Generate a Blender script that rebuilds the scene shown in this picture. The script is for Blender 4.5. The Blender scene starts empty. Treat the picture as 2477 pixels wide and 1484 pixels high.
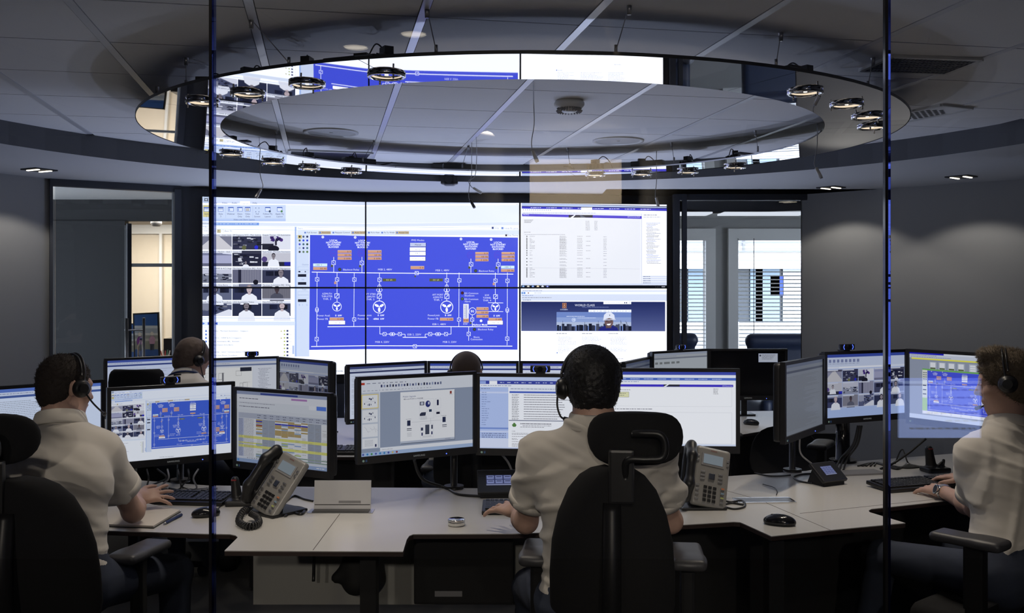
import bpy, bmesh, math, random
import numpy as np
from mathutils import Vector, Matrix, Euler
from mathutils.geometry import tessellate_polygon

# ------------------------------------------------------------------ camera, world, exposure
SC = bpy.context.scene
COL = SC.collection
F, CX, HY, EYE = 2350.0, 1238.5, 702.0, 1.63       # focal length in pixels of the 2477-wide frame
R = math.radians
cam_d = bpy.data.cameras.new('camera'); cam = bpy.data.objects.new('camera', cam_d); COL.objects.link(cam)
cam.location = (0, 0, EYE); cam.rotation_euler = (R(90), 0, 0)
cam_d.sensor_width = 36.0; cam_d.lens = F/2477*36.0; cam_d.shift_y = -(742-HY)/2477.0
cam_d.clip_start = 0.05; cam_d.clip_end = 200
SC.camera = cam
world = bpy.data.worlds.new('world'); SC.world = world; world.use_nodes = True
bg = world.node_tree.nodes['Background']; bg.inputs[0].default_value = (0.82, 0.90, 1.0, 1); bg.inputs[1].default_value = 7.0
SC.view_settings.view_transform = 'Standard'; SC.view_settings.look = 'None'
SC.view_settings.gamma = 1.0; SC.view_settings.exposure = 0.0; SC.view_settings.use_curve_mapping = False
SC.cycles.max_bounces = 7; SC.cycles.diffuse_bounces = 4; SC.cycles.glossy_bounces = 4
SC.cycles.transparent_max_bounces = 16; SC.cycles.sample_clamp_indirect = 4.0
SC.cycles.caustics_reflective = False; SC.cycles.caustics_refractive = False

def P(px, py, d):
    return Vector(((px-CX)/F*d, d, EYE+(HY-py)/F*d))
def G(px, py, z):                                   # the point on the horizontal plane z under that pixel
    return P(px, py, (EYE-z)*F/(py-HY))

def lamp(kind, name, loc, energy, color, target=None, size=0.1, size_y=None, spot=70, blend=0.6):
    l = bpy.data.lights.new(name, kind); l.energy = energy; l.color = color
    if kind == 'SPOT': l.spot_size = R(spot); l.spot_blend = blend; l.shadow_soft_size = size
    elif kind == 'AREA':
        l.size = size
        if size_y: l.shape = 'RECTANGLE'; l.size_y = size_y
    else: l.shadow_soft_size = size
    o = bpy.data.objects.new(name, l); COL.objects.link(o); o.location = loc
    if target is not None:
        o.rotation_euler = (Vector(target)-Vector(loc)).to_track_quat('-Z', 'Y').to_euler()
    return o

WARM = (1.0, 0.86, 0.68)
HR = 2.42                                            # height of the mirror ring
RCX, RCY, RA, RB = 0.05, 5.01, 1.87, 1.76
# downlights let into the ring: pixel seen, strength, point aimed at
RING_LIGHTS = [((490, 243), 10, (-1.2, 4.4, 0.7)), ((600, 223), 12, (-0.95, 3.3, 0.9)), ((743, 200), 17, (-0.95, 3.25, 0.8)),
               ((935, 178), 22, (-0.35, 3.3, 0.7)), ((560, 370), 9, (-1.75, 5.3, 0.9)), ((660, 391), 9, (-1.3, 5.6, 0.8)),
               ((748, 405), 9, (-0.9, 5.6, 0.8)), ((850, 414), 9, (-0.5, 5.3, 0.8)), ((1440, 421), 8, (0.1, 5.3, 0.8)),
               ((1552, 419), 8, (0.9, 6.0, 0.7)), ((1664, 414), 8, (1.3, 6.2, 0.7)), ((1778, 402), 8, (1.6, 6.4, 0.7)),
               ((1948, 219), 22, (0.95, 3.75, 0.7)), ((2048, 250), 16, (1.5, 3.85, 0.8)), ((2098, 279), 12, (1.75, 4.3, 0.8)),
               ((2110, 304), 8, (1.9, 4.7, 0.7))]
for (px, py), e, tgt in RING_LIGHTS:
    p = G(px, py, HR); lamp('SPOT', 'ring_downlight_lamp', p+Vector((0, 0, -0.02)), e*1.18, WARM, tgt, 0.04, spot=78, blend=0.8)
SOFFIT_LIGHTS = [(95, 410), (2010, 453), (2325, 427)]
SOFFIT_Z = 2.43
for px, py in SOFFIT_LIGHTS:
    p = G(px, py, SOFFIT_Z); lamp('SPOT', 'soffit_downlight_lamp', p+Vector((0, 0, -0.012)), 16, (1, .93, .82), p-Vector((0, 0, 1)), 0.05, spot=125, blend=0.25)
lamp('SPOT', 'corridor_ceiling_lamp', (-0.6, 0.6, 2.53), 22, WARM, (-1.0, 3.5, 0.8), 0.05, spot=80, blend=0.7)
lamp('SPOT', 'corridor_ceiling_lamp', (0.5, 0.6, 2.53), 22, WARM, (0.7, 3.4, 0.8), 0.05, spot=80, blend=0.7)
for x_, e_ in ((-1.25, 120), (-.15, 150), (1.0, 110)): lamp('SPOT', 'corridor_ceiling_lamp', (x_, -2.3, 2.5), e_, WARM, (x_*1.15, 3.7, .42), .06, spot=20.5, blend=.5)
CEILING_FILLS = [(-1.75, 7.05), (-.45, 7.25), (.75, 7.4)]  # unseen fill lamps added behind the far desk to brighten the ceiling
for x, y in CEILING_FILLS: lamp('SPOT', 'ceiling_fill_lamp', (x, y, .66), 40, (.60, .70, 1.0), (x*.6, y-1.2, 2.6), .07, spot=150, blend=.5)
lamp('SPOT', 'bulkhead_fill_lamp', (.36, -1.5, 2.15), 70, WARM, (.36, -2.1, 2.25), .04, spot=70)  # added lamp, lifts the beige bulkhead's reflection in the glass
lamp('AREA', 'office_ceiling_lamp', (-3.7, 9.8, 2.38), 60, (1, .88, .72), (-3.7, 9.8, 0), 0.8, 0.6)
lamp('AREA', 'meeting_room_ceiling_lamp', (3.0, 9.6, 2.5), 22, (0.85, .92, 1), (3.3, 9.6, 0), 1.6, 0.5)

# ------------------------------------------------------------------ helpers
def node_mat(name):
    m = bpy.data.materials.new(name); m.use_nodes = True
    return m, m.node_tree.nodes, m.node_tree.links
def mat(name, col, rough=0.5, metal=0.0, noise=0.0, scale=60, bump=0.0, spec=0.5, sheen=0.0):
    m, n, l = node_mat(name); b = n['Principled BSDF']
    b.inputs['Base Color'].default_value = (*col, 1); b.inputs['Roughness'].default_value = rough
    b.inputs['Metallic'].default_value = metal; b.inputs['Specular IOR Level'].default_value = spec
    if sheen: b.inputs['Sheen Weight'].default_value = sheen
    if noise or bump:
        tc = n.new('ShaderNodeTexCoord'); t = n.new('ShaderNodeTexNoise'); t.inputs['Scale'].default_value = scale
        t.inputs['Detail'].default_value = 3; l.new(tc.outputs['Object'], t.inputs['Vector'])
        if noise:
            mx = n.new('ShaderNodeMix'); mx.data_type = 'RGBA'
            mx.inputs[6].default_value = (*[c*(1-noise) for c in col], 1); mx.inputs[7].default_value = (*[min(1, c*(1+noise)) for c in col], 1)
            l.new(t.outputs['Fac'], mx.inputs[0]); l.new(mx.outputs[2], b.inputs['Base Color'])
        if bump:
            bp = n.new('ShaderNodeBump'); bp.inputs['Strength'].default_value = 0.5; bp.inputs['Distance'].default_value = bump
            l.new(t.outputs['Fac'], bp.inputs['Height']); l.new(bp.outputs['Normal'], b.inputs['Normal'])
    return m
def emat(name, col, s):
    m, n, l = node_mat(name); n.remove(n['Principled BSDF'])
    e = n.new('ShaderNodeEmission'); e.inputs[0].default_value = (*col, 1); e.inputs[1].default_value = s
    l.new(e.outputs[0], n['Material Output'].inputs[0]); return m
def glass_mat(name, tint=(0.97, 0.98, 1.0), gain=1.0, gcol=(1, 1, 1)):
    m, n, l = node_mat(name); n.remove(n['Principled BSDF'])
    t = n.new('ShaderNodeBsdfTransparent'); t.inputs[0].default_value = (*tint, 1)
    g = n.new('ShaderNodeBsdfGlossy'); g.inputs['Roughness'].default_value = 0.0; g.inputs['Color'].default_value = (*gcol, 1)
    f = n.new('ShaderNodeFresnel'); f.inputs[0].default_value = 1.5
    mm = n.new('ShaderNodeMath'); mm.operation = 'MULTIPLY'; mm.inputs[1].default_value = gain; l.new(f.outputs[0], mm.inputs[0])
    mx = n.new('ShaderNodeMixShader'); l.new(mm.outputs[0], mx.inputs[0]); l.new(t.outputs[0], mx.inputs[1]); l.new(g.outputs[0], mx.inputs[2])
    l.new(mx.outputs[0], n['Material Output'].inputs[0]); return m

M = {}
M['ceiling'] = mat('ceiling_tile_white', (0.88, 0.87, 0.85), 0.85, noise=0.04, scale=180, bump=0.0006)
M['ceiling_gap'] = mat('ceiling_gap_dark', (0.05, 0.05, 0.04), 0.9)
M['tbar'] = mat('brushed_tee_bar', (0.78, 0.78, 0.80), 0.4, 0.35)
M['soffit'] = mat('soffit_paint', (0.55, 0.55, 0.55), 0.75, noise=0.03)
M['soffit_face'] = mat('soffit_face_shade', (0.10, 0.105, 0.115), 0.7)  # shade of the unlit face is put into this dark colour
M['wall'] = mat('grey_wall_paint', (0.34, 0.338, 0.33), 0.8, noise=0.03, scale=200, bump=0.0004)
M['wall_dark'] = mat('dark_wall_panel', (0.06, 0.065, 0.08), 0.55)
M['floor'] = mat('dark_carpet', (0.06, 0.06, 0.06), 0.95, noise=0.25, scale=400, bump=0.001)
M['black'] = mat('black_plastic', (0.012, 0.012, 0.013), 0.38)
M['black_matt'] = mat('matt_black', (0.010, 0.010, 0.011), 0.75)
M['black_gloss'] = mat('black_gloss', (0.008, 0.008, 0.01), 0.12)
M['bezel'] = mat('monitor_bezel', (0.018, 0.018, 0.020), 0.42)
M['chair_mesh'] = mat('chair_mesh_fabric', (0.006, 0.006, 0.007), 0.92, noise=0.3, scale=900, bump=0.001)
M['armpad'] = mat('arm_pad_grey', (0.06, 0.06, 0.065), 0.42, noise=0.1, scale=500, bump=0.0003)
M['desk'] = mat('desk_laminate', (0.56, 0.55, 0.53), 0.33, noise=0.02, scale=120)
M['desk_edge'] = mat('desk_edge_brown', (0.035, 0.02, 0.016), 0.5)
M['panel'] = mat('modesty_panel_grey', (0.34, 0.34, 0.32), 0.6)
M['chrome'] = mat('chrome', (0.75, 0.75, 0.76), 0.12, 1.0)
M['steel'] = mat('steel', (0.45, 0.45, 0.46), 0.35, 0.9)
M['wire'] = mat('steel_wire', (0.4, 0.4, 0.42), 0.4, 0.7)
M['cable_grey'] = mat('grey_cable', (0.35, 0.35, 0.36), 0.5)
M['cable_black'] = mat('black_cable', (0.015, 0.015, 0.016), 0.4)
M['white'] = mat('white_plastic', (0.7, 0.7, 0.68), 0.4)
M['grey'] = mat('mid_grey_plastic', (0.25, 0.25, 0.26), 0.45)
M['phone'] = mat('phone_silver', (0.27, 0.265, 0.255), 0.36, 0.15)
M['paper'] = mat('paper', (0.72, 0.68, 0.62), 0.8)
M['shirt'] = mat('white_polo_fabric', (0.74, 0.70, 0.64), 0.9, noise=0.03, scale=700, bump=0.0005, sheen=0.2)
M['skin'] = mat('skin', (0.58, 0.37, 0.29), 0.5, noise=0.08, scale=60, bump=0.0004)
M['jeans'] = mat('dark_denim', (0.035, 0.045, 0.075), 0.85, noise=0.2, scale=500, bump=0.0006)
M['hair_dark'] = mat('dark_brown_hair', (0.020, 0.013, 0.010), 0.8, noise=0.5, scale=260, bump=0.002)
M['hair_black'] = mat('black_hair', (0.010, 0.009, 0.009), 0.5, noise=0.5, scale=260, bump=0.003)
M['hair_fair'] = mat('fair_hair', (0.14, 0.105, 0.068), 0.75, noise=0.45, scale=200, bump=0.002)
M['stubble'] = mat('cropped_grey_hair', (0.13, 0.09, 0.07), 0.7, noise=0.35, scale=300, bump=0.001)
M['blue_led'] = emat('blue_led', (0.08, 0.15, 1.0), 2.5)
M['lanyard'] = mat('blue_lanyard', (0.02, 0.04, 0.14), 0.7)
M['sofa'] = mat('navy_leather', (0.018, 0.028, 0.065), 0.45)
M['beige'] = mat('beige_wall', (0.72, 0.64, 0.52), 0.8)
M['lampface'] = emat('warm_lamp_face', (1.0, 0.80, 0.55), 1.1)
M['lampbright'] = emat('bright_lamp_face', (1.0, 0.88, 0.68), 5.0)
M['glass'] = glass_mat('partition_glass')
M['glass_dark'] = glass_mat('door_glass', (0.82, 0.84, 0.86), 0.5)

def mirror_mat():
    m, n, l = node_mat('ring_mirror'); b = n['Principled BSDF']
    b.inputs['Base Color'].default_value = (0.80, 0.80, 0.84, 1); b.inputs['Metallic'].default_value = 1; b.inputs['Roughness'].default_value = 0.015
    tc = n.new('ShaderNodeTexCoord'); t = n.new('ShaderNodeTexNoise'); t.inputs['Scale'].default_value = 0.9; t.inputs['Detail'].default_value = 0
    bp = n.new('ShaderNodeBump'); bp.inputs['Distance'].default_value = 0.0035; bp.inputs['Strength'].default_value = 1.0
    l.new(tc.outputs['Object'], t.inputs['Vector']); l.new(t.outputs['Fac'], bp.inputs['Height']); l.new(bp.outputs['Normal'], b.inputs['Normal'])
    return m
M['mirror'] = mirror_mat()

class MB:
    def __init__(s): s.v = []; s.f = []; s.sm = []
    def add(s, vs, fs, smooth=False):
        o = len(s.v); s.v += [Vector(v) for v in vs]; s.f += [[i+o for i in f] for f in fs]; s.sm += [smooth]*len(fs); return s
    def box(s, c, size, rot=None, bev=0.0):
        hx, hy, hz = [x/2 for x in size]; c = Vector(c)
        Rm = rot if rot is not None else Matrix.Identity(3)
        if bev <= 0:
            vs = [c+Rm@Vector((x, y, z)) for x in (-hx, hx) for y in (-hy, hy) for z in (-hz, hz)]
            return s.add(vs, [[0, 1, 3, 2], [4, 6, 7, 5], [0, 4, 5, 1], [2, 3, 7, 6], [0, 2, 6, 4], [1, 5, 7, 3]])
        bm = bmesh.new(); bmesh.ops.create_cube(bm, size=1.0)
        for v in bm.verts: v.co = Vector((v.co.x*size[0], v.co.y*size[1], v.co.z*size[2]))
        bmesh.ops.bevel(bm, geom=list(bm.edges), offset=min(bev, min(size)*0.49), segments=2, profile=0.7, affect='EDGES')
        vs = [c+Rm@v.co for v in bm.verts]; bm.verts.index_update(); fs = [[v.index for v in f.verts] for f in bm.faces]; bm.free()
        return s.add(vs, fs, False)
    def prism(s, poly, z0, z1):
        n = len(poly); a = sum(poly[i][0]*poly[(i+1) % n][1]-poly[(i+1) % n][0]*poly[i][1] for i in range(n))
        if a < 0: poly = poly[::-1]
        vs = [Vector((p[0], p[1], z0)) for p in poly]+[Vector((p[0], p[1], z1)) for p in poly]
        tri = tessellate_polygon([[Vector((p[0], p[1], 0)) for p in poly]])
        fs = [list(t)[::-1] for t in tri]+[[i+n for i in t] for t in tri]+[[i, (i+1) % n, n+(i+1) % n, n+i] for i in range(n)]
        return s.add(vs, fs)
    def cyl(s, a, b, r, r2=None, n=20, caps=True, smooth=True):
        return s.tube([a, b], [r, r if r2 is None else r2], n, caps, smooth)
    def tube(s, pts, r, n=10, caps=True, smooth=True):
        pts = [Vector(p) for p in pts]; rs = r if isinstance(r, (list, tuple)) else [r]*len(pts)
        up = None; o = len(s.v); k = len(pts)
        for i, p in enumerate(pts):
            d = (pts[min(i+1, k-1)]-pts[max(i-1, 0)]).normalized()
            if up is None: up = Vector((0, 0, 1)) if abs(d.z) < 0.9 else Vector((1, 0, 0))
            x = d.cross(up).normalized(); up = x.cross(d).normalized()
            for j in range(n):
                t = 2*math.pi*j/n; s.v.append(p+(x*math.cos(t)+up*math.sin(t))*rs[i])
        for i in range(k-1):
            for j in range(n):
                s.f.append([o+i*n+j, o+(i+1)*n+j, o+(i+1)*n+(j+1) % n, o+i*n+(j+1) % n][::-1]); s.sm.append(smooth)
        if caps:
            s.f.append([o+j for j in range(n)]); s.sm.append(False)
            s.f.append([o+(k-1)*n+j for j in range(n)][::-1]); s.sm.append(False)
        return s
    def lathe(s, prof, n=32, c=(0, 0, 0), rot=None):
        c = Vector(c); Rm = rot if rot is not None else Matrix.Identity(3); o = len(s.v)
        for (r, z) in prof:
            for j in range(n):
                t = 2*math.pi*j/n; s.v.append(c+Rm@Vector((r*math.cos(t), r*math.sin(t), z)))
        for i in range(len(prof)-1):
            for j in range(n):
                s.f.append([o+i*n+j, o+i*n+(j+1) % n, o+(i+1)*n+(j+1) % n, o+(i+1)*n+j]); s.sm.append(True)
        return s
    def loft(s, rings, smooth=True):
        n = len(rings[0]); o = len(s.v)
        for r in rings: s.v += [Vector(p) for p in r]
        for i in range(len(rings)-1):
            for j in range(n):
                s.f.append([o+i*n+j, o+i*n+(j+1) % n, o+(i+1)*n+(j+1) % n, o+(i+1)*n+j]); s.sm.append(smooth)
        s.f.append([o+j for j in range(n)][::-1]); s.sm.append(smooth); k = len(rings)-1
        s.f.append([o+k*n+j for j in range(n)]); s.sm.append(smooth)
        return s
    def build(s, name, m, parent=None, world=False):
        off = parent.matrix_basis.inverted() if (parent is not None and world) else None
        vs = [off@v for v in s.v] if off is not None else s.v
        me = bpy.data.meshes.new(name); me.from_pydata([tuple(v) for v in vs], [], s.f)
        me.polygons.foreach_set('use_smooth', s.sm); me.materials.append(M[m] if isinstance(m, str) else m); me.update()
        o = bpy.data.objects.new(name, me); COL.objects.link(o)
        if parent is not None: o.parent = parent
        return o

def thing(name, label, cat, loc=(0, 0, 0), rz=0.0, group=None):
    o = bpy.data.objects.new(name, None); COL.objects.link(o); o.empty_display_size = 0.05
    o.location = loc; o.rotation_euler = (0, 0, rz); o['label'] = label; o['category'] = cat
    if group: o['group'] = group
    o.matrix_basis = Matrix.Translation(Vector(loc))@Matrix.Rotation(rz, 4, 'Z')
    return o
def tag(o, label, cat, group=None, kind=None):
    o['label'] = label; o['category'] = cat
    if group: o['group'] = group
    if kind: o['kind'] = kind
    return o
def struct(o): o['kind'] = 'structure'; return o
def copy_tree(o, parent=None):
    c = o.copy(); COL.objects.link(c); c.parent = parent
    for ch in list(o.children): copy_tree(ch, c)
    return c
def place(o, loc, rz=0.0, label=None, group=None):
    o.location = loc; o.rotation_euler = (0, 0, rz)
    if label: o['label'] = label
    if group: o['group'] = group
    return o
def Rz(a): return Matrix.Rotation(a, 3, 'Z')
def Rx(a): return Matrix.Rotation(a, 3, 'X')
def Ry(a): return Matrix.Rotation(a, 3, 'Y')
def curve(pts, n=8):                                 # Catmull-Rom through the points
    pts = [Vector(p) for p in pts]; q = [pts[0]*2-pts[1]]+pts+[pts[-1]*2-pts[-2]]; out = []
    for i in range(1, len(q)-2):
        a, b, c, d = q[i-1:i+3]
        for k in range(n):
            t = k/n; out.append(0.5*((2*b)+(c-a)*t+(2*a-5*b+4*c-d)*t*t+(3*b-a-3*c+d)*t**3))
    return out+[pts[-1]]

# ------------------------------------------------------------------ implicit surfaces (blended solids turned into one mesh)
class SDF:
    def __init__(s): s.ops = []
    def add(s, fn, lo, hi, k=0.02, mode=1): s.ops.append((fn, np.array(lo, float), np.array(hi, float), k, mode)); return s
    def cap(s, a, b, ra, rb=None, k=0.02, mode=1, flat=False):
        a, b = np.array(a, float), np.array(b, float); rb = ra if rb is None else rb; ba = b-a; L2 = ba@ba; L = math.sqrt(L2); rm = max(ra, rb)
        def fn(X, Y, Z):
            t = ((X-a[0])*ba[0]+(Y-a[1])*ba[1]+(Z-a[2])*ba[2])/L2; tc = np.clip(t, 0, 1); tt = tc if not flat else t
            d = np.sqrt((X-a[0]-tt*ba[0])**2+(Y-a[1]-tt*ba[1])**2+(Z-a[2]-tt*ba[2])**2)-(ra+(rb-ra)*tc)
            return np.maximum(d, np.maximum(-t, t-1)*L) if flat else d
        return s.add(fn, np.minimum(a, b)-rm, np.maximum(a, b)+rm, k, mode)
    def ecap(s, a, b, ra, rb, side, wide, k=0.03, mode=1):  # capsule stretched sideways by the factor wide
        a, b = np.array(a, float), np.array(b, float); ba = b-a; L2 = ba@ba; sd = np.array(side, float); sd = sd/np.linalg.norm(sd); rm = max(ra, rb)*wide
        def fn(X, Y, Z):
            t = np.clip(((X-a[0])*ba[0]+(Y-a[1])*ba[1]+(Z-a[2])*ba[2])/L2, 0, 1)
            dx, dy, dz = X-a[0]-t*ba[0], Y-a[1]-t*ba[1], Z-a[2]-t*ba[2]
            q = dx*sd[0]+dy*sd[1]+dz*sd[2]; f = (1/wide-1)*q
            return np.sqrt((dx+f*sd[0])**2+(dy+f*sd[1])**2+(dz+f*sd[2])**2)-(ra+(rb-ra)*t)
        return s.add(fn, np.minimum(a, b)-rm, np.maximum(a, b)+rm, k, mode)
    def ell(s, c, r, rot=None, k=0.02, mode=1, disp=None):
        c = np.array(c, float); r = np.array(r, float); m = np.array(rot if rot is not None else Matrix.Identity(3)).T; rm = max(r)
        def fn(X, Y, Z):
            x, y, z = X-c[0], Y-c[1], Z-c[2]
            lx, ly, lz = [m[i][0]*x+m[i][1]*y+m[i][2]*z for i in range(3)]
            k0 = np.sqrt((lx/r[0])**2+(ly/r[1])**2+(lz/r[2])**2)+1e-9; k1 = np.sqrt((lx/r[0]**2)**2+(ly/r[1]**2)**2+(lz/r[2]**2)**2)+1e-9
            d = k0*(k0-1)/k1
            return d if disp is None else d+disp(X, Y, Z)
        return s.add(fn, c-rm, c+rm, k, mode)
    def rbox(s, c, h, rad, rot=None, k=0.01, mode=1):
        c = np.array(c, float); h = np.array(h, float)-rad; m = np.array(rot if rot is not None else Matrix.Identity(3)).T; rm = np.linalg.norm(h)+rad
        def fn(X, Y, Z):
            x, y, z = X-c[0], Y-c[1], Z-c[2]; q = [np.abs(m[i][0]*x+m[i][1]*y+m[i][2]*z)-h[i] for i in range(3)]
            return np.sqrt(sum(np.maximum(a, 0)**2 for a in q))+np.minimum(np.maximum(q[0], np.maximum(q[1], q[2])), 0)-rad
        return s.add(fn, c-rm, c+rm, k, mode)
    def half(s, c, nrm, lo, hi, k=0.004):            # cut away the side the normal points to
        c = np.array(c, float); nn = np.array(nrm, float); nn /= np.linalg.norm(nn)
        return s.add(lambda X, Y, Z: -((X-c[0])*nn[0]+(Y-c[1])*nn[1]+(Z-c[2])*nn[2]), lo, hi, k, -1)
    def mesh(s, res, disp=None):
        pos = [o for o in s.ops if o[4] == 1]; lo = np.min([o[1] for o in pos], axis=0)-3*res; hi = np.max([o[2] for o in pos], axis=0)+3*res
        n = np.ceil((hi-lo)/res).astype(int)+1; ax = [lo[i]+res*np.arange(n[i]) for i in range(3)]; V = np.full(n, 0.5, np.float32)
        for fn, l, h, k, mode in s.ops:
            m = 2.2*k+3*res; a = np.clip(np.floor((l-m-lo)/res).astype(int), 0, n-1); b = np.clip(np.ceil((h+m-lo)/res).astype(int)+1, 1, n)
            if np.any(b <= a): continue
            sl = tuple(slice(a[i], b[i]) for i in range(3))
            X = ax[0][sl[0]][:, None, None]; Y = ax[1][sl[1]][None, :, None]; Z = ax[2][sl[2]][None, None, :]
            d = fn(X, Y, Z).astype(np.float32); c = V[sl]
            if mode == 1: hh = np.clip(0.5+0.5*(c-d)/k, 0, 1); V[sl] = c*(1-hh)+d*hh-k*hh*(1-hh)
            else: hh = np.clip(0.5-0.5*(c+d)/k, 0, 1); V[sl] = c*(1-hh)-d*hh+k*hh*(1-hh)
        if disp is not None:
            V += disp(ax[0][:, None, None], ax[1][None, :, None], ax[2][None, None, :]).astype(np.float32)
        return nets(V, lo, res)
def nets(V, lo, res):
    S = V < 0; n = np.array(V.shape)-1
    c = [S[i:n[0]+i, j:n[1]+j, k:n[2]+k] for i in (0, 1) for j in (0, 1) for k in (0, 1)]
    cnt = sum(x.astype(np.int8) for x in c); act = (cnt > 0) & (cnt < 8); idx = np.argwhere(act); ids = np.full(act.shape, -1, np.int64); ids[act] = np.arange(len(idx))
    acc = np.zeros((len(idx), 3)); w = np.zeros(len(idx)); cor = np.array([[i, j, k] for i in (0, 1) for j in (0, 1) for k in (0, 1)])
    val = np.stack([V[idx[:, 0]+a, idx[:, 1]+b, idx[:, 2]+d] for a, b, d in cor], 1)
    for i in range(8):
        for j in range(i+1, 8):
            if np.abs(cor[i]-cor[j]).sum() != 1: continue
            va, vb = val[:, i], val[:, j]; m = (va < 0) != (vb < 0); t = np.where(m, va/np.where(m, va-vb, 1), 0)
            acc += (cor[i]+t[:, None]*(cor[j]-cor[i]))*m[:, None]; w += m
    pts = lo+res*(idx+acc/np.maximum(w, 1)[:, None]); faces = []
    for a in range(3):
        b, d = (a+1) % 3, (a+2) % 3; s0 = [slice(None)]*3; s1 = [slice(None)]*3; s0[a] = slice(0, -1); s1[a] = slice(1, None)
        A, B = S[tuple(s0)], S[tuple(s1)]; e = np.argwhere(A != B); e = e[(e[:, b] > 0) & (e[:, d] > 0) & (e[:, b] < n[b]) & (e[:, d] < n[d])]
        fl = A[e[:, 0], e[:, 1], e[:, 2]]
        def cid(db, dd): q = e.copy(); q[:, b] += db; q[:, d] += dd; return ids[q[:, 0], q[:, 1], q[:, 2]]
        q = np.stack([cid(-1, -1), cid(0, -1), cid(0, 0), cid(-1, 0)], 1); q[~fl] = q[~fl][:, ::-1]; faces.append(q)
    return pts, np.concatenate(faces)
def sdf_obj(name, sdf, res, m, parent=None, world=True, disp=None):
    pts, fs = sdf.mesh(res, disp); fs = fs[(fs >= 0).all(1)]
    if parent is not None and world:
        mi = np.array(parent.matrix_basis.inverted()); pts = pts@mi[:3, :3].T+mi[:3, 3]
    me = bpy.data.meshes.new(name); me.vertices.add(len(pts)); me.vertices.foreach_set('co', pts.ravel())
    me.loops.add(len(fs)*4); me.loops.foreach_set('vertex_index', fs.ravel()); me.polygons.add(len(fs))
    me.polygons.foreach_set('loop_start', np.arange(len(fs))*4); me.polygons.foreach_set('loop_total', np.full(len(fs), 4))
    me.polygons.foreach_set('use_smooth', np.ones(len(fs), bool)); me.update(calc_edges=True); me.validate()
    me.materials.append(M[m] if isinstance(m, str) else m)
    o = bpy.data.objects.new(name, me); COL.objects.link(o)
    if parent is not None: o.parent = parent
    return o
def folds(amp, seed=0):
    rs = np.random.RandomState(seed); p = rs.rand(12)*6.28; th = rs.uniform(-.9, .9, 3)
    def f(X, Y, Z):
        out = 0
        for i, (w, a) in enumerate(((34, 1.0), (56, .7), (95, .42))):
            u = Z*math.cos(th[i])+X*math.sin(th[i]); v = np.sin(w*u+2.6*np.sin(7*X+5*Y+p[i])+2.2*np.sin(8*Z+p[i+3])+p[i+6])
            out = out-a*np.maximum(v, 0)**2.5*(.55+.45*np.sin(9*X+7*Z+p[i+9]))
        return amp*out
    return f
def folds_old(amp, seed=0, fx=14, fz=9):
    rs = np.random.RandomState(seed); ph = rs.rand(6)*6.28
    def f(X, Y, Z):
        a = np.sin(fx*X+5*np.sin(4*Z+ph[0])+ph[1])*np.sin(fz*Z+2*np.sin(6*X+ph[2])+ph[3])
        b = np.sin(26*X*0.7+18*Z+3*np.sin(8*Y+5*X+ph[4])+ph[5])
        return amp*(0.65*a+0.35*b*np.abs(b))
    return f

# ------------------------------------------------------------------ screen pictures: flat coloured shapes on the glowing panel
def screen_mat(name, strength):
    m, n, l = node_mat(name); b = n['Principled BSDF']; b.inputs['Base Color'].default_value = (0.01, 0.01, 0.012, 1); b.inputs['Roughness'].default_value = 0.35
    a = n.new('ShaderNodeVertexColor'); a.layer_name = 'Col'; l.new(a.outputs[0], b.inputs['Emission Color']); b.inputs['Emission Strength'].default_value = strength
    return m
def lin(c):
    return tuple((x/255/12.92 if x/255 <= 0.04045 else ((x/255+0.055)/1.055)**2.4) for x in c)
_tc = {}
def text_tris(s, bold):
    if (s, bold) not in _tc:
        cu = bpy.data.curves.new('t', 'FONT'); cu.body = s; cu.resolution_u = 2; cu.size = 1.0; cu.offset = 0.007 if bold else 0.0
        ob = bpy.data.objects.new('t', cu); me = bpy.data.meshes.new_from_object(ob); me.calc_loop_triangles()
        v = [(q.co.x, q.co.y) for q in me.vertices]; tr = [[v[i] for i in t.vertices] for t in me.loop_triangles]
        w = max([p[0] for p in v], default=0.0); x0 = min([p[0] for p in v], default=0.0)
        bpy.data.objects.remove(ob); bpy.data.curves.remove(cu); bpy.data.meshes.remove(me); _tc[(s, bold)] = (tr, x0, w)
    return _tc[(s, bold)]
def clip_poly(poly, x0, y0, x1, y1):
    for ax, lim, sg in ((0, x0, 1), (0, x1, -1), (1, y0, 1), (1, y1, -1)):
        out = []; n = len(poly)
        for i in range(n):
            a, b = poly[i], poly[(i+1) % n]; da, db = (a[ax]-lim)*sg, (b[ax]-lim)*sg
            if da >= 0: out.append(a)
            if (da < 0) != (db < 0): t = da/(da-db); out.append((a[0]+t*(b[0]-a[0]), a[1]+t*(b[1]-a[1])))
        poly = out
        if len(poly) < 3: return []
    return poly
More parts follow.
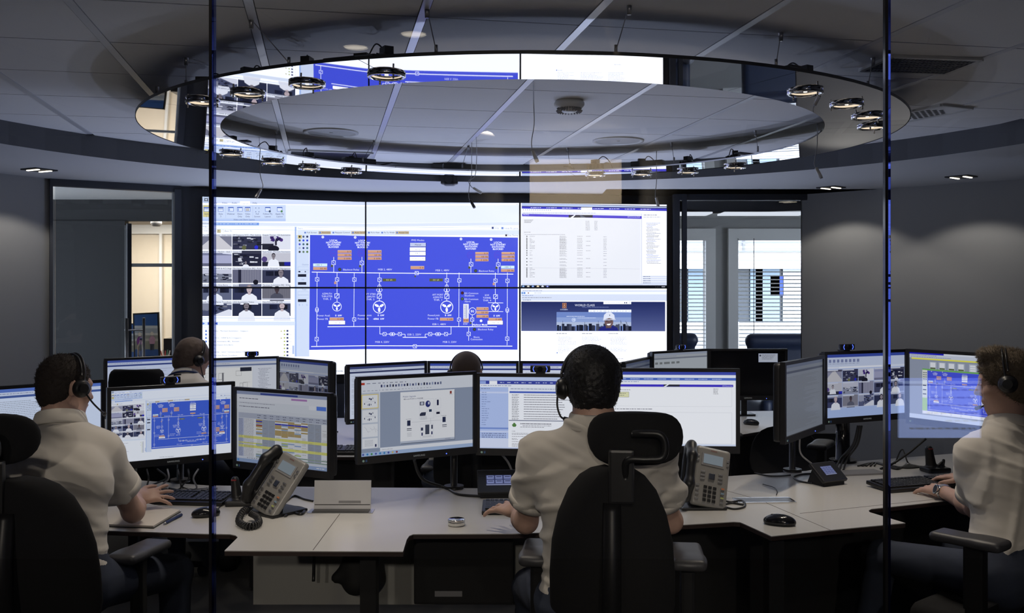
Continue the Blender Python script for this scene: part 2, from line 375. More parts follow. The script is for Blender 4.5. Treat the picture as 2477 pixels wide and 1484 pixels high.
class Canvas:                                         # x right, y down; convex polygons only
    def __init__(s, mp=None): s.p = []; s.mp = mp or (lambda x, y: (x, y)); s.lay = 0
    def poly(s, pts, col, lay=1): s.p.append(([s.mp(*q) for q in pts], lin(col), lay)); return s
    def rect(s, x0, y0, x1, y1, col, lay=1): return s.poly([(x0, y0), (x1, y0), (x1, y1), (x0, y1)], col, lay)
    def box(s, x0, y0, x1, y1, t, col, lay=4):
        s.rect(x0, y0, x1, y0+t, col, lay); s.rect(x0, y1-t, x1, y1, col, lay); s.rect(x0, y0, x0+t, y1, col, lay); s.rect(x1-t, y0, x1, y1, col, lay)
    def line(s, x0, y0, x1, y1, t, col, lay=3):
        d = math.hypot(x1-x0, y1-y0) or 1; nx, ny = -(y1-y0)/d*t/2, (x1-x0)/d*t/2
        return s.poly([(x0+nx, y0+ny), (x1+nx, y1+ny), (x1-nx, y1-ny), (x0-nx, y0-ny)], col, lay)
    def disc(s, x, y, r, col, lay=4, ry=None, n=16):
        ry = ry or r; return s.poly([(x+r*math.cos(2*math.pi*i/n), y+ry*math.sin(2*math.pi*i/n)) for i in range(n)], col, lay)
    def ring(s, x, y, r, t, col, lay=4, n=20, ry=None):
        k = (ry or r)/r
        for i in range(n):
            a, b = 2*math.pi*i/n, 2*math.pi*(i+1)/n
            s.poly([(x+q*math.cos(w), y+q*k*math.sin(w)) for q, w in ((r, a), (r, b), (r-t, b), (r-t, a))], col, lay)
    def text(s, x, y, h, txt, col, lay=6, al='l', w=None, bold=False, sx=1.0):
        tr, x0, x1 = text_tris(txt, bold); k = h/0.72; kx = k*sx if w is None else w/max(x1-x0, 1e-6)
        ox = x-x0*kx if al == 'l' else (x-(x0+x1)/2*kx if al == 'c' else x-x1*kx)
        for t in tr: s.p.append(([s.mp(ox+a*kx, y-b*k) for a, b in t], lin(col), lay))
    def dash(s, x, y, w, h, col, rnd, lay=3, gap=0.35):   # a line of print too small to read
        e = x+w
        while x < e-h*0.5:
            l = min(h*rnd.uniform(1.0, 4), e-x); s.rect(x, y+h*.14, x+l, y+h*.8, tuple(int(v+(225-v)*.22) for v in col), lay); x += l+h*gap*2
    def emit(s, name, m, parent, sx, sy, clip, ox=0.0, oz=0.0, y=0.0, ax=0.0, ay=0.0, boost=0.0):
        # (a,b) in clip -> local (ox+(a-ax)*sx, y, oz-(b-ay)*sy); layers stand off by 0.25 mm
        vs, fs, cols = [], [], []
        for poly, c, lay in s.p:
            q = clip_poly(poly, *clip)
            if not q: continue
            if boost: g_ = 1+boost*min(1, max(0, (min(c)-.85)/.08)) if min(c) > .8 else (.62 if max(c) < .55 else 1); c = tuple(v*g_ for v in c)   # whites on these displays are over-exposed
            o = len(vs); vs += [(ox+(a-ax)*sx, y-0.00025*lay, oz-(b-ay)*sy) for a, b in q]; fs.append(list(range(o, o+len(q)))); cols += [(*c, 1.0)]*len(q)
        me = bpy.data.meshes.new(name); me.from_pydata(vs, [], fs)
        ca = me.color_attributes.new('Col', 'FLOAT_COLOR', 'CORNER'); ca.data.foreach_set('color', np.array(cols, np.float32).ravel())
        me.materials.append(m); ob = bpy.data.objects.new(name, me); COL.objects.link(ob); ob.parent = parent
        return ob
# ------------------------------------------------------------------ the video wall's geometry and its pictures
FAC = [(-2.378, 7.44), (-1.19, 7.90), (0.064, 7.98), (1.302, 8.14)]
W_TOP, W_ROW = EYE+0.722, 0.704
def wall_uv(px, py):
    m = (px-CX)/F; i = 0 if px < 883 else (1 if px < 1258.5 else 2)
    (ax, ay), (bx, by) = FAC[i], FAC[i+1]
    t = (m*ay-ax)/((bx-ax)-m*(by-ay)); d = ay+t*(by-ay)
    return (i+t, (W_TOP-(EYE+(HY-py)/F*d))/W_ROW)
def zw(X, Y): return wall_uv(480+X/3.373, 460+Y/3.373)
BLUE = (70, 84, 222); WHT = (246, 249, 255); LILAC = (196, 212, 248); INK = (40, 46, 90); TAN = (214, 160, 128); OLV = (112, 118, 70)
TH_BG = [(150, 152, 175), (60, 62, 92), (200, 202, 216), (150, 155, 190), (40, 42, 70), (196, 196, 206), (150, 155, 176), (120, 122, 150), (70, 74, 104),
         (120, 128, 160), (60, 66, 104), (128, 128, 142), (90, 96, 130), (48, 54, 84), (70, 78, 110)]
def bust(c, x, y, s, shirt=(236, 238, 246), skin=(168, 160, 168), hair=(52, 50, 62), L=5):
    c.poly([(x-s*0.62, y+s), (x-s*0.5, y+s*0.45), (x-s*0.2, y+s*0.25), (x+s*0.2, y+s*0.25), (x+s*0.5, y+s*0.45), (x+s*0.62, y+s)], shirt, L)
    c.rect(x-s*0.09, y+s*0.05, x+s*0.09, y+s*0.32, skin, L+1); c.disc(x, y-s*0.1, s*0.2, hair, L+1, ry=s*0.28); c.disc(x, y-s*0.02, s*0.17, skin, L+2, ry=s*0.25)
    c.rect(x-s*0.1, y-s*0.05, x+s*0.1, y-s*0.02, hair, L+3); c.rect(x-s*0.05, y+s*0.1, x+s*0.05, y+s*0.12, (110, 90, 100), L+3)
def thumb(c, i, x0, y0, x1, y1):
    r = random.Random(40+i); w, h = x1-x0, y1-y0; bgc = TH_BG[i % 15]; X = lambda t: x0+t*w; Y = lambda t: y0+t*h
    c.rect(x0, y0, x1, y1, bgc, 3)
    if i == 0:
        c.poly([(X(.42), Y(0.1)), (X(.55), Y(.1)), (X(1), Y(.85)), (X(1), Y(1)), (X(0), Y(1)), (X(0), Y(.75))], (205, 203, 208), 4); c.rect(x0, y0, x1, Y(.16), (80, 78, 100), 4)
    elif i == 3:
        c.rect(X(.0), Y(.3), X(1), Y(.8), (168, 170, 200), 4); c.poly([(X(.6), Y(0)), (X(1), Y(0)), (X(1), Y(.25)), (X(.7), Y(.2))], (215, 218, 235), 5); c.rect(X(0), Y(.82), X(1), Y(1), (120, 122, 150), 4)
    elif i == 2:
        c.rect(X(.52), y0, x1, y1, (226, 228, 238), 4)
        for k in range(14): c.disc(X(r.uniform(.28, .68)), Y(r.uniform(.15, .42)), w*r.uniform(.03, .07), r.choice([(60, 40, 130), (96, 60, 150), (40, 34, 80)]), 5, n=8)
        c.rect(X(.45), Y(.4), X(.52), Y(.72), (60, 58, 80), 6); c.rect(x0, Y(.62), X(.4), y1, (40, 42, 60), 5); c.disc(X(.4), Y(.95), w*.2, (24, 26, 44), 6, ry=h*.22)
    elif i == 5:
        c.rect(X(0), Y(.72), x1, y1, (44, 46, 66), 4); bust(c, X(.4), Y(.38), w*.34); c.rect(X(.78), Y(.72), x1, Y(.95), (40, 44, 190), 6); c.disc(X(.08), Y(.55), w*.1, (100, 80, 150), 5)
    elif i in (1, 4, 6, 12):
        for k in range(26):
            a, b = r.uniform(0, .85), r.uniform(.15, .85); c.rect(X(a), Y(b), X(a+r.uniform(.05, .2)), Y(b+r.uniform(.04, .12)), r.choice([(24, 26, 40), (44, 46, 66), (210, 212, 222), (150, 152, 170), (30, 34, 60)]), 4+k % 3)
        if i == 1: c.disc(X(.82), Y(.85), w*.07, (40, 44, 200), 7, n=8); c.disc(X(.4), Y(.88), w*.08, (120, 124, 80), 7, n=8)
        if i == 4: c.rect(x0, y0, x1, Y(.2), (70, 72, 96), 7); bust(c, X(.46), Y(.78), w*.2, L=7)
        if i == 6: c.rect(x0, y0, x1, Y(.42), (196, 198, 214), 7); c.rect(X(.1), Y(.45), X(.5), Y(.5), (230, 232, 240), 7)
        if i == 12: c.poly([(X(.3), Y(1)), (X(.9), Y(.55)), (x1, Y(.6)), (x1, Y(1))], (222, 224, 236), 7); c.rect(x0, y0, X(.35), Y(.6), (160, 164, 186), 7)
    elif i == 7:
        for k in range(12): c.rect(X(.32+k*.057), y0, X(.352+k*.057), y1, (168, 168, 186), 4)
        c.rect(X(.2), y0, X(.3), y1, (40, 42, 66), 4); c.disc(X(.8), Y(.95), w*.09, (24, 24, 40), 6, n=10)
    elif i == 11:
        for k in range(16): c.rect(X(k*.0625), y0, X(k*.0625+.02), y1, (146, 144, 158), 4)
        bust(c, X(.52), Y(.38), w*.42, (96, 98, 116), (84, 70, 78), (30, 28, 36)); c.rect(x0, Y(.9), x1, y1, (180, 182, 198), 9)
    else:
        c.rect(x0, Y(.0), x1, Y(.2), (140, 146, 176), 4)
        for k in range(5): a = r.uniform(0, .8); c.rect(X(a), Y(.25), X(a+.16), Y(.55), r.choice([(22, 24, 40), (38, 44, 74), (30, 32, 52)]), 4)
        px = {8: .66, 9: .42, 10: .58, 13: .48, 14: .7}.get(i, .5); bald = i in (10, 14)
        bust(c, X(px), Y(.38), w*.5, hair=(190, 170, 172) if bald else (56, 52, 62), skin=(196, 178, 182) if bald else (160, 150, 160))
        c.ring(X(px), Y(.34), w*.12, w*.02, (20, 22, 34), 8, n=12, ry=h*.2) if i in (9, 14, 13) else None
def sw(c, x, y, s=26, slash=True):
    c.rect(x, y, x+s, y+s, BLUE, 5); c.box(x, y, x+s, y+s, 2.6, WHT, 6); c.line(x+s*.28, y+s*.25, x+s*.74, y+s*.75, 2.6, WHT, 6)
def prop(c, x, y, r):
    c.ring(x, y, r, r*0.09, WHT, 5, n=28)
    for a in (90, 210, 330):
        t = math.radians(a); ux, uy = math.cos(t), math.sin(t); nx, ny = -uy, ux
        c.poly([(x, y), (x+r*.3*ux+r*.2*nx, y+r*.3*uy+r*.2*ny), (x+r*.72*ux+r*.14*nx, y+r*.72*uy+r*.14*ny), (x+r*.82*ux, y+r*.82*uy),
                (x+r*.7*ux-r*.16*nx, y+r*.7*uy-r*.16*ny), (x+r*.3*ux-r*.18*nx, y+r*.3*uy-r*.18*ny)], WHT, 6)
def val(c, x0, y0, x1, y1, t, col=TAN, ink=(60, 40, 60)):
    c.rect(x0, y0, x1, y1, col, 6); c.line(x0, y0, x1, y0, 2, (238, 226, 220), 7); c.text(x1-6, (y0+y1)/2+6, 12.5, t, ink, 8, 'r', bold=True)
def btn(c, x0, y0, x1, y1, t, col=(250, 251, 255), ink=(60, 60, 90)):
    c.rect(x0+2, y0+3, x1+3, y1+3, (40, 44, 120), 5); c.rect(x0, y0, x1, y1, col, 6); c.text((x0+x1)/2, (y0+y1)/2+6, 12.5, t, ink, 8, 'c')
def draw_conference():
    c = Canvas(zw); rnd = random.Random(3); Z5 = 1821
    c.rect(-60, -60, 3000, 1900, (244, 248, 255), 0)
    for k in range(12): y = 45+k*5; c.rect(10, y, 2620, y+5.5, (226-k, 236-k, 252), 1)
    c.text(1180, 98, 15, 'Nefsis Professional - Virtual Collaboration Center', (150, 160, 190), 3, w=362)
    for x, t in ((108, 'Share'), (192, 'Video'), (272, 'Audio'), (442, 'Help')): c.text(x, 112, 14, t, (70, 96, 160), 4, w=44 if t != 'Help' else 36)
    c.rect(340, 92, 420, 126, (250, 252, 255), 2); c.text(356, 116, 14, 'Layout', (60, 86, 150), 4, w=50)
    c.disc(62, 78, 28, (176, 196, 226), 4, n=24); c.disc(62, 78, 21, (214, 224, 240), 5, n=20); c.rect(48, 66, 78, 92, (90, 100, 120), 6); c.disc(63, 79, 8, (200, 210, 226), 7)
    c.rect(30, 122, 712, 256, (208, 222, 248), 2); c.rect(712, 122, 2620, 262, (238, 244, 255), 1)
    c.rect(38, 124, 92, 220, (214, 204, 140), 3); c.rect(28, 234, 712, 256, (190, 208, 244), 3); c.text(286, 247, 12, 'Video and Share Layout', (80, 104, 170), 4, w=174)
    for x, l1, l2 in ((66, 'Style', '1'), (120, 'Style', '2'), (182, 'Style', '3'), (265, 'Webinar', ''), (338, 'Share', 'Only'), (402, 'Video', 'Only'), (480, 'Full', 'Screen'), (566, 'Follow My', 'Layout'), (663, 'Apply My', 'Layout')):
        if l1 == 'Full':
            for a, b in ((-15, -16), (11, -16), (-15, 14), (11, 14)): c.rect(x+a, 160+b, x+a+6, 166+b, (60, 90, 170), 5)
        else:
            c.rect(x-22, 138, x+22, 176, (88, 116, 196), 4); c.rect(x-19, 147, x+19, 173, (226, 236, 255), 5)
            if 'Style' in l1:
                for q in range(4): c.rect(x-17+q*9, 150, x-11+q*9, 157, (96, 120, 190), 6)
            if l1 == 'Video':
                for q in range(9): c.rect(x-13+(q % 3)*9, 151+(q//3)*7, x-7+(q % 3)*9, 156+(q//3)*7, (190, 160, 70), 6)
            if l1 in ('Share', 'Webinar'): c.rect(x-17, 150, x-8, 170, (150, 176, 230), 6)
            if 'My' in l1: c.disc(x+16, 174, 9, (110, 170, 110) if 'App' in l1 else (90, 110, 140), 6)
        c.text(x, 201, 13, l1, (70, 86, 150), 5, 'c'); c.text(x, 222, 13, l2, (70, 86, 150), 5, 'c') if l2 else None
    for x in (221, 442): c.rect(x, 130, x+2, 228, (170, 188, 226), 4)
    c.rect(20, 262, 2620, 288, (228, 236, 252), 3); c.text(32, 276, 12, 'Address', (110, 120, 160), 4); c.rect(108, 266, 494, 288, (120, 160, 232), 4); c.dash(120, 272, 366, 9, (206, 220, 252), rnd, 5)
    c.line(20, 294, 2620, 300, 2, (170, 190, 232), 4); c.line(20, 318, 2620, 326, 2.5, (150, 176, 230), 4)
    c.text(34, 306, 13, 'Video', (90, 104, 160), 5); c.text(40, 338, 13, 'Video Settings:', (70, 80, 120), 5, w=106); c.rect(152, 322, 182, 350, (200, 190, 150), 5); c.text(160, 344, 18, '?', (60, 60, 90), 6)
    c.box(190, 325, 208, 345, 2, (150, 170, 210), 5); c.text(216, 341, 14, 'Best Fit -', (70, 80, 120), 5)
    names = ['Cardiff Conference - main room', 'EM Singapore VCC - Main desktop', 'Deepak Thomas - ICS Automation', 'HiPAP Support - Horten - desk 1', 'Carpus VCC', 'Kyaw Kyaw - Merchant Automation',
             'Ashley Win - HiPAP & ACS Singa', 'Merchant Automation BKJ - Kenn', 'Adrian Grizovic / Navigation', 'LNG Automasjon Arne Berre', 'zbanska', 'Merchant Automation BKJ - Erling', 'Lade, Richard: Marine Trondheim', 'LNG Automasjon Tobias', 'Hans Erik Kjos DP HW']
    xs = [30, 277, 520, 757]; ys = [356, 492, 628, 764, 903, 1034]
    for i in range(15):
        a, b = i % 3, i//3; x0, x1, y0, y1 = xs[a], xs[a+1]-5, ys[b]+3, ys[b+1]-5
        thumb(c, i, x0, y0, x1, y1); c.rect(x0, y0, x0+len(names[i])*7.6 if i in (4, 10) else x1, y0+19, (226, 230, 242), 11); c.text(x0+4, y0+15, 13, names[i], (40, 40, 60), 12, w=min(x1-x0-6, len(names[i])*8.2))
    for x in (24, 271, 515, 757): c.rect(x, 350, x+6, 1034, WHT, 2)
    c.rect(786, 300, 800, 1360, (170, 194, 240), 4); c.line(20, 1044, 790, 1048, 3, (150, 176, 230), 5)
    c.text(26, 1062, 13, 'Users', (90, 110, 170), 5); c.rect(20, 1074, 790, 1106, (226, 236, 252), 4)
    c.poly([(34, 1080), (54, 1090), (34, 1100)], (70, 120, 220), 5); c.rect(76, 1080, 110, 1100, (70, 96, 200), 5); c.poly([(134, 1088), (156, 1078), (156, 1102), (134, 1094)], (60, 90, 200), 5)
    c.text(30, 1124, 12, 'Type your name', (170, 180, 210), 5)
    us = ['Kyaw Kyaw - Merchant Automation - Singapore', 'Carpus', 'Ashley Winn - HiPAP & ACS Singapore', 'Merchant Automation BKJ - Kenneth', 'LNG Automasjon Arne Berre', 'zbanska', 'Kim Strandås - Senior Technical Advisor DP HW', 'Lade, Merchant Marine Trondheim']
    for k, t in enumerate(us):
        y = 1156+k*28.6; c.disc(62, y-10, 5, (80, 120, 210), 5, n=10); c.rect(54, y-6, 71, y+2, (80, 120, 210), 5); c.text(84, y, 12, t, (50, 56, 100), 5)
        c.disc(702, y-6, 7, (190, 200, 110), 5, n=8); c.rect(719, y-13, 734, y+1, (60, 70, 130), 5); c.rect(750, y-3, 756, y-1, (90, 90, 130), 5)
        if k in (0, 2): c.poly([(676, y-12), (684, y+1), (668, y+1)], (200, 190, 120), 5)
    c.rect(766, 1270, 782, 1340, (190, 206, 240), 5); c.text(1090-6, 1484, 15, 'Kim Strandås - Senior Technical Advisor', (40, 40, 70), 5, w=300, bold=True)
    # share pane
    c.text(810, 319, 13, 'Share', (90, 104, 160), 5); c.rect(806, 330, 2620, 366, (226, 236, 252), 4)
    for x, t, w, on in ((886, 'Full Screen', 80, 0), (1008, 'Annotate', 68, 1), (1116, 'Request Control', 118, 0), (1276, 'Auto Scroll', 84, 1), (1406, 'Fit In View', 72, 0), (1514, 'Fit To Width', 86, 0), (1636, 'Actual Size', 78, 1)):
        if on: c.rect(x-28, 336, x+w+4, 360, (206, 186, 150), 5)
        c.text(x, 353, 13.5, t, (50, 56, 90), 6, w=w); c.rect(x-22, 341, x-8, 355, (110, 140, 210), 6)
    c.text(Z5+594, 317, 14, 'Invite', (60, 80, 160), 5, w=36); c.rect(Z5+572, 300, Z5+588, 318, (70, 90, 170), 5); c.text(Z5+674, 319, 14, 'Follow My Layout', (60, 80, 160), 5, w=114); c.rect(Z5+650, 303, Z5+668, 320, (120, 150, 220), 5)
    c.text(Z5+704, 377, 14.5, 'Stop Sharing', (60, 60, 80), 6, w=84); c.rect(Z5+682, 362, Z5+698, 378, (70, 60, 90), 6); c.text(Z5+730, 122, 14, '-', (120, 130, 160), 4); c.text(Z5+774, 122, 14, 'x', (120, 130, 160), 4)
    c.rect(800, 366, 905, 1360, (214, 226, 248), 3); c.rect(812, 368, 844, 396, (214, 196, 120), 4)
    for k in range(15):
        x, y = 818+(k % 3)*31, 372+(k//3)*31; col = [(60, 60, 80), (90, 110, 150), (50, 60, 110), (110, 130, 90), (50, 80, 220), (40, 60, 210), (70, 80, 200), (80, 130, 150), (60, 90, 70), (180, 190, 210), (50, 60, 150), (90, 140, 160), (70, 70, 60), (130, 160, 130), (120, 160, 90)][k]
        c.disc(x+8, y+9, 9, col, 5, n=6+k % 5)
    for y in (687, 752, 892): c.rect(812, y, 880, y+22, (40, 44, 66), 5)
    for y, h in ((626, 26), (655, 24), (829, 28), (858, 26)): c.box(810, y, 902, y+h, 2, (180, 196, 226), 5)
    c.text(846, 615, 13, 'Outline', (140, 156, 200), 5); c.text(844, 738, 13, 'Fill', (140, 156, 200), 5); c.text(846, 818, 13, 'Text', (140, 156, 200), 5)
    c.poly([(812, 667), (824, 660), (824, 674)], INK, 6); c.rect(824, 662, 832, 672, INK, 6); c.poly([(880, 667), (868, 660), (868, 674)], INK, 6)
    for x, t in ((820, 'B'), (850, 'I'), (880, 'U')): c.text(x, 944, 14, t, (150, 170, 220), 5)
    # single-line diagram
    c.poly([(910, 363), (Z5+786, 388), (Z5+782, 1304), (904, 1306)], BLUE, 3)
    for x, y in ((1015, 384), (1279, 387), (Z5+321, 400), (Z5+567, 404)):
        c.disc(x, y, 11, (236, 238, 255), 5, n=14); c.disc(x, y, 6, (205, 208, 240), 6, n=10)
    for x, y in ((1104, 418), (1340, 420), (Z5+402, 432), (Z5+624, 435)):
        for k, t in enumerate(('LOCAL', 'NOT STANDBY', 'SHUTDOWN', 'BLOCKED')): c.text(x, y+k*18, 14.5, t, WHT, 7, 'c', w=(66, 124, 102, 84)[k], bold=True)
    for x, y in ((1104, 517), (1330, 517), (Z5+402, 531), (Z5+622, 531)): c.ring(x, y, 30, 3, (104, 66, 214), 5); c.text(x, y+7, 14, 'DG', (104, 66, 214), 6, 'c', w=32)
    for x, w in ((1136, 114), (1382, 112)):
        for k, t in enumerate(('0  V', '0.0  Hz', '0  kVAr')): val(c, x, 492+k*28, x+w, 514+k*28, t)
    for x, last in ((Z5+438, '0  kVAr'), (Z5+652, '-1126  kVAr')):
        for k, t in enumerate(('0  V', '0.0  Hz', last)): val(c, x, 507+k*27, x+108, 528+k*27, t)
    c.rect(936, 600, 1051, 624, (214, 240, 250), 6); c.text(980, 618, 12, '-1400  V', (70, 110, 140), 8, 'c'); val(c, 936, 629, 1050, 653, '0.0  Hz')
    c.rect(Z5+648, 618, Z5+757, 641, (214, 240, 250), 6); c.text(Z5+700, 635, 12, '-1400  V', (70, 110, 140), 8, 'c'); val(c, Z5+648, 646, Z5+757, 668, '0.0  Hz')
    c.text(1738, 417, 15, 'PMS Modes', (226, 230, 255), 6, w=104)
    btn(c, 1727, 431, 1855, 461, 'Manual', (196, 204, 236)); btn(c, 1725, 468, 1853, 498, 'Sailing'); btn(c, 1725, 504, 1853, 534, 'DP-2'); btn(c, 1725, 545, 1851, 577, 'FiFi Mode Off', ink=(150, 160, 190))
    val(c, 1731, 622, 1842, 647, '0  A')
    L = lambda *a, t=3.2: c.line(*a, t, WHT, 4)
    c.line(925, 670, Z5+748, 687, 5.5, WHT, 5)
    for x, y0 in ((1104, 546), (1334, 546), (Z5+402, 560), (Z5+624, 560)): L(x, y0, x, 676)
    for x, y in ((1087, 577), (1317, 579), (Z5+387, 590), (Z5+609, 592)): sw(c, x, y, 33); c.rect(x-6, y+34, x+10, y+52, OLV, 6)
    for x, y, t in ((1153, 649, 1182), (Z5+441, 660, Z5+468)): c.disc(x, y, 14, (50, 60, 110), 5); c.disc(x, y, 10, (96, 112, 80), 6); c.text(t, y+8, 15, 'Blackout Relay', (226, 230, 255), 6, w=130 if x < 1500 else 126)
    c.text(1466, 656, 15, 'MSB 2, 480V', (232, 236, 255), 6, w=114); c.text(Z5+114, 663, 15, 'MSB 1, 480V', (232, 236, 255), 6, w=112)
    sw(c, 1766, 663, 30); c.rect(1762, 698, 1774, 712, OLV, 7)
    for x, y1 in ((968, 1276), (1131, 915), (1271, 1113), (1477, 905), (Z5+205, 905), (Z5+306, 1115), (Z5+602, 920), (Z5+700, 1268)): L(x, 674, x-3 if y1 > 1000 else x, y1)
    for x, y in ((953, 714), (1116, 715), (1257, 716), (1462, 717), (Z5+190, 722), (Z5+292, 722), (Z5+587, 725), (Z5+685, 726)): sw(c, x, y, 31)
    c.rect(1108, 748, 1124, 768, TAN, 7); c.rect(Z5+580, 758, Z5+596, 777, TAN, 7)
    for x in (1503, Z5+64): c.rect(x, 723, x+109, 746, OLV, 6); c.text(x+54, 740, 12.5, '0.0  kA', (226, 226, 190), 7, 'c')
    for x in (1476, Z5+205):
        for q, (a, b) in enumerate(((0, 786), (-10, 816), (10, 816))): c.ring(x+a, b, 14, 2.6, WHT, 6)
        L(x-10, 830, x-10, 850); L(x+10, 830, x+10, 850)
    for x, y, s in ((1111, 845, 38), (1457, 848, 38), (Z5+187, 850, 38), (Z5+585, 853, 36)):
        c.rect(x, y, x+s, y+s, BLUE, 5); c.box(x, y, x+s, y+s, 3, WHT, 6); c.line(x+8, y+s*.8, x+s*.8, y+s*.2, 2.8, WHT, 6); c.line(x+s*.5, y+s*.3, x+s*.8, y+s*.3, 2.4, WHT, 6)
    for x, y, w3 in ((1049, 850, ('AZIMUTH', 'THRUSTER', 'THR. 3')), (1402, 853, ('AFT STBD', 'AZIMUTH', 'THR. 2')), (Z5+132, 858, ('AFT PORT', 'AZIMUTH', 'THR. 1')), (Z5+534, 862, ('BOW', 'TUNNEL', 'THR. 4'))):
        for k, t in enumerate(w3): c.text(x, y+4+k*21.5, 15, t, (232, 236, 255), 6, 'c', w=len(t)*11.2)
    prop(c, 1130, 952, 38); prop(c, 1475, 955, 52); prop(c, Z5+205, 956, 52); prop(c, Z5+602, 957, 36)
    c.line(Z5+542, 920, Z5+666, 922, 3.4, WHT, 6); c.line(Z5+545, 992, Z5+666, 993, 3.4, WHT, 6)
    for x, y, a, b, w in ((970, 1032, 'Power Avail.', '0  kW', 106), (1301, 1030, 'PowerLimit', '0  kW', 112), (Z5+51, 1030, 'PowerLimit', '0  kW', 96)):
        c.text(x, y, 15, a, (232, 236, 255), 6, w=w); c.text(x+200 if x < 1200 else (1516 if x < 1500 else Z5+244), y, 15, b, WHT, 6, 'r', bold=True); c.text(x, y+28, 15, 'Power FB', (232, 236, 255), 6, w=86)
    val(c, 1071, 1042, 1186, 1065, '0  kW'); btn(c, 1064, 1068, 1196, 1097, 'Override'); c.text(1516, 1059, 15, '-6066  kW', WHT, 6, 'r', bold=True)
    val(c, Z5+149, 1044, Z5+259, 1067, '0  kW'); c.text(Z5+640, 1034, 15, '0  kW', WHT, 6, 'r', bold=True); val(c, Z5+546, 1045, Z5+655, 1067, '0  kW'); btn(c, Z5+538, 1068, Z5+662, 1098, 'Override')
    for x, y in ((967, 978), (Z5+699, 981)): c.disc(x, y-6, 13, BLUE, 5); c.ring(x, y-6, 14, 2.6, WHT, 6); c.ring(x, y+6, 14, 2.6, WHT, 6)
    sw(c, 1256, 1042, 30); sw(c, 950, 1202, 31); sw(c, Z5+290, 1043, 30); sw(c, Z5+683, 1198, 31)
    c.line(1053, 1117, Z5+614, 1117, 5, WHT, 5); c.line(920, 1278, Z5+740, 1275, 5.5, WHT, 5); sw(c, 1751, 1261, 30)
    c.text(Z5+89, 1103, 15, 'ESB 1, 480V', (232, 236, 255), 6, w=110); c.text(1443, 1248, 15, 'MSB 4, 220V', (232, 236, 255), 6, w=114); c.text(Z5+173, 1248, 15, 'MSB 3, 220V', (232, 236, 255), 6, w=112); c.text(1706, 1187, 15, 'ESB 2, 220V', (232, 236, 255), 6, w=112)
    L(1480, 1117, 1480, 1176); L(1480, 1176, 1686, 1178); L(1686, 1178, 1686, 1200); c.line(1667, 1203, 1865, 1203, 5, WHT, 5); L(1850, 1203, 1850, 1177); L(1850, 1177, Z5+240, 1177); L(Z5+240, 1177, Z5+240, 1117)
    for x in (1504, 1629, 1876, Z5+184): sw(c, x, 1162, 29)
    for x in (1573, 1590, 1946, 1964): c.ring(x, 1177, 14, 2.6, WHT, 6)
    # emergency generator corner
    for y, col, a, b in ((841, (110, 30, 40), 'EG Common', 'Shutdown'), (889, (96, 140, 100), 'EG Common', 'Alarm')):
        c.disc(Z5+332, y, 13, (50, 56, 80), 5); c.disc(Z5+332, y, 9, col, 6); c.text(Z5+350, y+9, 14.5, a, (232, 236, 255), 6, w=112); c.text(Z5+350, y+28, 14.5, b, (232, 236, 255), 6)
    c.rect(Z5+340, 930, Z5+384, 1082, (236, 238, 250), 6); c.rect(Z5+360, 940, Z5+372, 1046, (180, 186, 220), 7)
    for k in range(14): c.rect(Z5+347, 942+k*7.6, Z5+358, 944+k*7.6, (60, 60, 90), 7)
    c.rect(Z5+340, 1050, Z5+384, 1080, TAN, 8); c.text(Z5+362, 1071, 14, '0.00', (50, 30, 50), 9, 'c', w=34); c.text(Z5+341, 1101, 15, 'KW', (232, 236, 255), 6, w=34)
    L(Z5+413, 1018, Z5+413, 1117); c.disc(Z5+415, 990, 28, BLUE, 5); c.ring(Z5+415, 990, 30, 3, WHT, 6); c.text(Z5+415, 998, 17, 'EG', WHT, 7, 'c', bold=True); sw(c, Z5+398, 1043, 30); c.rect(Z5+392, 1078, Z5+406, 1094, OLV, 7)
    for k, t in enumerate(('0  V', '0.0  Hz', '0.0  A')): val(c, Z5+447, 958+k*31, Z5+546, 981+k*31, t)
    c.disc(Z5+485, 1068, 11, (240, 242, 255), 6); c.text(Z5+418, 1107, 15, 'Harbour Mode', WHT, 7, w=118, bold=True); c.disc(Z5+431, 1138, 14, (50, 60, 110), 5); c.disc(Z5+431, 1138, 9, (96, 112, 80), 6); c.text(Z5+460, 1145, 15, 'Blackout Relay', (226, 230, 255), 6, w=126)
    L(Z5+384, 1117, Z5+384, 1230); sw(c, Z5+369, 1160, 31); c.text(Z5+448, 1208, 15, 'Shore', (232, 236, 255), 6, 'c'); c.text(Z5+448, 1226, 15, 'Connection', (232, 236, 255), 6, 'c', w=96)
    return c
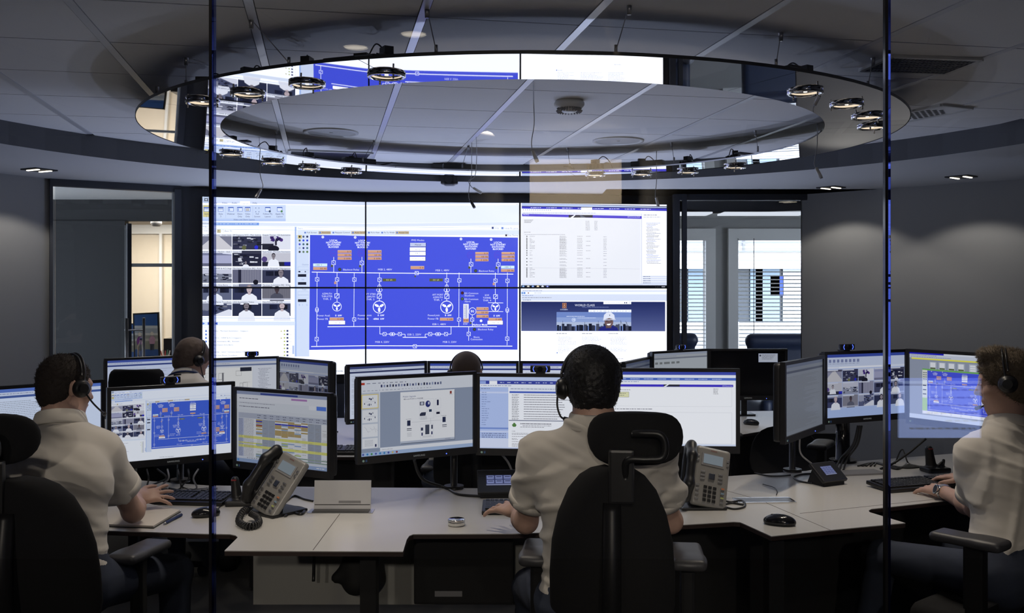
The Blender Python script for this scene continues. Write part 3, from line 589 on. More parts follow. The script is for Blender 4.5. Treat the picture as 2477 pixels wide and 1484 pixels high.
def draw_browser():                                   # upper display of the third column, zoomed coordinates of the wall
    c = Canvas(lambda x, y: zw(x+1821, y)); rnd = random.Random(8)
    c.rect(780, 60, 2040, 800, (239, 240, 246), 0); c.poly([(818, 104), (2003, 134), (2003, 160), (818, 150)], (40, 44, 70), 1); c.poly([(818, 104), (2003, 140), (2003, 146), (818, 130)], (190, 205, 240), 2)
    c.poly([(820, 134), (2003, 152), (2003, 172), (820, 152)], (64, 62, 196), 3)
    for k in range(8): c.dash(890+k*128, 140+k*1.9, 84, 8, (220, 222, 255), rnd, 5)
    c.rect(1302, 142, 1392, 160, (246, 247, 252), 4); c.text(846, 114, 9, 'Welcome', (220, 224, 240), 5)
    c.poly([(820, 152), (2003, 172), (2003, 196), (820, 176)], (244, 246, 252), 2)
    for k in range(14): c.disc(830+k*17, 161+k*.3, 4.5, (150, 165, 205), 5, n=6)
    c.poly([(820, 176), (1797, 192), (1797, 206), (820, 194)], (238, 240, 250), 3); c.dash(826, 185, 600, 6, (160, 170, 205), rnd, 5)
    c.poly([(820, 194), (1797, 213), (1797, 236), (820, 214)], (76, 62, 206), 4); c.text(830, 206, 10, 'PROFILE', (235, 236, 255), 6, w=46); c.text(1782, 224, 10, 'KM CS Service Desk', (235, 236, 255), 6, 'r', w=100)
    c.rect(1200, 204, 1396, 225, (40, 42, 60), 5); c.poly([(1216, 224), (1246, 204), (1256, 204), (1236, 224)], WHT, 6); c.poly([(1290, 206), (1306, 206), (1340, 224), (1300, 224)], (120, 130, 150), 6)
    c.rect(820, 236, 1784, 760, (238, 239, 244), 2)
    for k in range(3): c.dash(838, 243+k*10, 74-k*10, 5, (90, 90, 100), rnd, 5, gap=.15)
    for k in range(8): c.dash(1338, 254+k*10, 34, 4, (140, 140, 160), rnd, 5); c.dash(1410, 254+k*10, 26, 4, (130, 130, 150), rnd, 5)
    c.dash(838, 342, 56, 5, (120, 120, 130), rnd, 5); c.dash(842, 362, 330, 4, (120, 122, 150), rnd, 5)
    ys = [378, 395, 406, 418, 430, 442, 454, 466, 478, 496, 514, 532, 560, 586, 612, 637, 649, 661, 673, 685, 697, 709]
    for k, y in enumerate(ys):
        c.disc(859, y, 5, (60, 60, 60), 5, n=6); c.dash(882, y-2, rnd.choice((14, 22, 42)), 4, (100, 100, 120), rnd, 5)
        c.dash(1126, y-2, 50, 4, (120, 120, 136), rnd, 5); c.dash(1126, y+6, 60, 3.4, (130, 130, 146), rnd, 5); c.dash(1270, y-2, 44, 4, (120, 120, 140), rnd, 5); c.dash(1484, y+3, 26, 4, (110, 110, 140), rnd, 5)
        if k % 3 == 0: c.dash(1342, y-2, 36, 4, (130, 130, 146), rnd, 5)
    c.line(836, 634, 1780, 645, 1.5, (200, 200, 206), 5); c.line(1797, 192, 1797, 764, 3, (200, 206, 226), 5)
    c.rect(1800, 196, 2003, 780, (243, 244, 250), 3); c.dash(1812, 200, 110, 7, (90, 100, 150), rnd, 6); c.dash(1810, 218, 140, 6, (140, 150, 190), rnd, 6)
    for k in range(36): c.dash(1832+(k % 3)*4, 268+k*9.4, rnd.uniform(50, 120), 4.5, rnd.choice(((90, 110, 200), (120, 120, 140), (60, 60, 90), (160, 160, 180))), rnd, 6, gap=.2)
    for k in range(4): c.rect(1802, 700+k*17, 2000, 714+k*17, (222, 228, 244), 5); c.dash(1808, 704+k*17, 60, 6, (110, 120, 170), rnd, 6)
    c.rect(816, 764, 2004, 776, (214, 224, 246), 4); c.rect(812, 778, 2010, 806, (20, 26, 40), 4)
    for x, col in ((830, (90, 150, 220)), (870, (220, 215, 190)), (908, (90, 140, 230)), (949, (250, 220, 160)), (987, (230, 234, 240)), (1027, (70, 90, 210))): c.disc(x, 791, 11, col, 6, n=10); c.disc(x, 791, 5, (240, 242, 250), 7, n=8)
    for x in (870, 987, 1027): c.box(x-18, 779, x+18, 803, 1.5, (90, 100, 120), 6)
    for x in (1910, 1924, 1938): c.rect(x-4, 792, x+4, 800, (230, 234, 245), 6)
    c.rect(1958, 788, 1986, 796, (220, 224, 236), 6); c.rect(1956, 799, 1988, 804, (170, 176, 190), 6)
    return c
def draw_website():
    c = Canvas(lambda x, y: zw(x+1821, y)); rnd = random.Random(9)
    c.rect(780, 800, 2040, 1450, (251, 252, 255), 0); c.rect(812, 818, 2003, 905, (222, 230, 248), 1); c.rect(814, 830, 2003, 852, (240, 243, 252), 2); c.dash(826, 820, 160, 6, (110, 130, 190), rnd, 4)
    c.disc(822, 841, 9, (120, 160, 220), 4); c.disc(840, 841, 8, (90, 140, 220), 4); c.disc(871, 841, 5, (180, 90, 80), 5); c.dash(920, 838, 60, 5, (150, 160, 190), rnd, 4); c.dash(820, 858, 90, 7, (120, 140, 200), rnd, 4); c.dash(820, 876, 240, 6, (150, 150, 160), rnd, 4); c.dash(828, 896, 70, 6, (110, 120, 160), rnd, 4)
    for k in range(16): y0 = 911+k*15; t = k/15; c.poly([(813, y0), (1988, y0+2), (1988, y0+17.5), (813, y0+15.5)], (int(46+62*t), int(58+62*t), int(122+58*t)), 2)
    c.rect(1151, 925, 1179, 962, (150, 74, 50), 5); c.box(1148, 922, 1182, 966, 3, (200, 150, 120), 6); c.ring(1165, 936, 7, 2.5, (236, 200, 170), 7); c.ring(1165, 952, 8, 2.5, (236, 200, 170), 7)
    c.text(1162, 981, 9.5, 'KONGSBERG', (210, 218, 240), 6, 'c', w=60, bold=True); c.text(1250, 949, 18, 'WORLD CLASS', (238, 242, 255), 6, w=162); c.text(1308, 960, 6.5, 'THROUGH PEOPLE, TECHNOLOGY AND DEDICATION', (150, 165, 220), 6, w=218)
    c.rect(1484, 909, 1710, 932, (244, 246, 252), 5); c.dash(1496, 918, 120, 5, (190, 195, 215), rnd, 6); c.rect(1653, 916, 1662, 926, (60, 60, 110), 6); c.rect(1668, 916, 1677, 926, (60, 60, 110), 6); c.box(1692, 915, 1702, 926, 1.5, (90, 100, 150), 6)
    c.rect(1362, 977, 1711, 1000, (240, 243, 252), 5); c.dash(1378, 986, 320, 6, (170, 176, 205), rnd, 6, gap=1.2)
    c.rect(1101, 996, 1710, 1149, (112, 136, 196), 5); c.rect(1101, 1040, 1710, 1080, (140, 160, 208), 6); c.rect(1101, 1078, 1710, 1110, (176, 188, 214), 6)
    for k in range(30): x = 1104+k*20; c.rect(x, rnd.uniform(1090, 1118), x+rnd.uniform(10, 30), 1149, rnd.choice(((34, 40, 64), (60, 66, 90), (90, 96, 122), (26, 30, 50))), 7)
    for x in (1150, 1330, 1440, 1624, 1672): c.rect(x, rnd.uniform(1062, 1080), x+2.4, 1120, (40, 46, 76), 7)
    c.line(1624, 1070, 1650, 1120, 2, (50, 56, 90), 7); c.line(1660, 1068, 1690, 1118, 2, (50, 56, 90), 7)
    c.dash(1182, 1028, 150, 7, (210, 222, 250), rnd, 8, gap=.15); c.dash(1272, 1041, 150, 7, (200, 214, 246), rnd, 8, gap=.15); c.ring(1241, 1060, 16, 4, (214, 226, 250), 8); c.poly([(1232, 1057), (1242, 1057), (1242, 1051), (1252, 1060), (1242, 1069), (1242, 1063), (1232, 1063)], (220, 230, 250), 8)
    c.poly([(1440, 1149), (1462, 1122), (1500, 1108), (1560, 1108), (1596, 1124), (1606, 1149)], (44, 50, 150), 9); c.rect(1502, 1090, 1548, 1128, (110, 88, 92), 10)
    c.disc(1528, 1076, 36, (142, 112, 112), 11, ry=46, n=20); c.poly([(1482, 1062), (1488, 1020), (1510, 1000), (1545, 998), (1572, 1020), (1578, 1060), (1530, 1046)], (226, 230, 244), 12); c.line(1478, 1062, 1584, 1058, 7, (200, 206, 226), 13); c.disc(1534, 1022, 4, (40, 44, 70), 14, n=8)
    c.rect(1504, 1066, 1520, 1070, (36, 30, 40), 13); c.rect(1538, 1064, 1554, 1068, (36, 30, 40), 13); c.poly([(1508, 1094), (1546, 1090), (1536, 1104), (1518, 1105)], (240, 242, 250), 13); c.disc(1512, 1072, 3, (30, 26, 36), 14, n=8); c.disc(1546, 1070, 3, (30, 26, 36), 14, n=8); c.poly([(1526, 1068), (1520, 1086), (1532, 1086)], (120, 92, 94), 13)
    for x, t in ((1101, 'Solutions'), (1308, 'KONGSBERG'), (1526, 'Latest news')): c.dash(x, 1168, 84, 8, (120, 124, 150), rnd, 5, gap=.2)
    for x, a in ((1114, 150), (1308, 190), (1540, 150)):
        for k in range(12): y = 1196+k*10.5; c.dash(x, y, a*rnd.uniform(.6, 1), 4.5, rnd.choice(((130, 150, 220), (165, 168, 190))), rnd, 5)
    c.disc(1106, 1330, 5, (50, 100, 200), 6, n=8); c.text(1116, 1334, 9, 'MOHN', (70, 90, 150), 6); c.dash(1590, 1376, 60, 5, (120, 130, 180), rnd, 5)
    return c
# ---- desktop monitor pictures, unit square scaled to 100 x 62
def new(): return Canvas(lambda x, y: (x/100, y/62))
def draw_sheet():
    c = new(); r = random.Random(5); c.rect(0, 0, 100, 62, (214, 218, 226), 0); c.rect(0, 0, 100, 3, (150, 160, 190), 1); c.rect(27, 1, 68, 2.6, (60, 76, 150), 2); c.rect(0, 3, 100, 9, (226, 228, 236), 1); c.dash(3, 6, 22, .9, (80, 80, 100), r, 3); c.rect(0, 9, 100, 16, (218, 222, 230), 1); c.dash(3, 10, 40, .7, (120, 120, 140), r, 3); c.dash(3, 13, 34, 1, (90, 90, 110), r, 3); c.rect(61, 4, 78, 5.6, (180, 130, 190), 2)
    c.rect(88, 9, 98, 12.4, (90, 130, 225), 3); c.rect(80, 9, 87, 12.4, (232, 234, 240), 3)
    c.rect(2, 19, 100, 23.6, (178, 184, 200), 2)
    cx = [2, 8, 22]+[22+7.1*k for k in range(1, 12)]
    for k in range(2, 13): c.dash(cx[k]+1.5, 20, 4, .8, (60, 64, 90), r, 4); c.dash(cx[k]+1.8, 22, 3, .8, (60, 64, 90), r, 4)
    n = 29
    for i in range(n):
        y = 24+i*1.14; yel = i in (13, 14, 18, 20, 21)
        c.rect(2, y, 8, y+1.05, (168, 176, 204) if not yel else (224, 220, 110), 2); c.rect(8, y, 22, y+1.05, (226, 228, 234) if not yel else (224, 220, 110), 2); c.dash(2.6, y+.25, 4.4, .5, (60, 66, 100), r, 5); c.dash(8.5, y+.25, 11, .5, (70, 70, 90), r, 5)
        for k in range(2, 13):
            q = r.random(); base = (150, 158, 174) if k in (3, 4, 10, 11) else (224, 226, 230)
            if k in (2, 5, 6, 7, 8, 9) and i < 12 and q < .62: base = (178, 152, 92) if q > .12 else (150, 172, 200)
            if i in (13, 14, 20, 21): base = (218, 216, 110)
            elif i > 12 and q < .22 and k not in (3, 4, 10, 11): base = r.choice(((176, 190, 120), (150, 172, 206), (186, 160, 96)))
            if i in (26, 28): base = (140, 160, 150)
            if i == 1 and k in (2,): base = (40, 44, 180)
            if i == 2 and 5 <= k <= 9: base = (40, 44, 180)
            if i == 4 and k == 2: base = (150, 60, 50)
            c.rect(cx[k], y, cx[k]+7.0, y+1.05, base, 2)
            if r.random() < .3: c.dash(cx[k]+1.4, y+.3, 4, .45, (120, 116, 110), r, 5)
    c.rect(0, 57.2, 100, 59, (205, 210, 222), 3); c.rect(0, 59, 100, 62, (150, 170, 205), 4); c.disc(1.8, 60.5, 1.1, (90, 150, 210), 5, n=10); c.dash(12, 57.8, 40, .7, (90, 90, 100), r, 5, gap=1); c.dash(88, 60, 9, 1, (230, 232, 240), r, 5)
    return c
def draw_slides():
    c = new(); r = random.Random(6); c.rect(0, 0, 100, 62, (150, 162, 184), 0); c.rect(0, 0, 100, 10.5, (226, 230, 238), 1); c.rect(0, 2.2, 3.4, 4, (190, 60, 40), 3); c.dash(5, 2.6, 34, .9, (110, 116, 140), r, 3, gap=1)
    for k in range(22): c.rect(17+k*2.5, 4.4+(k % 3)*.2, 18.4+k*2.5, 6.6, r.choice(((60, 66, 110), (110, 120, 150), (150, 160, 190), (40, 44, 70))), 3)
    c.dash(2, 8.6, 60, .6, (130, 136, 156), r, 3, gap=1.2)
    c.rect(0, 10.5, 15.6, 56, (196, 204, 218), 2); c.rect(15.6, 10.5, 16.4, 56, (226, 230, 238), 3)
    def mini(x0, y0, w, h, L=4):
        c.rect(x0, y0, x0+w, y0+h, (236, 238, 242), L)
        for a, b, s, t in ((.42, .22, .08, .12), (.52, .26, .09, .14), (.66, .2, .04, .12), (.12, .6, .05, .12), (.8, .55, .05, .12), (.42, .66, .06, .18), (.34, .72, .04, .08), (.54, .68, .04, .12)): c.rect(x0+w*a, y0+h*b, x0+w*(a+s), y0+h*(b+t), (40, 48, 90), L+1)
        c.line(x0+w*.2, y0+h*.52, x0+w*.85, y0+h*.5, h*.012, (140, 144, 160), L+1)
    c.rect(.6, 11.8, 15, 23.4, (232, 210, 120), 3); mini(1.4, 12.4, 13, 10.4); mini(1.4, 24.4, 13, 10.4); c.rect(1.4, 36, 14.4, 46.4, (236, 238, 242), 4)
    for k in range(7): c.line(3+k*1.6, 38+(k*2) % 5, 5+k*1.6, 40+(k*3) % 4, .14, (150, 150, 165), 5)
    c.rect(1.4, 47.6, 14.4, 55.6, (236, 238, 242), 4); [c.dash(3.4, 49+k*.9, 7, .35, (130, 132, 150), r, 5) for k in range(6)]; c.rect(12, 52.6, 13.4, 54.8, (50, 56, 100), 5)
    x0, y0, w, h = 34, 11.6, 49, 42.5; c.rect(x0+.5, y0+.6, x0+w+.5, y0+h+.6, (104, 114, 134), 2); c.rect(x0, y0, x0+w, y0+h, (244, 245, 248), 3); X = lambda t: x0+w*t; Y = lambda t: y0+h*t
    c.text(X(.045), Y(.105), 1.35, 'Mobile Upgrade', (70, 84, 140), 5, w=11.4); c.text(X(.06), Y(.15), .9, 'MBS model PS-300T to a PS300DBM', (50, 54, 90), 5, w=17, bold=True); c.rect(X(.91), Y(.03), X(.945), Y(.085), (150, 60, 50), 5); c.dash(X(.9), Y(.095), 3.2, .4, (90, 90, 110), r, 5)
    c.box(X(.34), Y(.16), X(.61), Y(.55), .12, (190, 194, 206), 5); c.box(X(.64), Y(.16), X(.74), Y(.36), .12, (190, 194, 206), 5); c.box(X(.64), Y(.4), X(.74), Y(.52), .12, (190, 194, 206), 5); c.box(X(.36), Y(.65), X(.6), Y(.93), .12, (190, 194, 206), 5)
    c.rect(X(.35), Y(.21), X(.43), Y(.28), (36, 40, 70), 6); c.rect(X(.365), Y(.22), X(.415), Y(.27), (200, 206, 220), 7); c.disc(X(.5), Y(.26), 2.3, (44, 54, 120), 6, ry=2.8); c.rect(X(.5), Y(.22), X(.53), Y(.27), (210, 214, 230), 7)
    c.poly([(X(.35), Y(.45)), (X(.38), Y(.42)), (X(.46), Y(.42)), (X(.46), Y(.46)), (X(.45), Y(.49)), (X(.35), Y(.49))], (50, 56, 80), 6); c.rect(X(.52), Y(.37), X(.57), Y(.42), (40, 60, 90), 6); c.rect(X(.665), Y(.19), X(.7), Y(.3), (30, 34, 70), 6); c.rect(X(.655), Y(.43), X(.72), Y(.475), (30, 34, 60), 6)
    for a, b in ((.12, .56), (.77, .54)): c.rect(X(a), Y(b), X(a+.06), Y(b+.105), (36, 46, 80), 6); c.dash(X(a-.02), Y(b-.03), 4.5, .4, (60, 60, 90), r, 6); c.rect(X(a-.005), Y(b+.155), X(a+.08), Y(b+.17), (60, 66, 90), 6); c.rect(X(a-.005), Y(b+.19), X(a+.08), Y(b+.2), (60, 66, 90), 6)
    c.rect(X(.45), Y(.67), X(.525), Y(.86), (70, 78, 96), 6); c.rect(X(.37), Y(.72), X(.41), Y(.78), (50, 60, 90), 6); c.rect(X(.56), Y(.68), X(.59), Y(.76), (70, 76, 100), 6); c.rect(X(.38), Y(.82), X(.405), Y(.88), (44, 50, 100), 6); c.rect(X(.56), Y(.81), X(.585), Y(.87), (44, 50, 100), 6)
    c.line(X(.2), Y(.6), X(.77), Y(.6), .14, (150, 155, 170), 5); c.line(X(.55), Y(.55), X(.55), Y(.65), .14, (150, 155, 170), 5); c.line(X(.45), Y(.44), X(.53), Y(.36), .14, (150, 155, 170), 5)
    for k in range(6): c.dash(X(.36), Y(.5)+k*.5, 6, .25, (140, 144, 160), r, 6); c.dash(X(.12), Y(.8)+k*.6, 4, .25, (130, 134, 150), r, 6); c.dash(X(.4), Y(.89)+(k % 2)*.6, 8, .25, (120, 124, 140), r, 6)
    c.rect(x0, Y(.96), x0+w, y0+h, (190, 198, 214), 5); c.dash(X(.82), Y(.972), 5, .5, (60, 64, 90), r, 6)
    c.rect(16.4, 56, 100, 59, (236, 239, 246), 4); c.text(18, 58, .9, 'Click to add notes', (110, 110, 120), 5); c.rect(0, 59, 100, 62, (170, 192, 226), 5)
    for k in range(9): c.disc(2+k*3.6, 60.5, .9, r.choice(((60, 140, 200), (210, 190, 120), (80, 150, 90), (150, 60, 60), (80, 90, 170))), 6, n=8)
    return c
def draw_mail():
    c = new(); r = random.Random(7); c.rect(0, 0, 100, 62, (244, 246, 251), 0); c.rect(0, 0, 100, 3.4, (190, 204, 236), 1); c.rect(0, 3.4, 100, 6.4, (52, 66, 160), 1); c.rect(0, 3.8, 5, 6.2, (150, 170, 226), 2); c.rect(8, 3.6, 14.6, 6.4, (244, 246, 251), 2)
    for k in range(14): c.dash(17+k*6, 4.5, 3.4, 1, (190, 200, 240), r, 3)
    c.rect(0, 6.4, 100, 9, (236, 240, 248), 1); c.dash(1, 7.3, 26, .9, (130, 140, 180), r, 3)
    c.rect(0, 9, 24, 62, (178, 196, 238), 1); c.dash(1, 10, 8, .8, (80, 90, 130), r, 3); c.rect(0, 13, 24, 14.4, (206, 216, 244), 2)
    for k in range(15): c.dash(1.5, 13.4+k*2, r.uniform(3, 8), .7, (90, 110, 170), r, 3)
    c.rect(0, 44, 24, 45.4, (120, 146, 210), 3); c.rect(0, 47, 24, 48.2, (206, 216, 244), 2); [c.dash(1.5, 48.8+k*1.6, 10, .8, (40, 50, 100), r, 3) for k in range(3)]; [c.dash(12, 48.8+k*1.6, 10, .8, (60, 70, 120), r, 3) for k in range(3)]; c.rect(0, 53.4, 24, 62, (214, 222, 244), 2)
    c.rect(25, 9, 100, 12, (228, 234, 246), 2); c.dash(26, 10, 50, .8, (110, 120, 150), r, 3); c.rect(25, 12.4, 100, 14, (70, 96, 190), 3)
    for k in range(11): y = 15.2+k*2.05; c.dash(27, y, 6, .6, (70, 70, 80), r, 4); c.dash(27, y+.9, 5, .5, (90, 90, 100), r, 4); c.dash(37, y, 40*r.uniform(.7, 1), .7, (50, 50, 64), r, 4, gap=.15); c.dash(84, y, 6, .6, (90, 90, 100), r, 4)
    c.rect(24.4, 37.4, 100, 38, (80, 90, 120), 4)
    for a, b in ((-.9, .3), (.9, .3), (0, -.8), (-.5, .9), (.5, .9), (0, .2)): c.disc(29+a, 41.4+b, 1, (86, 130, 70), 5, n=8)
    c.dash(34, 40, 26, .9, (50, 50, 64), r, 5, gap=.15); c.dash(36, 41.8, 24, .6, (90, 90, 100), r, 5); c.dash(34, 43, 20, .6, (90, 90, 100), r, 5)
    for k, w in ((0, 3), (2, 14), (3, 28), (5, 22), (7, 4), (8, 5), (10, 40), (12, 30), (13.2, 24), (14.4, 32), (15.6, 28)): c.dash(27, 46.6+k*.92, w, .55, (110, 110, 120), r, 4)
    c.rect(0, 61, 100, 62, (196, 208, 236), 5)
    return c
def draw_desk_page():
    c = new(); r = random.Random(11); c.rect(0, 0, 100, 62, (246, 247, 250), 0); c.rect(0, 0, 100, 2.6, (60, 74, 170), 1); c.rect(0, 2.6, 100, 5, (232, 236, 246), 1); c.rect(0, 5, 100, 7.2, (78, 110, 196), 1)
    for k in range(8): c.dash(4+k*11, 5.7, 7.6, .8, (190, 205, 245), r, 3, gap=.15)
    c.rect(0, 7.2, 100, 9.6, (238, 241, 248), 1); c.dash(2, 8, 20, .8, (120, 140, 190), r, 3); c.rect(0, 10.6, 98, 12.6, (62, 50, 196), 2); c.rect(42, 10.6, 55, 12.4, (40, 42, 60), 3); c.poly([(42, 12.4), (45, 10.6), (46.4, 10.6), (44, 12.4)], WHT, 4); c.text(97.4, 12.1, .9, 'KM CS Service Desk', (235, 236, 255), 5, 'r', w=8)
    c.rect(2, 17, 14, 21.5, (226, 226, 180), 3); c.box(2, 17, 14, 21.5, .2, (90, 90, 100), 4); c.dash(4, 18, 8, .6, (70, 70, 80), r, 5); c.dash(4, 19.5, 6, .6, (70, 70, 80), r, 5)
    [c.dash(82, 14+k*1, 4, .5, (70, 70, 80), r, 4) for k in range(5)]; c.box(-2, 13, 97, 29, .15, (200, 202, 210), 3); c.box(-2, 34, 97, 60, .15, (196, 198, 208), 3)
    for k in range(8): c.dash(-2+k*4.5, 31, 4, .8, (80, 80, 96), r, 4); c.dash(2+k*4.6, 34.6, 4, .7, (60, 60, 76), r, 4)
    c.rect(26, 34.4, 30, 35.4, (80, 160, 90), 5); c.rect(0, 60.6, 100, 62, (210, 220, 240), 4); c.dash(1, 15, 14, .6, (100, 100, 112), r, 4)
    return c
def draw_page(seed, base=(226, 230, 240), top=(150, 168, 214), n=30, dark=False, diagram=False):
    c = new(); r = random.Random(seed); c.rect(0, 0, 100, 62, base, 0); c.rect(0, 0, 100, 3, top, 1); c.rect(0, 3, 100, 6, tuple(int(x*.96) for x in base), 1); c.dash(2, 4, 40, .8, (100, 110, 150), r, 3); c.rect(0, 6, 100, 8, tuple(int(x*.8) for x in top), 1)
    if diagram:
        c.rect(3, 10, 70, 60, (246, 246, 244), 2)
        for k in range(16): x, y = r.uniform(6, 60), r.uniform(14, 54); c.box(x, y, x+r.uniform(2, 8), y+r.uniform(2, 8), .25, (110, 110, 116), 3); c.line(x, y, x+r.uniform(3, 12), y, .2, (120, 120, 126), 3)
        c.rect(33, 16, 35, 52, (130, 130, 136), 4); c.rect(55, 10, 69, 15, (40, 44, 60), 5); c.rect(72, 8, 100, 62, (228, 232, 242), 2)
        for k in range(26): c.dash(77+(k % 3), 12+k*1.8, r.uniform(8, 18), .7, (100, 104, 130), r, 4)
    else:
        for k in range(n): c.dash(3+(k % 4 == 1)*3, 11+k*48/n, r.uniform(35, 88), 48/n*.35, tuple(int(x*.55) for x in base), r, 3)
    return c
def draw_thumbs():
    c = new(); r = random.Random(12); c.rect(0, 0, 100, 62, (190, 204, 240), 0); c.rect(0, 0, 100, 3, (60, 80, 170), 1); c.rect(0, 3, 100, 12, (206, 216, 240), 1)
    for k in range(8): c.rect(3+k*5, 5, 6+k*5, 8, (130, 140, 180), 3); c.dash(2.5+k*5, 9, 4, .6, (100, 110, 150), r, 3)
    c.rect(0, 12, 100, 14, (226, 232, 248), 2); c.rect(16, 12.4, 70, 13.6, (246, 248, 255), 3)
    o = [0, 1, 2, 3, 4, 5, 6, 7, 8, 9, 10, 11, 12, 13, 14]
    for k in range(15): a, b = k % 5, k//5; thumb(c, o[k], 0+a*20, 15+b*12.6, 19.4+a*20, 27+b*12.6); c.rect(a*20, 15+b*12.6, a*20+14, 16.2+b*12.6, (210, 214, 230), 11)
    c.rect(0, 53, 100, 62, (176, 196, 240), 4)
    return c
def draw_diagram_app(conf):                           # window frame only; the diagram itself is drawn over it
    c = new(); r = random.Random(13); c.rect(0, 0, 100, 62, (150, 158, 176), 0); c.rect(0, 0, 100, 1.6, (30, 30, 190), 1); c.rect(34, 0, 66, 1.6, (226, 230, 240), 2); c.rect(0, 1.6, 100, 5, (206, 212, 226), 1); c.dash(1, 2.2, 26, .6, (70, 76, 110), r, 3); c.dash(1, 3.8, 40, .6, (80, 86, 110), r, 3); c.rect(2, 5, 99, 6.4, (238, 232, 90), 2)
    for k in range(4): c.rect(20+k*9, 8, 27+k*9, 15, (176, 184, 196), 3); c.rect(21+k*9, 8.6, 26+k*9, 13, (232, 234, 238), 4); c.rect(21+k*9, 13.4, 26+k*9, 14.6, (90, 104, 50), 4)
    for k in range(3): c.rect(58+k*9, 8, 65+k*9, 15, (190, 196, 208), 3); [c.rect(59+k*9, 9+j*2, 64+k*9, 10.4+j*2, (236, 238, 242), 4) for j in range(3)]
    c.rect(13, 14.8, 88, 16.2, (110, 180, 90), 3); c.rect(13, 16, 18, 55, (176, 214, 130), 3); c.rect(13, 16, 18, 42, (226, 230, 220), 4)
    for k in range(12): c.rect(13.8+(k % 3)*1.4, 18+(k//3)*2, 14.6+(k % 3)*1.4, 19+(k//3)*2, (60, 66, 90), 5)
    [c.rect(13.6, 30+k*4, 17, 31+k*4, (40, 44, 60), 5) for k in range(3)]
    c.rect(13, 54, 88, 57, (226, 228, 236), 4); c.rect(0, 58, 100, 62, (206, 216, 236), 4)
    for k in range(8): c.rect(14+k*9.3, 54.4, 22+k*9.3, 56.4, (246, 246, 250), 5)
    u0, v0 = wall_uv(480+905/3.373, 460+366/3.373); u1, v1 = wall_uv(480+2606/3.373, 460+1304/3.373)
    for poly, col, lay in conf.p:
        q = clip_poly(poly, u0+.002, v0+.01, u1, v1)
        if q and lay >= 3: c.p.append(([(.18+(a-u0)/(u1-u0)*.7, (16.2+(b-v0)/(v1-v0)*38)/62) for a, b in q], col, lay+5))
    return c
# ------------------------------------------------------------------ room shell
CZ = 2.56                                            # ceiling height
b = MB(); b.box((0.3, 5.5, -0.03), (12, 18, 0.06)); struct(b.build('floor', 'floor'))
GA = R(10.9); gu = Vector((math.cos(GA), math.sin(GA), 0)); gv = Vector((-math.sin(GA), math.cos(GA), 0))
def arc(n=40, r=3.0, a0=0, a1=180): return [(r*math.cos(R(a0+(a1-a0)*i/n)), 4.2+r*math.sin(R(a0+(a1-a0)*i/n))) for i in range(n+1)]
edge = [(3.0, -2.6)]+arc()+[(-3.0, -2.6)]
b = MB()
for i in range(-9, 9):
    for j in range(-10, 9):
        u0, u1 = 0.325+0.567*i+0.018, 0.325+0.567*(i+1)-0.018; v0, v1 = 3.304+0.558*j+0.0045, 3.304+0.558*(j+1)-0.0045
        poly = [gu*a+gv*c for a, c in ((u0, v0), (u1, v0), (u1, v1), (u0, v1))]; q = [(p.x, p.y) for p in poly]
        # keep what lies inside the round opening: clip against the convex outline
        out = q
        E = edge
        for k in range(len(E)):
            a, c = Vector(E[k]), Vector(E[(k+1) % len(E)]); nrm = Vector((-(c-a).y, (c-a).x)); res = []
            for t in range(len(out)):
                p, s_ = Vector(out[t]), Vector(out[(t+1) % len(out)]); dp, ds = (p-a).dot(nrm), (s_-a).dot(nrm)
                if dp >= 0: res.append(tuple(p))
                if (dp < 0) != (ds < 0): res.append(tuple(p+(s_-p)*(dp/(dp-ds))))
            out = res
            if len(out) < 3: break
        if len(out) >= 3: b.prism(out, CZ, CZ+0.015)
ceil = struct(b.build('ceiling', 'ceiling'))
b = MB(); b.box((0, 3.2, CZ+0.05), (6.4, 12, 0.06)); struct(b.build('ceiling_void', 'ceiling_gap'))
b = MB()
for i in range(-9, 10):
    u = 0.325+0.567*i; a, c = gu*u+gv*(-3), gu*u+gv*9
    # trim the bar to the opening
    ts = [t for t in [k/400 for k in range(401)] if (lambda p: abs(p.x) < 2.99 and p.y > -2.6 and (p.y < 4.2 or p.x**2+(p.y-4.2)**2 < 2.98**2))(a+(c-a)*t)]
    if ts:
        p, q = a+(c-a)*ts[0], a+(c-a)*ts[-1]
        b.box(((p.x+q.x)/2, (p.y+q.y)/2, CZ+0.004), (0.030, (q-p).length, 0.012), Rz(GA))
struct(b.build('trim_1', 'tbar'))
# soffit: upright curved face and the flat lower band out to the walls
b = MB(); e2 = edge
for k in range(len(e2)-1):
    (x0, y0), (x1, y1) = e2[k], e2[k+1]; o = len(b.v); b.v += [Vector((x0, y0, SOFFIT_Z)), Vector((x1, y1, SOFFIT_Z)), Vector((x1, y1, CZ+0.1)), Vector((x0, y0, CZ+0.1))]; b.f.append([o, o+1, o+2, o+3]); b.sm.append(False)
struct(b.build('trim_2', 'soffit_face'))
b = MB(); outer = [(6.3, -2.6)]+[(6.3*math.cos(R(180*i/40)) if 0 < i < 40 else (6.3 if i == 0 else -6.3), 4.6 if i in (0, 40) else 4.2+6.3*math.sin(R(180*i/40))) for i in range(41)]+[(-6.3, -2.6)]
for k in range(len(edge)-1):
    a, c, d, e = edge[k], edge[k+1], outer[k+1], outer[k]
    o = len(b.v); b.v += [Vector((*p, SOFFIT_Z)) for p in (a, c, d, e)]+[Vector((*p, SOFFIT_Z+0.04)) for p in (a, c, d, e)]
    b.f += [[o, o+1, o+2, o+3], [o+7, o+6, o+5, o+4]]; b.sm += [False, False]
struct(b.build('ceiling_soffit', 'soffit'))

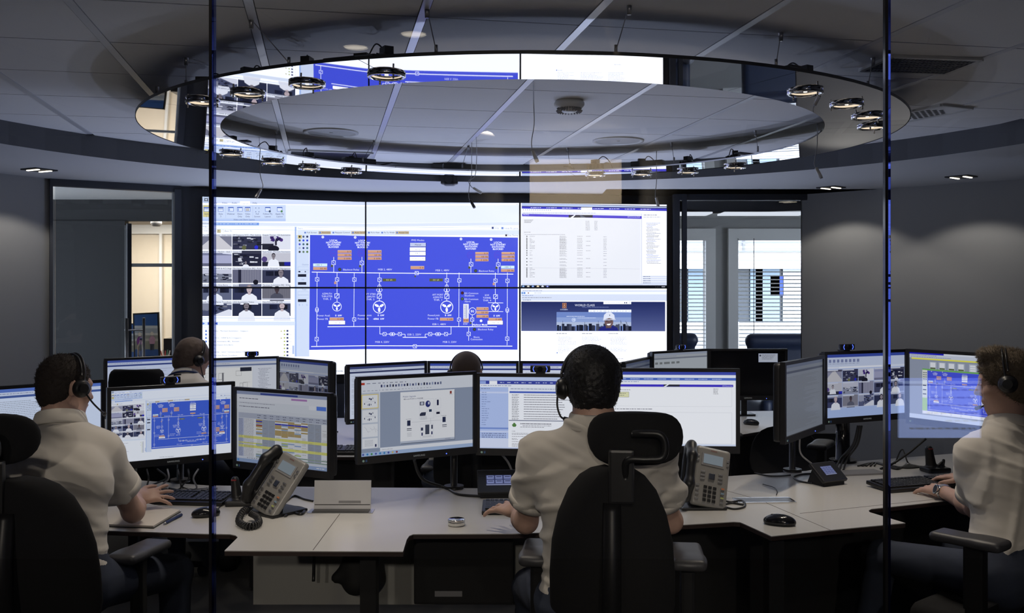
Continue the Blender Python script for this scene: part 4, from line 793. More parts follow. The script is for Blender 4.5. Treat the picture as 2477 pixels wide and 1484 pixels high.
def wall_run(name, pts, z0=0, z1=SOFFIT_Z, th=0.12, m='wall', side=1):
    b = MB()
    for (x0, y0), (x1, y1) in zip(pts, pts[1:]):
        d = Vector((x1-x0, y1-y0, 0)); L = d.length; n = Vector((-d.y, d.x, 0)).normalized()*side*th/2
        b.box(((x0+x1)/2+n.x, (y0+y1)/2+n.y, (z0+z1)/2), (L, th, z1-z0), Rz(math.atan2(d.y, d.x)))
    return struct(b.build(name, m))
wall_run('wall_left', [(-5.0, -2.6), (-5.0, 4.0), (-3.33, 6.99)], side=1)
wall_run('wall_right', [(2.42, 8.14), (3.69, 7.0), (5.3, 5.55), (5.3, -2.6)], side=1)
wall_run('wall_back', [(-2.56, 7.49), (-2.40, 7.53), (-1.20, 8.02), (0.06, 8.10), (1.32, 8.26), (1.40, 8.25)], m='wall_dark')
wall_run('wall_front', [(5.3, -2.6), (-5.0, -2.6)], m='wall', z1=2.75, side=-1)
# window_1: full-height glazing between the control room and the meeting room
b = MB(); b.box((1.375, 8.15, 1.215), (0.05, 0.10, 2.43)); b.box((1.44, 8.12, 1.215), (0.035, 0.06, 2.43)); b.box((1.93, 8.14, 2.405), (1.06, 0.08, 0.05)); b.box((1.93, 8.14, 0.05), (1.06, 0.08, 0.1))
w1 = struct(b.build('window_1', 'wall_dark')); b = MB(); b.box((1.94, 8.14, 1.25), (1.0, 0.012, 2.3)); b.build('pane', 'glass', w1)
# door_1: glazed black door on the left with a long bar handle
dA, dB = Vector((-3.33, 6.99, 0)), Vector((-2.56, 7.49, 0)); dd = (dB-dA); dl = dd.length; da = math.atan2(dd.y, dd.x)
d1 = bpy.data.objects.new('door_1', None); COL.objects.link(d1); d1.location = dA; d1.rotation_euler = (0, 0, da); d1['kind'] = 'structure'; d1.matrix_basis = Matrix.Translation(dA)@Matrix.Rotation(da, 4, 'Z')
b = MB(); b.box((dl/2, 0, 2.405), (dl, 0.07, 0.05)); b.box((dl-0.025, 0, 1.2), (0.05, 0.09, 2.4)); b.box((0.01, 0, 1.2), (0.02, 0.07, 2.4)); b.build('door_frame', 'wall_dark', d1)
b = MB(); b.box((dl/2, 0, 1.2), (dl-0.08, 0.012, 2.36)); b.build('pane', 'glass_dark', d1)
b = MB(); b.box((dl*0.60, 0.03, 1.13), (0.03, 0.04, 2.0)); b.build('door_stile', 'wall_dark', d1)
b = MB()
for sx in (-0.035, ): b.cyl((dl*0.60+sx, -0.06, 0.75), (dl*0.60+sx, -0.06, 1.42), 0.012); b.cyl((dl*0.60+sx+.01, 0.02, 1.33), (dl*0.60+sx, -0.06, 1.33), 0.008)
b.cyl((dl*0.70, -0.04, 0.75), (dl*0.70, -0.04, 1.42), 0.010); b.cyl((dl*.60-.03, -0.05, 1.33), (dl*0.70, -0.04, 1.33), 0.006)
b.build('door_handle', 'steel', d1)
# office behind the door
b = MB(); b.box((-3.9, 10.8, 1.25), (2.8, 0.1, 2.5)); b.box((-2.5, 9.4, 1.25), (0.08, 2.8, 2.5)); b.box((-5.2, 9.4, 1.25), (0.08, 2.8, 2.5)); struct(b.build('wall_office', 'beige'))
b = MB(); b.box((-3.85, 9.2, 2.46), (2.8, 3.3, 0.05)); struct(b.build('ceiling_office', 'beige'))
b = MB(); b.box((-3.86, 8.6, 1.12), (0.90, 0.08, 2.24)); b.box((-3.6, 8.62, 2.335), (2.0, 0.07, 0.19)); struct(b.build('wall_partition', 'black_matt'))
b = MB(); b.box((-3.1, 8.6, 1.85), (0.64, 0.03, 0.03)); b.box((-3.395, 8.56, 1.1), (0.02, 0.05, 2.2)); struct(b.build('trim_3', 'black'))
b = MB(); b.box((-3.87, 10.72, 1.15), (0.03, 0.05, 2.2)); b.box((-4.0, 10.72, 2.3), (2.0, .04, .10)); struct(b.build('trim_4', 'white'))
def sd(name, label, cat, px, py, d, prof, m='white'):
    p = P(px, py, d); t = thing(name, label, cat, p); MB().lathe(prof).build('housing', m, t); return t
sd('smoke_detector', 'round smoke detector on the lit ceiling seen through the black door', 'smoke detector', 378, 541, 9.6, [(0, 0.03), (.05, .03), (.055, 0), (.035, -.028), (0, -.03)], 'grey')
def picture(name, label, px0, py0, px1, py1, d, lean, kids):
    a, c = P(px0, py1, d), P(px1, py0, d); w, h = c.x-a.x, c.z-a.z; t = thing(name, label, 'picture', (a.x+w/2, d, a.z), 0)
    b = MB(); Rm = Rx(-lean)@Ry(-0.05); b.box(Rm@Vector((0, 0, h/2)), (w, 0.02, h), Rm); b.build('frame', 'black', t)
    c2 = MB(); c2.box(Rm@Vector((0, -0.012, h/2)), (w*.88, 0.004, h*.93), Rm); q = c2.build('print', kidsmat, t)
    if kids:
        for k, (fx, col, sh) in enumerate(((-.25, 'purple_jacket', 1), (.22, 'pink_jacket', .9))):
            f = MB(); f.lathe([(0, .0), (w*.10, .0), (w*.12, h*.10), (w*.07, h*.16), (0, h*.18)], 12); f2 = MB()
            o = f.build('printed_jacket', M[col], t); o.scale = (1, .06, 1); o.location = Rm@Vector((fx*w, -0.016, h*.30))
            f2.lathe([(0, 0), (w*.05, .0), (w*.075, h*.05), (0, h*.09)], 10); o = f2.build('printed_hat', M['paper'], t); o.scale = (1, .06, 1); o.location = Rm@Vector((fx*w, -0.016, h*.49))
            f3 = MB(); f3.box((-w*.04, 0, -h*.07), (w*.05, .01, h*.14)); f3.box((w*.04, 0, -h*.07), (w*.05, .01, h*.14)); o = f3.build('printed_legs', M['jeans'], t); o.location = Rm@Vector((fx*w, -0.016, h*.30))
    return t
def kids_print():
    m, n, l = node_mat('poster_print'); b = n['Principled BSDF']; b.inputs['Roughness'].default_value = 0.4
    tc = n.new('ShaderNodeTexCoord'); sx = n.new('ShaderNodeSeparateXYZ'); cr = n.new('ShaderNodeValToRGB'); l.new(tc.outputs['Generated'], sx.inputs[0]); l.new(sx.outputs['Z'], cr.inputs[0]); l.new(cr.outputs[0], b.inputs['Base Color'])
    e = cr.color_ramp; e.interpolation = 'CONSTANT'; e.elements[0].color = (.03, .10, .33, 1); e.elements[1].position = .17; e.elements[1].color = (.26, .27, .22, 1)
    for pos, col in ((.36, (.5, .5, .46, 1)), (.42, (.30, .31, .30, 1)), (.5, (.62, .64, .66, 1)), (.55, (.36, .42, .5, 1)), (.66, (.6, .66, .72, 1)), (.72, (.03, .11, .36, 1))): q = e.elements.new(pos); q.color = col
    return m
kidsmat = kids_print(); M['purple_jacket'] = mat('purple_jacket', (.22, .05, .3), .8); M['pink_jacket'] = mat('pink_jacket', (.5, .3, .42), .8)
picture('framed_picture', 'tall black framed picture of two children under blue sky, leaning behind the glass door', 325, 757, 388, 866, 9.4, 0.06, True)
picture('framed_picture', 'narrow black framed picture half hidden behind the picture of two children', 300, 783, 328, 868, 9.5, 0.1, False)
b = MB(); b.box((P(355, 0, 9.4).x, 9.45, (P(0, 868, 9.4).z)/2-0.005), (0.75, 0.5, P(0, 868, 9.4).z-0.02)); tag(b.build('office_cabinet', 'grey'), 'grey cabinet under the framed pictures in the lit office', 'cabinet')
t = thing('water_bottle', 'clear plastic bottle standing before the framed pictures', 'bottle', P(341, 866, 9.24)); MB().lathe([(0, 0), (.03, 0), (.032, .05), (.03, .11), (.012, .15), (.012, .17)], 16).build('bottle_body', glass_mat('bottle_plastic', (.9, .93, .97), 2), t); MB().lathe([(0, .17), (.014, .17), (.014, .19), (0, .19)], 12).build('cap', 'lanyard', t)
t = thing('pen_pot', 'pot of coloured pens beside the framed picture of children', 'pen pot', P(400, 868, 9.24)); MB().lathe([(0, 0), (.045, 0), (.045, .03), (.04, .03), (.04, .005), (0, .005)], 16).build('pot', 'grey', t)
for k, c_ in enumerate(((.6, .08, .06), (.8, .8, .8), (.6, .1, .1), (.1, .3, .2), (.7, .7, .75))):
    b = MB(); b.cyl((-.03+k*.014, 0, .01), (-.045+k*.022, 0, .075+.008*(k % 2)), .006, n=8); b.build('pen', mat('pen_colour', c_, .5), t)
b = MB(); b.box((0, 0, .1), (.16, .2, .2)); tag(b.build('storage_box', 'black'), 'black box on the office cabinet right of the framed pictures', 'box').location = P(412, 868, 9.5)+Vector((.05, 0, .0))

# meeting room behind window_1
WX0, WX1, WY = 0.9, 5.6, 10.9
def win_frame(name, x0, x1, z0, z1):
    b = MB(); fw = 0.11
    b.box(((x0+x1)/2, WY-.02, z1+fw/2), (x1-x0+2*fw, .08, fw)); b.box(((x0+x1)/2, WY-.02, z0-fw/2), (x1-x0+2*fw, .08, fw)); b.box((x0-fw/2, WY-.02, (z0+z1)/2), (fw, .08, z1-z0)); b.box((x1+fw/2, WY-.02, (z0+z1)/2), (fw, .08, z1-z0))
    return struct(b.build(name, 'white'))
wa, wb = (P(1620, 0, WY).x-0.6, P(1705, 0, WY).x), (P(1783, 0, WY).x, P(2010, 0, WY).x)
wz0, wz1 = 0.72, P(0, 578, WY).z
win_frame('window_2', wa[0], wa[1], wz0, wz1); win_frame('window_3', wb[0], wb[1], wz0, wz1)
b = MB(); zt = 2.43
for x0, x1 in ((WX0-1.2, wa[0]), (wa[1], wb[0]), (wb[1], WX1)): b.box(((x0+x1)/2, WY+.06, zt/2), (x1-x0, .1, zt))
for x0, x1 in (wa, wb): b.box(((x0+x1)/2, WY+.06, (wz1+zt)/2), (x1-x0, .1, zt-wz1)); b.box(((x0+x1)/2, WY+.06, wz0/2), (x1-x0, .1, wz0))
b.box((WX1, 9.5, zt/2), (.1, 3, zt)); b.box((1.0, 9.6, zt/2), (.1, 2.5, zt)); struct(b.build('wall_meeting', 'wall'))
b = MB(); b.box((3.2, 9.9, zt+.03), (4.9, 4.4, .06)); struct(b.build('ceiling_meeting', 'white'))
for k in range(3):
    t = thing('ceiling_light_panel', 'glowing rectangular ceiling panel in the room behind the right-hand glazing, %s' % ('beside the black post', 'middle one of the row', 'farthest from the black post')[k], 'ceiling light', (1.62+k*.98, 10.1, zt-.006)); MB().box((0, 0, 0), (.86, .34, .02)).build('diffuser', emat('panel_glow', (.92, .96, 1), .95), t)
def blind(label, x0, x1):
    t = thing('venetian_blind', label, 'blind', ((x0+x1)/2, WY-.06, wz1)); r_ = random.Random(int(x0*10)); b = MB(); n = int((wz1-wz0)/.043)
    for k in range(n):
        z = -.03-k*.043; op = .25 if k < 20 else .5
        b.box((0, 0, z), (x1-x0-.01, .026, .0016), Rx(.12 if k < 8 else .45))
    b.build('slats', 'white', t)['kind'] = 'thing'; b = MB()
    for f in (.16, .78): b.cyl((x0+(x1-x0)*f-(x0+x1)/2, -.016, 0), (x0+(x1-x0)*f-(x0+x1)/2, -.016, -(wz1-wz0)), .004, n=6)
    b.build('cord', 'black', t); MB().box((0, 0, -.012), (x1-x0, .035, .022)).build('head_rail', 'white', t)
blind('narrow white venetian blind over the window beside the black post', *wa); blind('wide white venetian blind over the window nearer the grey wall', *wb)
def chair_blob(label, px0, px1, pyt, d):
    a, c = P(px0, pyt, d), P(px1, pyt, d); t = thing('lounge_chair', label, 'armchair', ((a.x+c.x)/2, d, 0)); w = c.x-a.x; h = a.z
    s = SDF(); s.rbox((0, .05, h*.62), (w/2-.03, .06, h*.38-.02), .05); s.cap((-w/2+.07, .02, h-.07), (w/2-.07, .02, h-.07), .07, k=.03); sdf_obj('backrest', s, .02, 'sofa', t, world=False)
    s = SDF(); s.rbox((0, -.3, .36), (w/2, .33, .09), .06); s.rbox((-w/2+.06, -.28, .48), (.06, .3, .14), .05); s.rbox((w/2-.06, -.28, .48), (.06, .3, .14), .05); sdf_obj('seat', s, .025, 'sofa', t, world=False)
    MB().cyl((0, -.25, 0), (0, -.25, .3), .03).cyl((0, -.25, 0), (0, -.25, .02), .25, n=24).build('pedestal', 'steel', t)
chair_blob('navy leather armchair before the window beside the black post', 1620, 1690, 806, 9.7); chair_blob('wide navy leather armchair before the window nearer the grey wall', 1803, 1975, 808, 9.5)
# street side: the building across
b = MB(); ZF = 22.0; b.box((8, ZF, 4.56), (30, .3, 4.9)); b.box((8, ZF, -.05), (30, .3, 1.7)); bb = b.build('facade', mat('white_render', (.8, .81, .82), .8)); tag(bb, 'white rendered building across the street seen between blind slats', 'building')
b = MB(); b.box((8, ZF+.3, 1.75), (30, .1, 1.7)); b.build('window_band', mat('dark_shop_window', (.05, .06, .07), .2), bb)
for x, w, c_ in ((P(1835, 0, ZF).x, .28, 'curtain'), (P(1862, 0, ZF).x, .55, 'curtain'), (P(1922, 0, ZF).x, .42, 'panel_white'), (P(1885, 0, ZF).x, .3, 'blue_board'), (P(1690, 0, ZF).x, .4, 'curtain')):
    b = MB(); b.box((x, ZF+.2, 1.72), (w, .03, 1.6 if c_ != 'blue_board' else .45), None); b.build('curtain' if c_ == 'curtain' else 'wall_panel', M.setdefault(c_, mat(c_, {'curtain': (.28, .36, .44), 'panel_white': (.7, .72, .72), 'blue_board': (.05, .09, .45)}[c_], .8)), bb)
b = MB()
for k in range(9): b.box((2+k*1.6, ZF-.2, 2.85), (.05, .05, .7))
for z in (2.5, 2.7, 2.95, 3.2): b.box((8, ZF-.2, z), (26, .04, .035))
b.build('railing', 'grey', bb); b = MB(); b.box((8, 30, -.2), (60, 38, .1)); struct(b.build('street', 'wall'))

# ------------------------------------------------------------------ video wall: six displays
conf, brow, site = draw_conference(), draw_browser(), draw_website()
M['wallscreen'] = screen_mat('video_wall_screen', 1.12)
names = [['showing the conference toolbar and top rows of video faces', 'showing the top right half of the blue power diagram', 'showing a white profile page with a purple banner'],
         ['showing lower rows of video faces and the user list', 'showing the lower right half of the blue power diagram', 'showing a web page with a white-helmeted woman']]
for i in range(3):
    (ax, ay), (bx, by) = FAC[i], FAC[i+1]; L = math.hypot(bx-ax, by-ay); an = math.atan2(by-ay, bx-ax)
    for j in range(2):
        zt_ = W_TOP-j*W_ROW; t = thing('wall_display', 'large thin-bezel video wall display, '+names[j][i], 'display', (ax, ay, zt_-W_ROW), an, 'video wall displays')
        b = MB(); bz = .0065; H = W_ROW
        b.box((L/2, .05, H/2), (L, .09, H)); b.build('housing', 'black', t); b = MB()
        for c_, s_ in (((L/2, -.004, bz/2), (L, .012, bz)), ((L/2, -.004, H-bz/2), (L, .012, bz)), ((bz/2, -.004, H/2), (bz, .012, H)), ((L-bz/2, -.004, H/2), (bz, .012, H))): b.box(c_, s_)
        b.build('bezel', 'black', t)
        cv = conf if i < 2 else (brow if j == 0 else site)
        cv.emit('screen', M['wallscreen'], t, L, H, (i, j, i+1, j+1), 0, H, .0025, i, j, boost=.45)
b = MB()
for i in range(3):
    (ax, ay), (bx, by) = FAC[i], FAC[i+1]; L = math.hypot(bx-ax, by-ay); an = math.atan2(by-ay, bx-ax); b.box(((ax+bx)/2-math.sin(an)*.05, (ay+by)/2+math.cos(an)*.05, .44), (L, .09, .86), Rz(an))
struct(b.build('wall_plinth', 'wall_dark'))

# ------------------------------------------------------------------ the mirror ring
ring = thing('mirror_ring', 'large suspended oval mirror ring with downlights under the tiled ceiling', 'ceiling feature', (RCX, RCY, HR))
NP = 8; seams = [math.radians(a) for a in (-108, -58, -12, 32, 78, 122, 168, 212)]
def ring_pt(t, w): return (w*math.cos(t)*RA+(1-w)*0, w*math.sin(t)*RB)
WI = .80
for k in range(NP):
    a0 = seams[k]; a1 = seams[(k+1) % NP]; a1 = a1 if a1 > a0 else a1+2*math.pi; a0 += .0009; a1 -= .0009; n = 26; b = MB(); prof = [(1.0, .002), (WI, -.008), (WI, .000), (1.0, .010)]
    prof = prof+prof[:2]                             # the last pair is the mirror face, with vertices of its own so it reflects cleanly
    for i in range(n+1):
        t = a0+(a1-a0)*i/n
        for w, z in prof: b.v.append(Vector((math.cos(t)*RA*w, math.sin(t)*RB*w, z)))
    for i in range(n):
        for q0, q1_, s0 in ((4, 5, True), (1, 2, False), (2, 3, False), (3, 0, False)):
            o = i*6; b.f.append([o+q0, o+6+q0, o+6+q1_, o+q1_]); b.sm.append(s0)
    b.f += [[0, 1, 2, 3], [n*6+3, n*6+2, n*6+1, n*6]]; b.sm += [False]*2
    b.build('mirror_panel', 'mirror', ring)
b = MB()
for sgn, wv in ((1, 1.002), ):
    n = 120; o = len(b.v)
    for i in range(n):
        t = 2*math.pi*i/n; ct, st = math.cos(t)*RA, math.sin(t)*RB
        b.v += [Vector((ct*wv, st*wv, .000)), Vector((ct*wv, st*wv, .0125)), Vector((ct*.985, st*.985, .0125)), Vector((ct*.985, st*.985, .0098))]
    for i in range(n):
        for q in range(3): b.f.append([o+i*4+q, o+((i+1) % n)*4+q, o+((i+1) % n)*4+q+1, o+i*4+q+1]); b.sm.append(False)
b.build('rim', 'black', ring)
for i in range(8):
    t = seams[i]; b = MB(); b.box((math.cos(t)*RA*.9, math.sin(t)*RB*.9, .024), (.33, .05, .008), Rz(math.atan2(math.sin(t)*RB, math.cos(t)*RA))); b.build('cross_rail', 'black', ring)
for px, py in ((450, 140), (380, 210), (608, 48), (1033, 22), (1522, 14), (1889, 80), (2112, 140), (495, 292), (668, 315), (905, 340), (1133, 352), (1373, 358), (1624, 345), (1827, 316)):
    p = G(px, py, CZ); l = p-Vector((RCX, RCY, HR)); a = math.hypot(l.x/RA, l.y/RB); f = min(1.0, .97/a) if a > .97 else (max(1.0, .83/a)); q = Vector((l.x*f, l.y*f, .03))
    b = MB(); b.cyl((l.x, l.y, CZ-HR), (q.x, q.y, .03), .0018, n=6); w_ = b.build('suspension_wire', 'wire', ring)
    b = MB(); b.cyl((l.x, l.y, CZ-HR+.002), (l.x, l.y, CZ-HR-.03), .009, .007, n=10); b.build('ceiling_clamp', 'steel', w_); b = MB(); b.cyl((q.x, q.y, .05), (q.x, q.y, .018), .006, n=8); b.build('ring_clamp', 'steel', w_)
def make_downlight():
    t = thing('ring_downlight', '', 'downlight')
    b = MB(); b.lathe([(.070, -.002), (.070, -.010), (.060, -.012), (.056, -.004), (.056, .03)], 36); b.build('trim_ring', 'chrome', t)
    b = MB(); b.lathe([(.056, -.004), (.05, .012), (.03, .026), (.012, .03), (0, .03)], 36); b.build('reflector', 'lampface', t)
    b = MB(); b.lathe([(0, -.002), (.007, -.003), (.008, .012), (0, .014)], 14); b.build('bulb', 'lampbright', t)
    b = MB(); b.cyl((-.062, 0, -.008), (-.062, 0, -.026), .0035, n=8); b.build('screw', 'steel', t); b = MB(); b.cyl((.062, 0, -.008), (.062, 0, -.026), .0035, n=8); b.build('screw', 'steel', t)
    b = MB(); b.lathe([(0, .075), (.03, .075), (.045, .06), (.05, .03), (.05, .022)], 20)
    for k in range(12): a = 2*math.pi*k/12; b.box((.052*math.cos(a), .052*math.sin(a), .045), (.014, .003, .045), Rz(a))
    b.box((0, 0, .085), (.05, .035, .03)); b.build('heat_sink', 'black', t)
    b = MB(); b.tube(curve([(.02, 0, .095), (.05, .02, .12), (.09, .03, .09), (.11, .05, .035)]), .003, 6); b.build('cable', 'cable_black', t)
    return t
where = ['in the far left tip of the mirror ring, in its dark part', 'on the near left of the mirror ring, over the reflected video faces', 'on the near side of the mirror ring, third from its left tip', 'brightest warm one, on the near side of the mirror ring left of centre',
         'at the far left of the mirror ring, above the top left wall display', 'second along the far left edge of the mirror ring', 'third along the far left edge of the mirror ring', 'on the far edge of the mirror ring left of the ceiling camera', 'on the far edge of the mirror ring right of the ceiling camera',
         'on the far edge of the mirror ring above the top right wall display', 'on the far right ring edge, left one of a pair', 'on the far right ring edge, right one of a pair', 'first of the four at the right tip of the mirror ring',
         'second in the row of four at the right tip of the mirror ring', 'third in the row of four at the right tip of the mirror ring', 'last of the four at the right tip of the mirror ring']
dl0 = make_downlight()
for k, ((px, py), e, tg) in enumerate(RING_LIGHTS):
    o = dl0 if k == 0 else copy_tree(dl0); place(o, G(px, py, HR)+Vector((0, 0, -.004)), k*.7, 'round downlight '+where[k], 'downlights in the mirror ring')
# driver boxes lying on the ring
def driver(label, ang, w=.9):
    t = thing('lamp_driver', label, 'lamp driver', (RCX+math.cos(ang)*RA*w, RCY+math.sin(ang)*RB*w, HR+.019), math.atan2(math.cos(ang)*RB, -math.sin(ang)*RA)); MB().box((0, 0, .022), (.22, .06, .035), bev=.008).build('case', 'black', t); return t
for lb, a_ in (('black lamp driver box on the near side of the mirror ring', -112), ('black lamp driver box on the far left of the mirror ring', 128), ('black lamp driver box on the ring edge left of the ceiling camera', 104), ('black lamp driver box on the far right of the mirror ring between two downlights', 60)): driver(lb, R(a_))

# ------------------------------------------------------------------ ceiling fittings
for k, (x, y) in enumerate(((-.595, -.30), (-.355, -.11))):
    t = thing('corridor_downlight', 'round downlight in the corridor ceiling, seen only as a faint reflection in the glass', 'downlight', (x, y, CZ), 0, 'corridor downlights'); MB().lathe([(.062, 0), (.066, -.01), (.05, -.01), (.046, 0)], 28).build('trim_ring', 'chrome', t); MB().lathe([(0, -.004), (.045, -.004)], 24).build('lamp_face', M['lampbright'], t)
for k, (px, py) in enumerate(SOFFIT_LIGHTS):
    t = thing('soffit_downlight', 'square recessed downlight in the soffit, %s' % ('far left above the glazed door', 'the one nearer the meeting room glazing', 'over the right grey wall, farther right')[k], 'downlight', G(px, py, SOFFIT_Z), (-.5, .7, .7)[k], 'square soffit downlights')
    b = MB(); b.box((0, 0, -.004), (.16, .16, .008)); b.build('trim_plate', 'black', t); b = MB()
    for s_ in (-1, 1): b.box((0, s_*.045, -.010), (.12, .014, .004))
    b.build('lamp_strip', M['lampbright'], t)
det = sd('smoke_detector', 'white round smoke detector hanging from the ceiling inside the mirror ring', 'smoke detector', 1377, 244, 0, [], 'white') if False else None
p = G(1377, 244, CZ); t = thing('smoke_detector', 'white round smoke detector on the ceiling inside the mirror ring', 'smoke detector', p)
MB().lathe([(0, 0), (.066, 0), (.075, -.012), (.075, -.022), (.062, -.038)], 32).build('base', 'white', t); MB().lathe([(.05, -.03), (.035, -.055), (0, -.057)], 24).build('sensor_cap', 'white', t); b = MB()
for k in range(24): a = 2*math.pi*k/24; b.box((.05*math.cos(a), .05*math.sin(a), -.046), (.03, .003, .012), Rz(a)@Ry(.6))
b.build('vent_slots', 'grey', t)
for lb, px, py, r_ in (('round flush ceiling speaker left of the smoke detector', 801, 320, .16), ('round flush ceiling speaker right of the smoke detector', 1495, 340, .16)):
    t = thing('ceiling_speaker', lb, 'speaker', G(px, py, CZ)); MB().lathe([(r_*.84, -.001), (r_*.9, -.009), (r_, -.007), (r_, 0)], 48).build('rim', 'white', t); MB().lathe([(0, -.003), (r_*.86, -.003)], 48).build('grille', mat('speaker_grille', (.5, .5, .5), .7, noise=.25, scale=700), t); MB().box((0, 0, -.005), (.02, .01, .003)).build('badge', 'white', t)
def vent(label, pts, slots=True, m='black', deep=.02):
    q = [G(x, y, CZ) for x, y in pts]; c_ = sum(q, Vector())/4; t = thing('ceiling_vent', label, 'vent', c_); w = (q[1]-q[0]).length; h = (q[3]-q[0]).length; an = math.atan2((q[1]-q[0]).y, (q[1]-q[0]).x)
    b = MB(); [b.box(Rz(an)@Vector(cc), ss, Rz(an)) for cc, ss in (((0, h/2, -.006), (w, .02, .012)), ((0, -h/2, -.006), (w, .02, .012)), ((w/2, 0, -.006), (.02, h, .012)), ((-w/2, 0, -.006), (.02, h, .012)))]; b.build('frame', 'white', t)
    b = MB(); b.box((0, 0, -.0035), (w, h, .005), Rz(an)); b.build('cavity', m, t)
    return t, w, h, an
t, w, h, an = vent('dark rectangular air vent with white frame at the right of the ceiling', [(2085, 165), (2290, 172), (2362, 148), (2160, 130)]); b = MB()
for k in range(22): b.box(Rz(an)@Vector(((k/21-.5)*w*.95, 0, -.008)), (.004, h, .004), Rz(an))
for k in range(7): b.box(Rz(an)@Vector((0, (k/6-.5)*h*.9, -.009)), (w, .004, .004), Rz(an))
b.build('grille', 'grey', t)
t, w, h, an = vent('perforated square air diffuser at the right end of the mirror ring', [(2150, 290), (2220, 297), (2340, 258), (2180, 250)], m='ceiling'); b = MB()
for i in range(9):
    for j in range(9):
        x, y = (i-4)*.034+(j % 2)*.017, (j-4)*.03
        if x*x+y*y < .022: b.cyl((x, y, -.0062), (x, y, -.0072), .0125, n=6)
b.build('perforations', 'ceiling_gap', t)
t, w, h, an = vent('long dark slot vent in the far ceiling above the top left wall display', [(700, 386), (885, 392), (900, 366), (695, 362)])
# pan-tilt camera on the soffit
p = P(1087, 425, 7.1); t = thing('ceiling_camera', 'black pan tilt camera hanging upside down above the video wall', 'camera', (p.x, p.y, p.z))
MB().box((0, .05, .065), (.25, .12, .04), bev=.012).build('mount_plate', 'black', t); MB().box((0, -.015, .062), (.055, .004, .014)).build('name_plate', 'steel', t)
MB().lathe([(0, .05), (.05, .05), (.055, .03), (.045, .005), (0, .005)], 28).build('pan_base', 'black', t)
s = SDF(); s.rbox((0, 0, -.03), (.045, .05, .045), .02); s.rbox((-.052, 0, -.02), (.01, .03, .045), .008); s.rbox((.052, 0, -.02), (.01, .03, .045), .008); sdf_obj('camera_head', s, .006, 'black', t, world=False)
b = MB(); b.cyl((0, -.05, -.035), (0, -.075, -.035), .028, n=24); b.build('lens_barrel', 'black_gloss', t); b = MB(); b.tube(curve([(-.1, .05, .05), (-.18, .04, .0), (-.26, .06, .01), (-.34, .05, -.01)]), .004, 6); b.build('cable', 'cable_black', t)
# microphones hanging on thin leads
def mic(label, top, pts, d, white=True):
    q = [G(*top, CZ)]+[P(x, y, d) for x, y in pts]; c_ = q[0]; t = thing('hanging_microphone', label, 'microphone', c_); q = [v-c_ for v in q]
    MB().tube(curve(q, 6), .0022, 6).build('lead', 'cable_grey', t); a, e = q[-2], q[-1]; dr = (e-a).normalized(); n_ = MB(); n_.cyl(e-dr*.01, e+dr*.045, .008, .010, n=12); n_.build('capsule', 'white' if white else 'cable_black', t)
    MB().cyl(e+dr*.045, e+dr*.052, .0085, n=12).build('grille', 'steel', t)
mic('white microphone on a lead dangling over the top left wall display', (628, 345), [(628, 380), (629, 420), (636, 450), (629, 462)], 5.9)
mic('white microphone dangling on a looped lead in front of the wall display seam', (1152, 330), [(1153, 380), (1149, 425), (1134, 438), (1140, 452), (1148, 457)], 6.2)
mic('black-tipped microphone dangling lowest over the video wall', (1141, 345), [(1141, 400), (1141, 420), (1135, 455), (1134, 478), (1139, 487)], 6.3, False)
mic('white microphone dangling inside the mirror ring below the smoke detector', (1290, 196), [(1291, 250), (1292, 300), (1286, 340), (1287, 362), (1290, 369)], 4.6)
mic('white microphone dangling over the top right wall display corner', (1588, 366), [(1588, 400), (1588, 440), (1585, 470), (1588, 482)], 6.3)
mic('silver microphone dangling at the right end of the mirror ring', (1977, 300), [(1977, 320), (1976, 355), (1971, 385), (1970, 398), (1976, 410)], 4.9)
t = thing('cable_bundle', 'grey cable loops hanging at the left end of the mirror ring', 'cable', G(505, 243, HR)); b = MB(); c0 = Vector(t.location)
for k in range(3): b.tube(curve([P(500+k*4, 240+k*4, 4.3)-c0, P(512-k*2, 262, 4.35)-c0, P(514, 290, 4.4)-c0, P(506+k*3, 325, 4.5)-c0, P(512, 350+k*8, 4.6)-c0, P(500-k*2, 372, 4.6)-c0]), .003, 6)
b.build('lead', 'cable_grey', t)

def fill_stand(x, y, label):  # stand modelled for each added ceiling fill lamp
    t = thing('fill_lamp_stand', label, 'floor lamp', (x, y, 0)); MB().lathe([(0, 0), (.13, 0), (.13, .012), (.02, .02), (.016, .5), (0, .5)], 24).build('base', 'black', t)
    MB().lathe([(.02, .50), (.07, .54), (.10, .60), (.095, .60), (.065, .55), (0, .53)], 28).build('bowl', 'steel', t)
for (x, y), lb in zip(CEILING_FILLS, ('added fill lamp, unseen behind the left part of the far desk', 'added fill lamp, unseen behind the middle of the far desk', 'added fill lamp, unseen behind the right part of the far desk')): fill_stand(x, y, lb)
b = MB(); b.box((.36, -2.2, 2.245), (.52, .2, .25)); struct(b.build('wall_bulkhead', 'beige'))

# ------------------------------------------------------------------ glass partition the room is seen through
GY = 1.7; sx1, sx2 = (511-CX)/F*GY, (2142-CX)/F*GY
for k, (x0, x1) in enumerate(((-2.9, sx1), (sx1, sx2), (sx2, 2.9))):
    b = MB(); b.box(((x0+x1)/2, GY, 1.28), (x1-x0, .010, 2.56)); o = struct(b.build('window_%d' % (4+k), 'glass'))
b = MB()
for x in (sx1, sx2): b.box((x, GY, 1.28), (.005, .011, 2.56))
struct(b.build('trim_5', 'black_gloss'))
b = MB()
for x in (sx1, sx2): b.box((x+.005, GY, 1.28), (.004, .0112, 2.56))
struct(b.build('trim_6', glass_mat('polished_glass_edge', (.6, .64, .85), 2.0, (.3, .38, .9))))
b = MB(); b.box((0, GY, .02), (6, .03, .04)); struct(b.build('trim_7', 'steel'))
